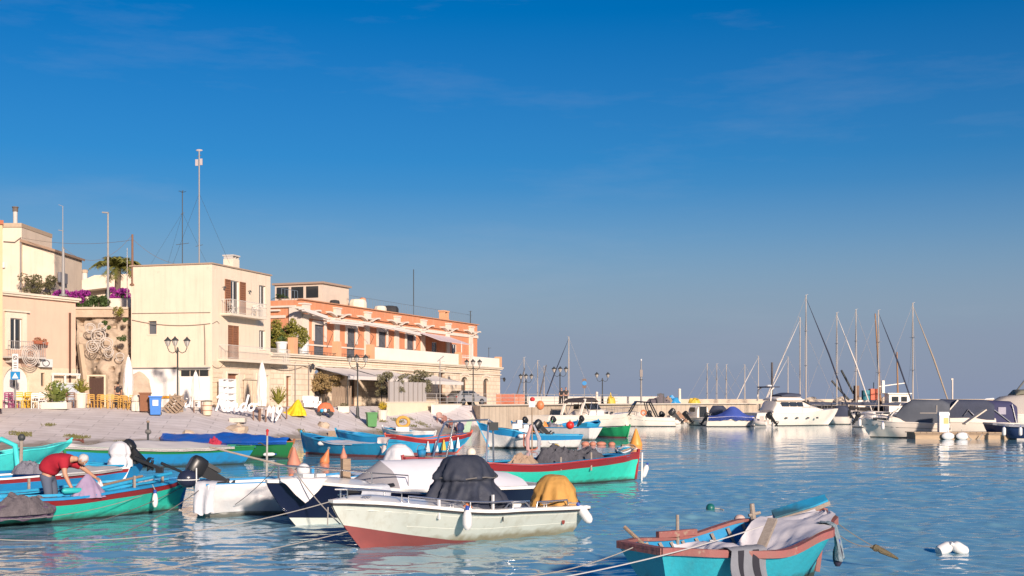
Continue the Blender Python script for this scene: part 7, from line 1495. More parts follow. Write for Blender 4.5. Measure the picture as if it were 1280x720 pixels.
for i,px in enumerate((116,124,131,138,145,153,160,166)):
    chair('honey-wood chair in front of the rock face, %s' % ('leftmost of the eight','second from the left','third from the left','fourth from the left','fifth from the left','third from the right','second from the right','rightmost of the eight')[i], on_ground(px,78.9+0.3*(i%2)), R([80,-100,100,-70,90,-90,60,110][i]), CWD, 'honey-wood chairs before the rock face', 0.42, 0.86)
table('honey-wood table left of the standing person', on_ground(128,80.2), 0.2, CWD); table('honey-wood table right of the standing person', on_ground(156,80.3), 0.1, CWD)
for px,d,lab in ((247,80.0,'brown slatted stool beside the cream barrel'),(321,82.8,'brown slatted stool right of the script letters'),(328,83.0,'brown slatted stool under the tall folded parasol'),(354,86.0,'brown slatted stool left of the yellow tarpaulin')): table(lab, on_ground(px,d), 0.3, CBR, 0.55, 0.78)
# folded parasols
def parasol(label, px, d, toprow, r):
    p = on_ground(px,d); h_ = EYE-(toprow-HZ)/FPX*d-p.z; t = thing('folded_parasol', label, 'parasol', p)
    MB().tube([(0,0,0.05),(0,0,h_)],0.03,7).build('pole', PWHITE, t); MB().lathe([(0.3,0),(0.3,0.08),(0.06,0.12)],12).build('base', CONC, t)
    shroud(MB(), [(r*0.75,h_*0.2),(r,h_*0.34),(r*1.0,h_*0.55),(r*0.85,h_*0.75),(r*0.5,h_*0.9),(r*0.25,h_*0.98)], 30, 7, 0.14, seed=px).build('canopy', mat('cream_parasol',(0.78,0.73,0.66),0.8,scale=2,amt=0.3), t, smooth=True)
    MB().ell((0,0,h_),(0.05,0.05,0.06),8,6).build('finial', PWHITE, t)
parasol('folded cream parasol beside the honey-wood chairs', 160.5, 79.8, 445, 0.30); parasol('folded cream parasol before the white shop door', 244.5, 80.8, 464, 0.27); parasol('tall folded cream parasol in front of the stone wall', 327.5, 84.2, 452, 0.33)
# planters
def pot(label, px, d, r, h_, pr, leafm, n=240, size=0.13, square=False, name='potted_plant'):
    t = thing(name, label, 'plant', on_ground(px,d))
    (MB().box(-r*1.3,-r*0.8,0,r*1.3,r*0.8,h_) if square else MB().lathe([(r*0.75,0),(r,h_*0.92),(r*1.08,h_*0.92),(r*1.08,h_),(r*0.9,h_)],14)).build('pot', PWHITE, t)
    q = MB(); 
    for i in range(int(n/6)):
        a = rnd(0,6.28); l = pr*rnd(0.5,1.1); e = rnd(0.3,1.4); tip = Vector((math.cos(a)*l*math.cos(e),math.sin(a)*l*math.cos(e),h_+l*math.sin(e))); mid = tip*0.55+Vector((0,0,h_*0.45+0.12)); s_ = Vector((-math.sin(a),math.cos(a),0))*size*rnd(0.6,1.2)
        q.add([(0,0,h_),mid-s_,tip,mid+s_],[(0,1,2,3)])
    leaves(q, clump_pts(n, [((0,0,h_+pr*0.5),(pr*0.55,pr*0.5,pr*0.55))]), size*0.6); q.build('leaves', leafm, t); return t
BROAD = mat('broad_leaf',(0.22,0.25,0.06),0.5,col2=(0.08,0.12,0.03),scale=2,amt=1)
pot('broad-leaved plant in a low white planter by the pink house', 71, 78.0, 0.62, 0.42, 1.35, BROAD, 320, 0.16, True); pot('spiky plant in a tall white planter beside the stairs', 101, 79.2, 0.42, 0.95, 0.95, LEAF_Y, 130, 0.11)
pot('climbing plant in a pot between the brown doors', 348, 88.0, 0.3, 0.5, 1.35, LEAF_Y, 200, 0.09); pot('yellow flowering plant in a white pot under the olive tree', 478, 97.5, 0.4, 0.8, 0.7, mat('yellow_flowers',(0.6,0.4,0.03),0.6,col2=(0.2,0.2,0.03),amt=1,scale=5), 220, 0.09)
def small_tree(label, px, d, h_, w, mt_, n=3600, base=None, size=0.085):
    p = on_ground(px,d) if base is None else G(px,d,base); t = thing('olive_tree', label, 'tree', p)
    MB().tube([(0,0,0),(0.08,0.03,h_*0.3),(-0.05,0,h_*0.55)],[0.13,0.10,0.07],8).jit(0.03,3).build('trunk', BARK, t)
    for k in range(6): a = k*1.05; MB().tube([(-0.02,0,h_*0.45),(0.35*w*math.cos(a),0.35*w*math.sin(a),h_*0.7),(0.7*w*math.cos(a),0.6*w*math.sin(a),h_*(0.8+0.1*(k%2)))],[0.05,0.035,0.015],6).build('limb', BARK, t)
    bl = [((rnd(-w,w)*0.72,rnd(-w,w)*0.6,h_*rnd(0.42,1.0)),(rnd(0.14,0.32)*w,rnd(0.14,0.3)*w,rnd(0.10,0.22)*w)) for _ in range(26)]
    q = MB(); leaves(q, clump_pts(n, bl, 0.55), size); q.build('crown', mt_, t); return t
pw = OP+UP*xp(488,-3.6)+YP*-3.6; small_tree('olive tree beside the green bin under the awning', 488, pw.y, 3.1, 1.5, LEAF_O, 2600, ZQ-0.3)
pw = OP+UP*xp(518,-3.4)+YP*-3.4; small_tree('olive tree standing behind the grey windbreak', 518, pw.y, 3.3, 1.8, LEAF_O, 2600, ZQ-0.3)
small_tree('dry wide bush under the leftmost awning', 406, 98.5, 2.5, 1.7, mat('straw_leaf',(0.36,0.25,0.11),0.8,col2=(0.20,0.14,0.06),amt=1,scale=2), 4200)
p = OP+UP*xp(428,-2.6)+YP*-2.6; t = thing('reed_screen', 'brown reed screen behind the white planter box', 'screen', (p.x,p.y,ZQ), palz.rotation_euler.z)
for i in range(16): MB().tube([(-1.6+0.2*i,0.02*(i%2),0),(-1.6+0.2*i+rnd(-0.03,0.03),0,1.55+rnd(-0.1,0.1))],0.05,5).build('reed_bundle', WOOD, t)
p = on_ground(430,95.5); t = thing('planter_box', 'white planter box under the awning edge', 'planter', p); MB().box(-0.42,-0.25,0,0.42,0.25,0.45).box(-0.46,-0.29,0.45,0.46,0.29,0.5).build('box', PWHITE, t); q = MB(); leaves(q, clump_pts(120,[((0,0,0.6),(0.38,0.2,0.14))]),0.07); q.build('leaves', LEAF_O, t)
# bins, barrel, pallets
def bin_(label, px, d, mt_, w=0.62, h_=1.12, rz=0.2, sticker=False):
    t = thing('wheeled_bin', label, 'bin', on_ground(px,d), rz); k = 0.85
    m = MB(); a = [(-w/2*k,-w/2*k,0.06),(w/2*k,-w/2*k,0.06),(w/2*k,w/2*k,0.06),(-w/2*k,w/2*k,0.06)]; b_ = [(-w/2,-w/2,h_),(w/2,-w/2,h_),(w/2,w/2,h_),(-w/2,w/2,h_)]
    m.grid([a,b_],closed=True); m.add(a,[(3,2,1,0)]); m.add(b_,[(0,1,2,3)]); m.build('body', mt_, t)
    MB().box(-w/2-0.05,-w/2-0.06,h_+0.002,w/2+0.05,w/2+0.05,h_+0.09).box(-w/2+0.05,w/2+0.05,h_+0.0,w/2-0.05,w/2+0.12,h_+0.05).build('lid', mt_, t)
    for s in (-1,1): MB().tube([(s*w*0.42,w*0.42,0.1),(s*w*0.5,w*0.42,0.1)],0.1,12).build('wheel', RUBBER, t)
    if sticker: MB().box(-0.17,-w/2-0.03,0.62,0.17,-w/2+0.06,0.98).build('sticker', PLASTIC_W, t)
bin_('brown wheeled bin left of the blue one', 181.5, 78.3, mat('brown_plastic',(0.22,0.085,0.035),0.5), 0.62, 1.15, 0.15); bin_('blue wheeled bin with white sticker', 194.5, 77.6, mat('blue_bin_plastic',(0.03,0.17,0.52),0.45), 0.72, 1.15, 0.25, True)
bin_('green wheeled bin near the middle lamp post', 464.5, 93.5, mat('green_bin_plastic',(0.06,0.22,0.06),0.5), 0.75, 1.05, 0.3)
t = thing('barrel', 'cream barrel with a dark lid beside the brown stool', 'barrel', on_ground(259,79.8)); MB().lathe([(0.26,0),(0.31,0.25),(0.32,0.5),(0.29,0.85)],16).build('body', mat('cream_barrel',(0.66,0.55,0.40),0.6), t, smooth=True)
for z in (0.3,0.62): MB().tube([(0.325*math.cos(a*0.3927),0.325*math.sin(a*0.3927),z) for a in range(16)],0.02,5,closed=True).build('hoop', TERRAC, t)
MB().lathe([(0.33,0.86),(0.33,0.95),(0.05,0.98)],16).build('lid', mat('olive_grey',(0.18,0.17,0.12),0.6), t)
for i,(px,tl) in enumerate(((209,0.55),(214,0.35),(220,0.05))):
    t = thing('pallet', 'wooden pallet leaning beside the blue bin, %s' % ('lowest and most slanted','middle one of three','upright one at the right')[i], 'pallet', on_ground(px,78.6+0.2*i), 0.2*i, 'pallets beside the blue bin'); M_ = Matrix.Rotation(tl+R(12),4,'Y' if i < 2 else 'X')
    for k in range(6): MB().box(-0.45,-0.04,0.02+0.19*k,0.45,-0.01,0.14+0.19*k).xf(M_).build('plank', WOOD, t)
    for k in range(3): MB().box(-0.44+0.41*k,-0.01,0.0,-0.38+0.41*k,0.08,1.15).xf(M_).build('runner', WOOD, t)
t = thing('grey_board', 'dark grey board leaning behind the pallets', 'board', on_ground(223,79.6), 0.4); MB().prism_y([(-0.3,0),(0.5,0),(0.3,0.5),(0.0,0.95)],0,0.05).build('board', mat('slate_grey',(0.18,0.19,0.21),0.7), t); MB().box(-0.1,0.05,0,0,0.3,0.05).build('foot', IRON, t)
# white letters
LETW = mat('white_letters',(0.82,0.80,0.78),0.5,amt=0.1)
def letters(label, px0, d, H_, strokes, adv, rz):
    p = on_ground(px0,d); t = thing('letter_sign', label, 'sign', p, rz); x = 0
    for nm, sts, w in strokes:
        m = MB()
        for st in sts:
            pts = [Vector((x+H_*(u+0.22*v), 0, 0.05+H_*v)) for u,v in st]
            ps = []
            for i in range(len(pts)-1):
                p0 = pts[max(0,i-1)]; p1 = pts[i]; p2 = pts[i+1]; p3 = pts[min(len(pts)-1,i+2)]
                for k in range(4): f = k/4; ps.append(0.5*((2*p1)+(p2-p0)*f+(2*p0-5*p1+4*p2-p3)*f*f+(3*p1-p0-3*p2+p3)*f**3))
            ps.append(pts[-1]); m.tube(ps, H_*0.075, 6)
        m.build('letter', LETW, t, smooth=True); x += H_*w
    return t
Rn = ('R',[[(0.0,0.0),(0.06,0.5),(0.08,0.98)],[(-0.12,0.8),(0.1,1.0),(0.38,0.95),(0.42,0.72),(0.25,0.55),(0.06,0.5)],[(0.15,0.52),(0.3,0.25),(0.5,0.0),(0.62,0.08)]],0.68)
iN = ('i',[[(-0.1,0.05),(0.0,0.35),(0.0,0.05),(0.12,0.0),(0.22,0.15)],[(0.0,0.55),(0.02,0.6)]],0.27)
nN = ('n',[[(0.0,0.0),(0.0,0.4)],[(0.0,0.25),(0.12,0.42),(0.24,0.38),(0.24,0.05),(0.36,0.02),(0.46,0.15)]],0.5)
dN = ('d',[[(0.3,0.35),(0.15,0.45),(0.0,0.3),(0.02,0.08),(0.15,0.0),(0.3,0.15)],[(0.32,1.0),(0.3,0.5),(0.3,0.1),(0.42,0.0)]],0.5)
oN = ('o',[[(0.18,0.45),(0.02,0.35),(0.0,0.12),(0.15,0.0),(0.32,0.12),(0.3,0.35),(0.18,0.45),(0.3,0.4),(0.5,0.42)]],0.5)
MN = ('M',[[(0.0,0.0),(0.05,0.5),(0.1,0.98),(0.25,0.55),(0.4,0.98),(0.45,0.5),(0.5,0.0)]],0.62)
yN = ('y',[[(0.0,0.9),(0.05,0.6),(0.2,0.55),(0.35,0.9)],[(0.35,0.9),(0.25,0.4),(0.1,0.0)]],0.5)
letters('large white script letters reading Rindo in front of the cream house', 270, 82.0, 1.08, [Rn,iN,nN,dN,oN], 0, R(3)); letters('white script letters right of the tall folded parasol', 331, 83.4, 1.0, [MN,yN], 0, R(3))
letters('white script letter pair behind the pallets', 231, 80.9, 0.95, [iN,MN], 0, R(4))
t = thing('white_bundle', 'white wrapped bundle beside the brown bin', 'bundle', on_ground(170.5,78.6)); shroud(MB(),[(0.32,0),(0.36,0.3),(0.28,0.6),(0.3,0.8),(0.18,1.0),(0.05,1.05)],30,6,0.14,seed=3).build('cloth', PWHITE, t, smooth=True); MB().tube([(0.31*math.cos(a*0.4),0.31*math.sin(a*0.4),0.62) for a in range(16)],0.02,5,closed=True).build('cord', ROPE, t)
# white shelf, curtain
p = A3+U3*1.15+Vector((U3.y,-U3.x,0))*0.6; t = thing('white_shelf', 'white open shelf unit outside the cream house', 'shelf', (p.x,p.y,ZQ), h3.rotation_euler.z)
for x in (-1.0,-0.3,0.75): MB().box(x,-0.15,0,x+0.06,0.15,1.95).build('upright', LETW, t)
for z in (0.5,0.95,1.4,1.9): MB().box(-1.0,-0.15,z,0.81,0.15,z+0.05).build('shelf_board', LETW, t)
MB().box(-1.0,0.15,0,0.81,0.17,1.95).build('back_panel', LETW, t)
xa_, xb_ = fx3(303), fx3(320); g = [[(lerp(xa_,xb_,i/30), -0.12+0.05*math.sin(i*1.7), z) for z in (0.25,1.0,1.9)] for i in range(31)]
t = thing('curtain', 'striped beige curtain hanging on the stone wall between the doors', 'curtain', h3.location, h3.rotation_euler.z); MB().grid(g).build('cloth', mat('beige_curtain',(0.58,0.47,0.35),0.85,col2=(0.42,0.32,0.22),stretch=(9,1,1),scale=2,amt=1), t, smooth=True); MB().tube([(xa_-0.1,-0.1,1.93),(xb_+0.1,-0.1,1.93)],0.025,6).build('rod', IRON, t)
# yellow tarpaulin heap, orange cart, white armchairs
p = on_ground(369,88.6); t = shroud_thing('bright yellow tarpaulin heap on the slipway top', p, 0.2, [(0.80,-0.02),(0.74,0.12),(0.62,0.3),(0.50,0.5),(0.36,0.72),(0.24,0.92),(0.13,1.08),(0.04,1.14)], mat('bright_yellow_tarp',(0.72,0.50,0.02),0.7,amt=0.4,scale=2), n=48, folds=6, amp=0.16, seed=2, lean=(0.2,0.0))
MB().ell((-0.5,-0.2,0.12),(0.4,0.3,0.2),12,8).jit(0.05,3).build('spill', mat('bright_yellow_tarp',(0.72,0.50,0.02),0.7), t, smooth=True)
for i,px in enumerate((386,392)):
    t = thing('armchair', 'white armchair left of the orange cart, '+('nearer the yellow heap' if i == 0 else 'nearer the cart'), 'armchair', on_ground(px,92.0+0.4*i), R(-70)); MB().box(-0.4,-0.4,0.12,0.4,0.4,0.42).build('seat', LETW, t); MB().box(-0.45,-0.42,0.42,-0.25,0.42,0.95).build('backrest', LETW, t)
    for s in (-1,1): MB().box(-0.4,s*0.42-0.08,0.42,0.4,s*0.42+0.08,0.62).build('armrest', LETW, t)
t = thing('cart', 'orange covered cart with blue bags on the slipway top', 'cart', on_ground(407,91.5), 0.1); OC = mat('orange_red_cover',(0.58,0.16,0.07),0.7)
shroud(MB(),[(0.62,0.3),(0.6,0.5),(0.5,0.75),(0.32,0.95),(0.1,1.02)],30,5,0.1,1.0,0.7,2).build('cover', OC, t, smooth=True)
for s in (-1,1): MB().tube([(0.4*s,-0.4,0.18),(0.4*s,-0.32,0.18)],0.18,12).build('wheel', RUBBER, t); MB().tube([(0.4*s,0.32,0.18),(0.4*s,0.4,0.18)],0.18,12).build('wheel', RUBBER, t)
MB().box(-0.55,-0.38,0.22,0.55,0.38,0.32).build('bed', IRON, t)
for i in range(3): MB().ell((-0.25+0.25*i,-0.52,0.42),(0.13,0.1,0.14),10,8).build('bag', [BLUE2,PLASTIC_W,IRON][i], t, smooth=True)
# brown chairs, green parasol bundle, bag on the slipway
for i,px in enumerate((550,557,566)):
    t = thing('plastic_chair', 'brown plastic armchair on the slipway, %s' % ('left of three','middle of three','right of three')[i], 'chair', on_ground(px,104.0-0.4*i), R(-75+10*i), 'brown chairs on the slipway'); CB = mat('brown_resin',(0.24,0.10,0.075),0.45)
    MB().box(-0.24,-0.26,0.42,0.26,0.26,0.47).build('seat', CB, t); g = [[(-0.25-0.08*k/4,-0.25+0.5*j/8,0.47+0.46*(k/4)*(1-0.25*((j-4)/4)**2)) for j in range(9)] for k in range(5)]; m = MB().grid(g); m.grid([[(x-0.03,y,z) for x,y,z in reversed(r)] for r in g]); m.build('backrest', CB, t, smooth=True)
    for sx in (-1,1):
        for sy in (-1,1): MB().beam((sx*0.22,sy*0.24,0.43),(sx*0.28,sy*0.28,0),0.04,0.04).build('leg', CB, t)
    for s in (-1,1): MB().tube([(-0.25,s*0.27,0.68),(0.22,s*0.29,0.66),(0.25,s*0.28,0.45)],0.025,6).build('armrest', CB, t)
t = thing('parasol_bundle', 'pale green folded beach parasol leaning on the slipway', 'parasol', on_ground(583,104.5)); MB().prism_y([(-0.5,0.1),(0.25,0.1),(0.55,1.35),(0.15,1.2)],-0.1,0.1).build('cloth', mat('pale_green_cloth',(0.36,0.50,0.36),0.8), t); MB().tube([(0.0,0,0),(0.5,0,1.5)],0.03,6).build('pole', PWHITE, t)
t = thing('sack', 'dark blue stuffed sack beside the green parasol', 'sack', on_ground(574.5,103.5)); MB().ell((0,0,0.42),(0.38,0.35,0.45),14,10).jit(0.1,3).build('body', mat('dark_blue_sack',(0.03,0.04,0.10),0.7), t, smooth=True); MB().ell((0,0,0.9),(0.1,0.1,0.08),8,6).build('knot', mat('dark_blue_sack',(0.03,0.04,0.1),0.7), t)
t = thing('upturned_dinghy', 'white upturned dinghy on the slipway beside the green parasol', 'boat', on_ground(597,102.5), 0.2); MB().ell((0,0,0.1),(1.1,0.5,0.38),18,10).build('hull', WHITEH, t, smooth=True); MB().tube([(-1.0,0,0.28),(0,0,0.5),(1.0,0,0.28)],0.03,6).build('keel', WHITE_P, t)
# planks, stones, tyre, weed on the slipway
WEEDM = mat('sea_weed',(0.16,0.15,0.05),0.9,col2=(0.08,0.08,0.03),amt=1,scale=5)
for i,(px,d,a,L_) in enumerate(((300,76,0.1,3.0),(330,77,-0.06,2.6),(345,78.5,0.05,3.4),(318,75,0.3,2.0))):
    p = on_ground(px,d); o = tag(MB().cbox((0,0,0.12),(L_,0.28,0.07),a).jit(0.02,2).build('plank', WOOD, loc=p), 'grey-brown plank lying on the slipway, %s' % ('leftmost of four','second lowest of four','longest one at the right','short slanted one')[i], 'plank', 'planks on the slipway')
for i,(px,d,s) in enumerate(((296,77.5,0.7),(329,75.5,0.45),(352,78.5,0.6),(235,72.5,0.35),(216,71.5,0.3),(404,88,0.5),(497,95.5,0.45),(285,74,0.3))):
    p = on_ground(px,d); t = tag(MB().ell((0,0,0.05),(s,s*0.7,s*0.55),10,7).jit(s*0.4,2.0/s,i).build('stone_block', ROCK, loc=p, smooth=True, ang=25), 'loose tan stone on the slipway, %s' % ('below the script letters','under the planks','at the right end of the planks','behind the grey cover','leftmost one','below the orange cart','below the windbreak wall','left of the planks')[i], 'stone', 'loose stones on the slipway')
p = on_ground(298,80.2); tag(MB().box(-0.5,-0.4,0,0.5,0.4,0.3).jit(0.04,2).build('stone_slab', CS, loc=p), 'squared pale stone block in front of the script letters', 'stone')
p = on_ground(391,88); tag(MB().box(-0.5,-0.2,0,0.4,0.2,0.45).jit(0.05,2).build('wooden_crate', WOOD, loc=on_ground(420,86)), 'small brown crate on the slipway below the planter box', 'crate'); tag(MB().box(-1.0,-0.15,0,1.0,0.15,0.12).build('beam', WOOD, loc=on_ground(432,87)), 'short timber beam lying beside the small crate', 'beam')
t = thing('tyre', 'old tyre lying on the slipway below the windbreak', 'tyre', on_ground(496,93)); MB().tube([(0.3*math.cos(a*0.3927),0.05,0.3+0.3*math.sin(a*0.3927)) for a in range(16)],0.12,8,closed=True).build('tread', RUBBER, t, smooth=True); MB().tube([(0,0,0.3),(0,0.1,0.3)],0.12,10).build('hub', IRON, t)
q = MB()
for px,d,n,w in ((25,68,260,1.0),(95,68.5,260,1.2),(62,72,80,0.5),(150,68,150,0.8),(505,99,260,1.6),(520,101,240,1.6),(470,97,160,1.2),(480,93,120,1.0),(380,84,130,1.4),(120,66,120,0.8)):
    for _ in range(n):
        c = on_ground(px+rnd(-1,1)*w*9,d+rnd(-0.5,0.5)) if _ % 12 == 0 else c; p = c+Vector((rnd(-0.3,0.3),rnd(-0.15,0.15),0.01)); q.add([p, p+Vector((0.05,0,0)), p+Vector((rnd(-0.06,0.08),rnd(-0.03,0.03),rnd(0.06,0.16)))],[(0,1,2)])
q.build('weed_tufts', WEEDM, kind='stuff')['label'] = 'patches of dry weed on the slipway stones'
t = thing('mooring_stake', 'dark iron stake with rope near the left foot of the slipway', 'stake', P(185,557,56)); MB().tube([(0,0,0),(0,0,1.05)],0.05,7).build('shaft', IRON, t); MB().ell((0,0,0.62),(0.14,0.12,0.12),10,8).jit(0.04,8).build('rope_knot', ROPE_D, t); MB().ell((0,0,1.08),(0.08,0.08,0.06),8,6).build('cap', WOOD, t)
# signs on poles
t = thing('road_sign', 'no-parking sign over a blue square sign on a post by the café', 'sign', on_ground(19,77.0)); h_ = 3.5
MB().tube([(0,0.06,0),(0,0.06,h_)],0.035,7).build('post', MG, t); sg = MB().box(-0.19,0,2.35,0.19,0.025,3.45).build('white_plate', PLASTIC_W, t)
MB().tube([(0.12*math.cos(a*0.3927),-0.012,3.2+0.12*math.sin(a*0.3927)) for a in range(16)],0.022,5,closed=True).build('red_ring', mat('sign_dark',(0.06,0.05,0.06),0.5), sg); MB().beam((-0.08,-0.012,3.28),(0.08,-0.012,3.12),0.02,0.035).build('slash', mat('sign_dark',(0.06,0.05,0.06),0.5), sg)
for z in (2.85,2.7,2.55): MB().box(-0.1,-0.006,z,0.1,-0.001,z+0.05).build('text_line', mat('sign_dark',(0.06,0.05,0.06),0.5), sg)
bs = MB().box(-0.3,0,1.85,0.3,0.025,2.34).build('blue_plate', mat('sign_blue',(0.02,0.22,0.5),0.4), t); MB().prism_y([(-0.2,1.92),(0.2,1.92),(0,2.28)],-0.008,-0.001).build('white_triangle', PLASTIC_W, bs)
t = thing('road_sign', 'narrow sign stack with blue disc on a pole above the quay railing', 'sign', G(730.5,131,ZQ)); zt = EYE+26/FPX*131-ZQ
MB().tube([(0,0.05,0),(0,0.05,zt)],0.04,7).build('post', MG, t); MB().box(-0.2,0,zt-0.95,0.2,0.03,zt+0.05).build('dark_plate', mat('sign_brown',(0.16,0.10,0.08),0.6), t); MB().lathe([(0.24,0),(0.24,0.03)],16).xf(Matrix.Translation((0,-0.01,zt-0.42)) @ Matrix.Rotation(R(90),4,'X')).build('blue_disc', mat('sign_blue',(0.02,0.22,0.5),0.4), t)
t = thing('beacon_post', 'tall grey beacon post with lamp fittings on the far quay', 'beacon', G(801.5,146,ZQ)); zt = EYE+50/FPX*146-ZQ
MB().tube([(0,0,0),(0,0,zt*0.62),(0,0,zt)],[0.12,0.1,0.05],8).build('post', MG, t); MB().box(-0.16,-0.16,zt*0.62,0.16,0.16,zt*0.78).build('fitting', mat('grey_pipe',(0.25,0.22,0.2),0.6), t); MB().lathe([(0.22,0),(0.22,0.06)],10,(0,0,zt*0.55)).build('disc', IRON, t); MB().ell((0,0,zt),(0.09,0.09,0.14),8,6).build('lamp', PLASTIC_W, t)
t = thing('davit_frame', 'dark goal-shaped frame on the far quay', 'frame', G(826,147,ZQ)); zt = EYE+7/FPX*147-ZQ
MB().box(-0.4,-0.05,0,-0.3,0.05,zt).build('post', IRON, t); MB().box(0.3,-0.05,0,0.4,0.05,zt).build('post', IRON, t); MB().box(-0.4,-0.05,zt,0.4,0.05,zt+0.09).build('crossbar', IRON, t)
for px,d,h_,r,lab,mt_ in ((746,138,1.3,0.14,'white bollard post at the right end of the railing',PWHITE),(849.5,150,1.75,0.16,'pale service column on the far quay',PWHITE)):
    t = thing('service_column', lab, 'bollard', G(px,d,ZQ)); MB().tube([(0,0,0),(0,0,h_)],[r*1.2,r],10).build('column', mt_, t); MB().ell((0,0,h_),(r*1.15,r*1.15,r),10,8).build('cap', mt_, t)
for px,d,w,h_,mt_,lab in ((822,149,1.6,0.9,NET,'dark heap of nets on the far quay'),(833,150,1.2,0.75,WOOD,'brown heap of gear on the far quay'),(764,133,0.5,0.9,mat('yellow_plastic',(0.62,0.42,0.04),0.45),'yellow drum on the quay behind the cruiser'),(841,150,1.0,0.8,BLUE,'blue crate stack on the far quay'),(868,149,0.8,0.7,mat('yellow_plastic',(0.62,0.42,0.04),0.45),'yellow nets on the far quay')):
    p = G(px,d,ZQ); t = thing('gear_heap', lab, 'gear', p); heap(MB(),w,0.5,h_,px%17,14,0.5).build('pile', mt_, t, smooth=True)
# ------------------------------------------------------------------ yachts and cruisers at the far quay and pontoon
CANV_N = mat('navy_canvas',(0.05,0.06,0.095),0.8,scale=2,amt=0.6,bump=0.15); CANV_G = mat('slate_canvas',(0.10,0.112,0.135),0.8,scale=2,amt=0.6,bump=0.15); CANV_P = mat('indigo_canvas',(0.04,0.042,0.105),0.8,scale=2,amt=0.6,bump=0.15); CANV_B = mat('royal_blue_canvas',(0.05,0.09,0.36),0.75,scale=2,amt=0.6,bump=0.2)
IVORY = mat('ivory_gelcoat',(0.80,0.72,0.62),0.28,amt=0.25,scale=1.5)
def cruiser(label, stern, bow, B, sh, hullm, stripe=None, name='motor_cruiser', rb=0.9, decks=True, cat='boat'):
    t, L = boat_at(name, label, stern, bow, cat)
    h = Hull(L, B, ((0,sh[0]),(0.5,sh[1]),(1,sh[2])), ((0,-0.25),(1,-0.2)), ((0,0.9),(0.3,1.0),(0.6,0.97),(0.82,0.66),(1,0.03)), rb, -0.15, ((0,0.16),(0.6,0.24),(1,0.8)), 0.14, N=18)
    c = lambda tt: h.v_at(tt, 0.07); h.band(t,'antifouling',IRON,0,c,2); h.band(t,'hull',hullm,c,1.0,6); h.rail(t,'gunwale',IVORY,0.1,0.06,out=0.04)
    if stripe: h.rail(t,'stripe',stripe,0.012,0.07,out=0.008,v=0.72,t0=0.0,t1=0.97)
    h.deck(t, IVORY, 0.0, 0.985, 'deck', 0.06, 0.03, 0.04); return t, h
def loft(parent, secs, mt_, name, n=12, pw=0.55):
    """closed superellipse sections: (x, half width, z0, z1)"""
    g = []
    for x,w,z0,z1 in secs:
        r = []
        for j in range(n+1):
            a = math.pi*j/n; r.append((x, -w*math.copysign(abs(math.cos(a))**pw,math.cos(a)), z0+(z1-z0)*math.sin(a)**pw))
        g.append(r)
    m = MB().grid(g); m.add(g[0],[tuple(range(n,-1,-1))]); m.add(g[-1],[tuple(range(n+1))]); return m.build(name, mt_, parent, smooth=True, ang=45)
def side_panes(parent, xs, y, z0, z1, name='window', mt_=GLASS_D, lean=0.0, rake=0.0):
    for s in (-1,1):
        for a,b_ in xs: MB().add([(a,s*y,z0),(b_,s*y,z0),(b_-rake,s*(y-lean),z1),(a-rake,s*(y-lean),z1)],[(0,1,2,3) if s < 0 else (3,2,1,0)]).build(name, mt_, parent)
def pulpit(t, h, t0, z, r=0.02):
    for s in (-1,1):
        o = MB().tube([h.pt(t0,1,s,0.1,0.05)]+[h.pt(lerp(t0,0.97,i/6),1,s,0.1,z) for i in range(7)]+[h.pt(1,1,s,-0.1,z)],r,6).build('guard_rail', STEEL, t)
        for i in range(1,6): q = lerp(t0,0.97,i/6); MB().tube([h.pt(q,1,s,0.1,0.04),h.pt(q,1,s,0.1,z)],r*0.8,5).build('stanchion', STEEL, o)
# cruiser with black bimini near the slipway end
t, h = cruiser('white motor cruiser with dark bimini at the end of the stone quay', G(672,112)[:2], G(796,124)[:2], 2.9, (1.15,1.1,1.35), IVORY, mat('tan_stripe',(0.45,0.34,0.2),0.5)); L = h.L
loft(t, [(-2.0,1.1,1.1,1.25),(-1.2,1.2,1.1,1.75),(0.6,1.15,1.1,1.8),(2.2,0.9,1.15,1.55),(3.6,0.5,1.2,1.3)], IVORY, 'cabin'); MB().cbox((0.2,0,2.02),(0.05,1.9,0.75),m=Matrix.Rotation(R(-48),4,'Y')).build('windscreen', GLASS_D, t); side_panes(t, [(-1.2,-0.3),(-0.2,0.4)],1.06,1.72,2.2,'side_screen',GLASS_D,0.2,0.2)
loft(t, [(-2.6,1.15,2.35,2.45),(-2.2,1.2,2.45,2.75),(-0.6,1.2,2.5,2.85),(0.0,1.0,2.4,2.6)], mat('dark_bimini',(0.06,0.05,0.05),0.8), 'bimini')
for x,q in ((-2.4,-1.8),(-1.2,-1.8),(-0.2,-0.6)):
    for s in (-1,1): MB().tube([(x,1.15*s,2.5),(q,1.25*s,1.2)],0.03,6).build('bimini_frame', STEEL, t)
MB().beam((-3.0,1.1,1.2),(-2.2,1.1,2.7),0.25,0.1).build('radar_arch', IVORY, t); MB().beam((-3.0,-1.1,1.2),(-2.2,-1.1,2.7),0.25,0.1).build('radar_arch', IVORY, t); pulpit(t,h,0.55,0.55)
side_panes(t,[(0.9,1.5),(1.8,2.3)],1.12,1.28,1.48,'porthole')
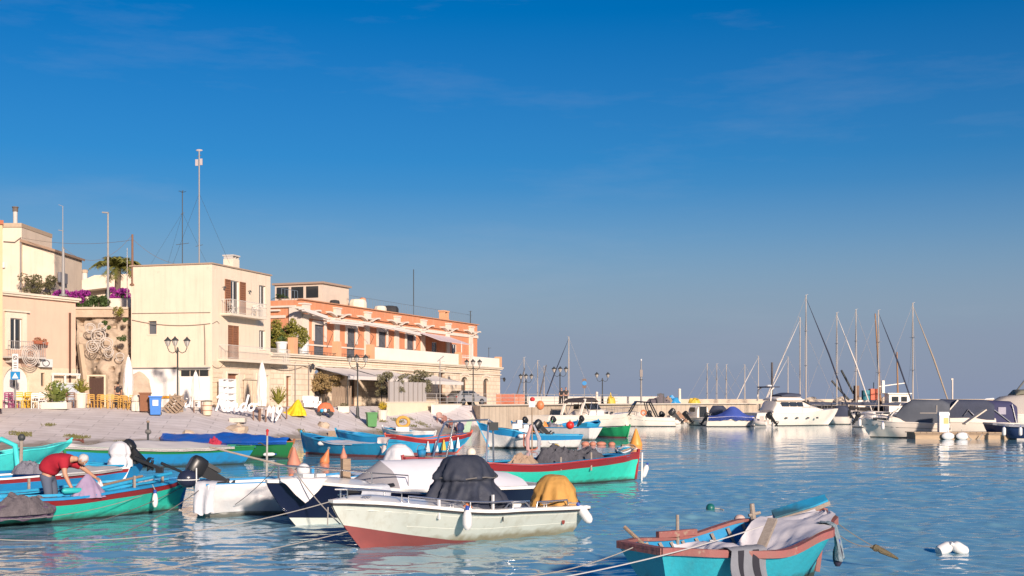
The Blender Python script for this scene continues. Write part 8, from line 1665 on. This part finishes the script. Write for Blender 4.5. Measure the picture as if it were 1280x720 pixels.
# small open boat with black frame canopy
t, h = cruiser('white open boat with black canopy frame and tilted outboard', G(842,122)[:2], G(778,122)[:2], 2.2, (0.8,0.85,1.15), IVORY, BLACK, 'open_boat', 0.5)
for s in (-1,1):
    MB().tube([(-0.9,0.95*s,0.9),(-0.2,0.95*s,2.35),(1.2,0.95*s,2.45),(2.0,0.9*s,1.1)],0.07,7).build('canopy_frame', BLACK, t); MB().tube([(0.3,0.95*s,2.4),(-0.1,0.95*s,0.9)],0.05,7).build('canopy_strut', BLACK, t)
loft(t, [(-0.2,0.98,2.3,2.42),(1.2,0.98,2.38,2.52),(1.6,0.9,2.0,2.1)], BLACK, 'canopy_top'); o = MB().tube([(0.6+0.0*a,1.0+0.02*math.cos(a),1.25+0.0*a) if False else (0.55+0.24*math.cos(a*0.5236),1.02,1.35+0.24*math.sin(a*0.5236)) for a in range(12)],0.07,7,closed=True).build('lifebuoy', ORANGE, t)
outboard(t,(-h.L/2-0.1,0,0.95),0,R(45),1.3)
# ribs and small motor boats
def rib(label, pa, pb, d, tube_m=IVORY):
    t, L = boat_at('inflatable_boat', label, G(pa,d)[:2], G(pb,d+1)[:2]); w = 0.85
    pts = [(-L/2,w,0.35),(-L/4,w,0.36),(L/8,w,0.4),(L/3,w*0.6,0.5),(L/2,0,0.62),(L/3,-w*0.6,0.5),(L/8,-w,0.4),(-L/4,-w,0.36),(-L/2,-w,0.35)]
    MB().tube(pts,[0.2,0.24,0.24,0.24,0.22,0.24,0.24,0.24,0.2],10).build('air_tube', tube_m, t, smooth=True); MB().prism([(-L/2,-w),(L/4,-w),(L/2-0.2,0),(L/4,w),(-L/2,w)],-0.1,0.25).build('floor', CONC, t); MB().box(-0.3,-0.3,0.25,0.2,0.3,1.05).build('console', IVORY, t); MB().box(-0.9,-0.4,0.25,-0.5,0.4,0.7).build('seat', IVORY, t); outboard(t,(-L/2-0.05,0,0.75),0,R(40),1.1); return t
rib('grey-white inflatable with tilted outboard right of the black canopy boat', 826, 852, 124); rib('cream inflatable with outboard among the ropes of the far quay', 858, 832, 127, mat('cream_rubber',(0.62,0.53,0.42),0.6)); rib('small tender with dark outboard beside the ivory motor yacht', 963, 944, 119)
t = thing('gear_heap', 'orange and brown gear heaped in the inflatable boats', 'gear', G(846,125,0.4)); heap(MB(),1.1,0.5,0.8,4,18,0.6).build('pile', mat('mixed_gear',(0.45,0.25,0.14),0.9,col2=(0.12,0.1,0.09),amt=1,scale=5), t, smooth=True)
t, h = cruiser('white and blue pilot boat with dark cabin door', G(893,126)[:2], G(853,130)[:2], 2.2, (0.75,0.75,1.1), IVORY, BLUE, 'pilot_boat', 0.5); loft(t,[(-0.7,0.8,0.75,2.0),(0.6,0.8,0.75,2.05),(0.8,0.7,0.75,1.5)],IVORY,'wheelhouse'); MB().box(-0.75,-0.5,0.8,-0.71,0.5,1.95).build('door', GLASS_D, t); side_panes(t,[(-0.4,0.4)],0.81,1.4,1.85)
# blue covered boat
t, h = cruiser('white motorboat under a royal blue cover', G(884,121)[:2], G(943,120.5)[:2], 2.3, (0.85,0.95,0.85), IVORY, BLACK, 'covered_motorboat', 0.5); h.cover(t, CANV_B, 0.02, 0.99, lambda f: 0.18+0.85*math.exp(-((f-0.55)/0.22)**2), 0.28, wav=0.08, seed=6)
outboard(t,(-h.L/2-0.1,0.3,0.75),0,R(30),1.0)
# ivory motor yacht
t, h = cruiser('large ivory motor yacht with flybridge and dark windows', G(936,124)[:2], G(1047,128)[:2], 3.4, (1.25,1.3,1.65), IVORY, None, 'motor_yacht', 1.4, cat='yacht'); 
loft(t,[(-3.3,1.35,1.25,1.6),(-2.9,1.45,1.25,2.55),(0.2,1.4,1.3,2.6),(1.5,1.15,1.4,2.1),(3.2,0.6,1.5,1.65)],IVORY,'deckhouse'); side_panes(t,[(-2.4,-1.5),(-1.4,-0.6),(-0.5,0.15)],1.47,1.95,2.4,'saloon_window',GLASS_D,0.08,0.1)
MB().cbox((0.95,0,2.28),(0.06,2.1,1.0),m=Matrix.Rotation(R(-62),4,'Y')).build('windscreen', GLASS_D, t); loft(t,[(-2.9,1.3,2.55,2.75),(-2.4,1.35,2.55,2.95),(0.0,1.25,2.55,2.95),(0.6,0.9,2.55,2.7)],IVORY,'flybridge'); loft(t,[(-2.2,1.1,2.95,3.1),(-1.2,1.1,2.95,3.35),(0.2,0.95,2.95,3.25)],CANV_N,'flybridge_cover')
for s in (-1,1): MB().tube([(-3.6,1.2*s,2.5),(-3.5,1.2*s,3.6),(-3.1,1.1*s,3.9)],0.07,6).build('radar_arch', IVORY, t)
MB().box(-3.6,-1.2,3.85,-2.5,1.2,3.97).build('arch_top', CANV_N, t); MB().lathe([(0.3,3.97),(0.3,4.1),(0.1,4.16)],10,(-3.0,0,0)).build('radar_dome', PLASTIC_W, t); pulpit(t,h,0.5,0.6)
side_panes(t,[(-2.2,-1.9),(-0.9,-0.6),(0.4,0.7),(1.5,1.8)],1.66,0.72,0.88,'porthole',GLASS_D)
# sailing yachts
ALU = mat('mast_aluminium',(0.40,0.35,0.30),0.5,metal=0.0,amt=0.2); ALU_D = mat('dark_mast',(0.10,0.09,0.09),0.5); BRN = mat('brown_mast',(0.30,0.17,0.09),0.6)
def sailboat(label, px, d, top, rz=0.0, mastm=ALU, furl=None, furl_dir=1, L=9.0, hullm=IVORY, r=0.075, cover_m=None, stay=True, foot=None):
    t = thing('sailing_yacht', label, 'sailing yacht', G(px,d), rz, 'sailing yachts in the marina'); c = L*0.08
    h = Hull(L, L*0.3, ((0,0.95),(0.5,0.85),(1,1.15)), ((0,-0.2),(1,-0.2)), ((0,0.6),(0.4,1.0),(0.75,0.7),(1,0.03)), 0.9, -0.3, N=14); h.band(t,'hull',hullm,0,1,5); h.deck(t,IVORY,0,0.985)
    loft(t,[(-L*0.22,L*0.1,0.85,1.15),(-L*0.1,L*0.11,0.85,1.4),(L*0.16,L*0.08,0.9,1.25)],IVORY,'coachroof'); side_panes(t,[(-L*0.1,-0.02*L),(0,L*0.08)],L*0.108,1.05,1.25)
    H_ = EYE-(top-HZ)/FPX*d; MB().tube([(0.0,0,0.9),(0.0,0,H_)],[r*1.15,r*0.8],8).build('mast', mastm, t)
    for f in (0.45,0.72):
        if H_ > 7: MB().beam((0,-0.5,H_*f),(0,0.5,H_*f),0.06,0.03).build('spreader', mastm, t)
    o = MB().tube([(0,0,2.0),(-L*0.38,0,2.05)],0.06,6).build('boom', mastm, t); MB().tube([(-0.1,0,2.15),(-L*0.2,0,2.2),(-L*0.36,0,2.15)],[0.16,0.2,0.1],8).build('sail_cover', cover_m or CANV_N, o)
    if furl: MB().tube([(0.05,0,H_*0.97),(L*0.25,0,H_*0.5+0.5),(L*0.47,0,1.2)],[0.02,0.09,0.07],7).build('furled_jib', furl, t)
    elif stay: MB().tube([(0,0,H_*0.98),(L*0.48,0,1.2)],0.014,4).build('forestay', mastm, t)
    MB().tube([(0,0,H_*0.99),(-L*0.48,0,1.1)],0.012,4).build('backstay', mastm, t)
    for s in (-1,1): MB().tube([(0,0,H_*0.95),(0,0.5*s,H_*0.45),(-0.1,L*0.13*s,0.95)],0.011,4).build('shroud', mastm, t)
    MB().beam((-0.1,0,H_),(0.25,0,H_+0.1),0.03,0.03).build('masthead', mastm, t); return t
FJ_D = mat('dark_furled_sail',(0.03,0.035,0.06),0.8); FJ_W = mat('white_furled_sail',(0.62,0.57,0.52),0.8)
sailboat('sailing yacht with the tallest mast and a dark furled jib', 1007.5, 140, 369, R(8), ALU, FJ_D, L=11); sailboat('sailing yacht with second mast just left of the tallest', 1000, 152, 397, R(170), ALU, FJ_W, L=10)
sailboat('sailing yacht with white furled jib right of the tallest mast', 1046, 143, 391, R(12), ALU, FJ_W, L=9.5); sailboat('sailing yacht with plain mast left of the orange funnel', 1070, 148, 387, R(10), ALU, None, L=9.5)
sailboat('sailing yacht with mast beside the orange funnel and dark stay', 1098, 138, 388, R(15), ALU, FJ_D, L=10); sailboat('sailing yacht with the rightmost tall mast and tan furled jib', 1141, 130, 379, R(18), ALU, mat('tan_furled_sail',(0.36,0.28,0.2),0.8), L=10.5)
for px,top,d,lab in ((884,455,186,'far yacht with thin mast, leftmost of the three by the blue cover'),(896,455,184,'far yacht with pale mast, middle of the three by the blue cover'),(908,456,186,'far yacht with thin mast, right of the three by the blue cover'),(931,456,184,'far yacht with pale mast left of the flybridge'),(948,445,190,'far yacht with faint mast behind the flybridge'),(985,446,190,'far yacht with short faint mast left of the tall pair'),(711,421,172,'far yacht whose tall mast rises behind the two standing people'),(672,451,176,'far yacht with faint mast right of the orange mesh fence'),(680,458,178,'far yacht with faintest mast left of the people'),(655,447,172,'far yacht with mast behind the lamp at the orange mesh fence')):
    sailboat(lab, px, d, top, R(160 if px in (931,948,985,711) else 10), ALU, FJ_W if px in (948,985) else (FJ_D if px in (711,) else None), L=8.5, r=0.07)
t = thing('dark_pole', 'thick dark pole standing behind the ivory motor yacht', 'pole', G(965,150,ZQ-0.0)); MB().tube([(0,0,0),(0,0,EYE+47/FPX*150-ZQ)],0.13,8).build('shaft', ALU_D, t); MB().lathe([(0.25,0),(0.25,0.1),(0.14,0.2)],10).build('foot', ALU_D, t)
for (a,b_,lab) in ((P(645,497,168),P(656,460,168),'slanting dark spar left of the lamp at the mesh fence'),(P(674,497,172),P(683,456,172),'slanting dark spar right of the lamp at the mesh fence'),):
    tag(MB().tube([a,b_],[0.10,0.06],7).build('dark_spar', ALU_D), lab, 'spar')
# trawler with orange funnel and cranes
tr = thing('trawler', 'fishing trawler with teal and orange funnels behind the masts', 'trawler', G(1082,150,0.0))
h = Hull(16,4.5,((0,2.0),(0.5,1.7),(1,2.6)),((0,-0.5),(1,-0.5)),TRA_BEAM,1.5,0.0,N=14); h.band(tr,'hull',mat('black_steel_hull',(0.03,0.03,0.035),0.5),0,1,4); h.deck(tr,WOOD,0,0.98); MB().box(-1.2,-1,1.7,1.4,1,2.6).build('deckhouse', IVORY, tr)
def tx(px): return (px-1082)/FPX*150
MB().tube([(tx(1082.5),0,2.4),(tx(1082.5),0,EYE+12/FPX*150)],0.26*2,14).build('funnel', mat('teal_funnel',(0.05,0.22,0.27),0.5), tr); MB().box(tx(1087),-0.5,2.4,tx(1096),0.5,EYE+14/FPX*150).build('funnel', mat('orange_funnel',(0.62,0.12,0.05),0.5), tr, label='orange-red funnel'); MB().tube([(tx(1092),0,EYE+14/FPX*150),(tx(1092),0,EYE+22/FPX*150)],0.05,6).build('exhaust', IRON, tr)
MB().box(tx(1068),-0.4,2.5,tx(1073),0.4,EYE+18/FPX*150).build('net_drum', mat('rusty_gear',(0.20,0.12,0.08),0.8), tr)
for a,b_ in (((1068,492),(1050,463)),((1062,500),(1038,476))): MB().beam((tx(a[0]),0.3,EYE-(a[1]-HZ)/FPX*150),(tx(b_[0]),-0.6,EYE-(b_[1]-HZ)/FPX*150),0.16,0.2).build('derrick', IRON, tr)
MB().tube([(tx(1101),0,2),(tx(1094),0,EYE+108/FPX*150)],[0.14,0.08],8).build('mast', BRN, tr)
tw = thing('wooden_trawler', 'small white trawler with brown mast right of the orange funnel', 'trawler', G(1118,146,0)); h = Hull(9,3.2,((0,1.2),(0.5,1.1),(1,1.9)),((0,-0.4),(1,-0.4)),TRA_BEAM,1.0,0.0,N=14); h.band(tw,'hull',WHITEH,0,1,4); h.deck(tw,WOOD,0,0.98); MB().box(-0.9,-0.9,1.2,1.6,0.9,3.3).box(-1.1,-1.1,3.3,1.8,1.1,3.42).build('wheelhouse', IVORY, tw); side_panes(tw,[(-0.6,0.2),(0.5,1.2)],0.92,2.4,3.0); MB().tube([(0.45,0,1.2),(0.3,0,EYE+60/FPX*146)],[0.13,0.08],8).build('mast', BRN, tw); MB().beam((-1.8,0,4.2),(1.2,0,4.6),0.1,0.1).build('radar_bar', IVORY, tw); MB().box(-1.5,-0.2,3.42,-1.2,0.2,4.9).build('radar_mast', IVORY, tw)
rk2 = thing('rubble_mole', 'heap of rubble stones behind the moored yachts', 'rubble', G(1072,156,1.2))
for i in range(46): o = MB().ell((0,0,0),(0.8,0.6,0.5),8,6).jit(0.35,1.6,i).build('boulder', BW if i % 3 else ROCK, rk2, smooth=True, ang=25, loc=(rnd(-6,6),rnd(-1.0,1.2),rnd(0.1,1.35)))
# right-hand pontoon and its boats
pn = thing('pontoon', 'floating wooden pontoon with two round white fenders at the right', 'pontoon', G(1195,82.5,0)); PW_ = mat('pontoon_wood',(0.46,0.34,0.22),0.8,col2=(0.30,0.22,0.15),scale=2,amt=0.8,stretch=(1,4,4))  # brown pontoon timber with darker grain
MB().box(-3.0,-0.9,-0.3,4.2,0.9,0.42).build('float_body', PW_, pn)
for i in range(18): MB().box(-3.1+0.41*i,-1.0,0.42,-2.72+0.41*i,1.0,0.47).build('plank', PW_, pn)
MB().box(-3.05,-0.97,0.30,4.25,-0.901,0.4).build('fascia', WOOD, pn)
for px,lab in ((1185,'white round fender on the pontoon front, left one'),(1203,'white round fender on the pontoon front, right one')):
    t = thing('fender', lab, 'fender', G(px,81.4,0.2), 0, 'round pontoon fenders'); MB().ell((0,0,0.02),(0.42,0.16,0.26),14,10).build('body', PLASTIC_W, t, smooth=True); MB().tube([(0,0,0.25),(0,0.2,0.45)],0.015,5).build('lanyard', ROPE, t)
rope_thing('pale rope hanging in a curve from the pontoon front', P(1209,543,81.3), P(1228,543,81.3), 0.4, 0.03)
t = thing('service_pedestal', 'white rounded power pedestal standing on the pontoon', 'pedestal', G(1179,82.3,0.47)); MB().box(-0.32,-0.22,0,0.32,0.22,1.1).build('column', PLASTIC_W, t); loft(t,[(-0.34,0.24,1.1,1.35),(0.34,0.24,1.1,1.35)],PLASTIC_W,'hood'); MB().box(-0.05,-0.23,0.55,0.28,-0.221,0.95).build('panel', mat('yellow_panel',(0.6,0.42,0.15),0.5), t)  # pedestal panel in a plain yellow colour
tag(MB().beam(P(1205,530,82.0),P(1231,512,82.2),0.5,0.08).build('gangway', mat('cream_gangway',(0.62,0.53,0.42),0.6)), 'short folding gangway slanting up from the pontoon', 'gangway')
# cruiser 1: grey tent
t, h = cruiser('white motor cruiser with slate grey tent canopy at the pontoon end', G(1188,84.4)[:2], G(1074,86.6)[:2], 2.6, (0.95,1.05,1.3), IVORY, BLACK)
loft(t,[(-0.6,1.0,1.0,1.2),(0.2,1.05,1.0,1.55),(1.4,0.85,1.1,1.5),(2.6,0.4,1.2,1.3)],IVORY,'cabin'); loft(t,[(-2.95,1.12,0.98,2.35),(-2.5,1.15,0.98,2.6),(-0.6,1.12,1.0,2.65),(0.0,1.05,1.2,2.3),(0.5,0.95,1.5,1.6)],CANV_G,'tent_canopy',pw=0.32)
MB().box(-2.2,1.13,1.7,-1.1,1.16,1.73).box(-2.2,1.13,1.73,-2.17,1.16,2.25).build('tent_zip', PWHITE, t); MB().beam((0.9,1.0,1.35),(0.15,0.95,2.35),0.08,0.06).build('screen_frame', IVORY, t); MB().cbox((0.7,0,1.75),(0.04,1.5,0.8),m=Matrix.Rotation(R(-50),4,'Y')).build('windscreen', GLASS_D, t); pulpit(t,h,0.62,0.35)
fender('white fender on the bow of the grey-tented cruiser', local_to_world(t, h.pt(0.99,1,1,-0.15,-0.55)), 0.12, 0.5); fender('white fender on the side of the grey-tented cruiser', local_to_world(t, h.pt(0.72,1,1,-0.16,-0.6)), 0.12, 0.5); side_panes(t,[(1.0,2.0)],0.93,1.2,1.36,'porthole')
# cruiser 2 with arch and long canvas
t, h = cruiser('white motor cruiser with swept arch and long navy canvas behind the pontoon', G(1243,86.6)[:2], G(1132,88.4)[:2], 2.8, (1.0,1.05,1.35), IVORY, None)
loft(t,[(-2.9,1.15,1.0,2.3),(-2.4,1.2,1.0,2.62),(0.6,1.15,1.0,2.66),(1.6,1.0,1.0,2.3),(2.4,0.8,1.1,1.4)],CANV_N,'tent_canopy',pw=0.32); MB().beam((0.8,1.3,1.0),(-0.5,1.22,2.6),0.55,0.08).build('radar_arch', IVORY, t); MB().beam((0.8,-1.3,1.0),(-0.5,-1.22,2.6),0.55,0.08).build('radar_arch', IVORY, t)
loft(t,[(-3.0,1.2,1.0,1.35),(-1.6,1.25,1.0,1.6),(0.2,1.22,1.0,1.55),(1.6,1.0,1.1,1.3)],IVORY,'cockpit_coaming'); MB().tube([(-1.6,1.26,1.5),(-1.2,1.26,1.95),(-0.9,1.26,1.5)],0.04,6).build('guard_rail', STEEL, t)
# cruiser 3: indigo tent
t, h = cruiser('white boat with indigo domed tent behind the right end of the pontoon', G(1270,86.8)[:2], G(1188,87.6)[:2], 2.6, (0.95,1.0,1.2), IVORY, None)
loft(t,[(-2.1,1.0,0.98,2.2),(-1.7,1.15,0.98,2.52),(0.2,1.15,1.0,2.62),(1.0,1.05,1.0,2.3),(1.5,0.9,1.0,1.5)],CANV_P,'tent_canopy',pw=0.42); MB().tube([(0.9,1.17,1.05),(0.7,1.12,2.0),(0.0,1.0,2.66),(-0.6,0.6,2.7)],0.05,6).build('tent_hoop', PLASTIC_W, t); MB().beam((-0.3,1.2,2.1),(-1.6,1.2,1.05),0.05,0.05).build('tent_pole', STEEL, t); MB().beam((-1.7,1.18,2.3),(-2.0,1.15,1.0),0.05,0.05).build('tent_pole', STEEL, t); side_panes(t,[(-1.3,-0.8)],1.16,1.6,2.1,'tent_window',mat('milky_plastic',(0.4,0.38,0.45),0.3))
# navy rib at the right edge
t, h = cruiser('navy hulled open boat with two white fenders at the right edge', G(1330,80)[:2], G(1229,83)[:2], 2.3, (0.85,0.9,1.05), mat('blue_navy_hull',(0.03,0.06,0.16),0.3), None, 'open_boat', 0.6); MB().box(-2.2,1.1,-0.05,-0.0,1.5,0.1).build('swim_platform', IVORY, t); h.rail(t,'rubbing_strake',mat('grey_rub',(0.45,0.45,0.47),0.5),0.1,0.12,out=0.09,dz=-0.06)
for px,lab in ((1255,'white cylinder fender on the navy boat, left one'),(1275.5,'white cylinder fender on the navy boat, right one')): fender(lab, G(px,80.2,0.28), 0.12, 0.55)
# flybridge boat under grey cover at the right edge
t, h = cruiser('large boat under a pale grey cover at the right edge', G(1345,106)[:2], G(1214,106)[:2], 3.2, (1.3,1.3,1.6), IVORY, None, 'motor_yacht', 1.2, cat='yacht'); loft(t,[(-3.5,1.4,1.3,3.0),(0.0,1.4,1.3,3.2),(1.8,1.2,1.4,2.9),(3.4,0.6,1.5,2.1)],mat('pale_grey_cover2',(0.42,0.38,0.34),0.8,scale=1,amt=0.6),'boat_cover',pw=0.4); MB().beam((0.9,0,3.0),(-0.9,0,5.3),0.12,0.12).build('crane_boom', IRON, t); MB().tube([(-0.9,0,5.2),(-1.0,0,3.2)],0.03,5).build('crane_wire', IRON, t); loft(t,[(-2.4,1.2,3.1,3.15),(-1.8,1.2,3.1,3.55),(0.6,1.1,3.1,3.5),(1.0,0.9,3.0,3.1)],mat('olive_cover',(0.22,0.21,0.15),0.8),'flybridge_cover')
t = thing('lamp_post', 'slim pale post on the breakwater at the right', 'post', G(1190.5,186,ZQ)); MB().tube([(0,0,0),(0,0,EYE+27/FPX*186-ZQ)],0.12,8).build('shaft', PWHITE, t); MB().box(-0.2,-0.1,EYE+25/FPX*186-ZQ,0.1,0.1,EYE+27/FPX*186-ZQ).build('lamp_head', PWHITE, t)

for pa,pb,da,db,lab,cv in ((812,790,130,131,'small white boat moored between the canopy boat and the quay',None),(905,880,134,135,'small white boat with dark canvas behind the blue cover',CANV_N),(1062,1030,132,133,'white day boat with navy canvas right of the ivory yacht',CANV_N),(1072,1104,118,119.5,'low white motorboat in front of the sailing yachts',None)):
    tt_, hh_ = cruiser(lab, G(pa,da)[:2], G(pb,db)[:2], 1.9, (0.75,0.75,1.0), IVORY, None, 'day_boat', 0.5)
    loft(tt_,[(-0.5,0.7,0.75,1.0),(0.0,0.72,0.75,1.35),(0.7,0.5,0.8,1.1)],IVORY,'cuddy'); pulpit(tt_,hh_,0.55,0.4); outboard(tt_,(-hh_.L/2-0.06,0,0.85),0,R(35),1.0)
    if cv: loft(tt_,[(-1.2,0.8,0.8,1.7),(-0.9,0.85,0.8,2.0),(0.0,0.8,0.8,2.0),(0.3,0.7,1.2,1.5)],cv,'tent_canopy',pw=0.35)
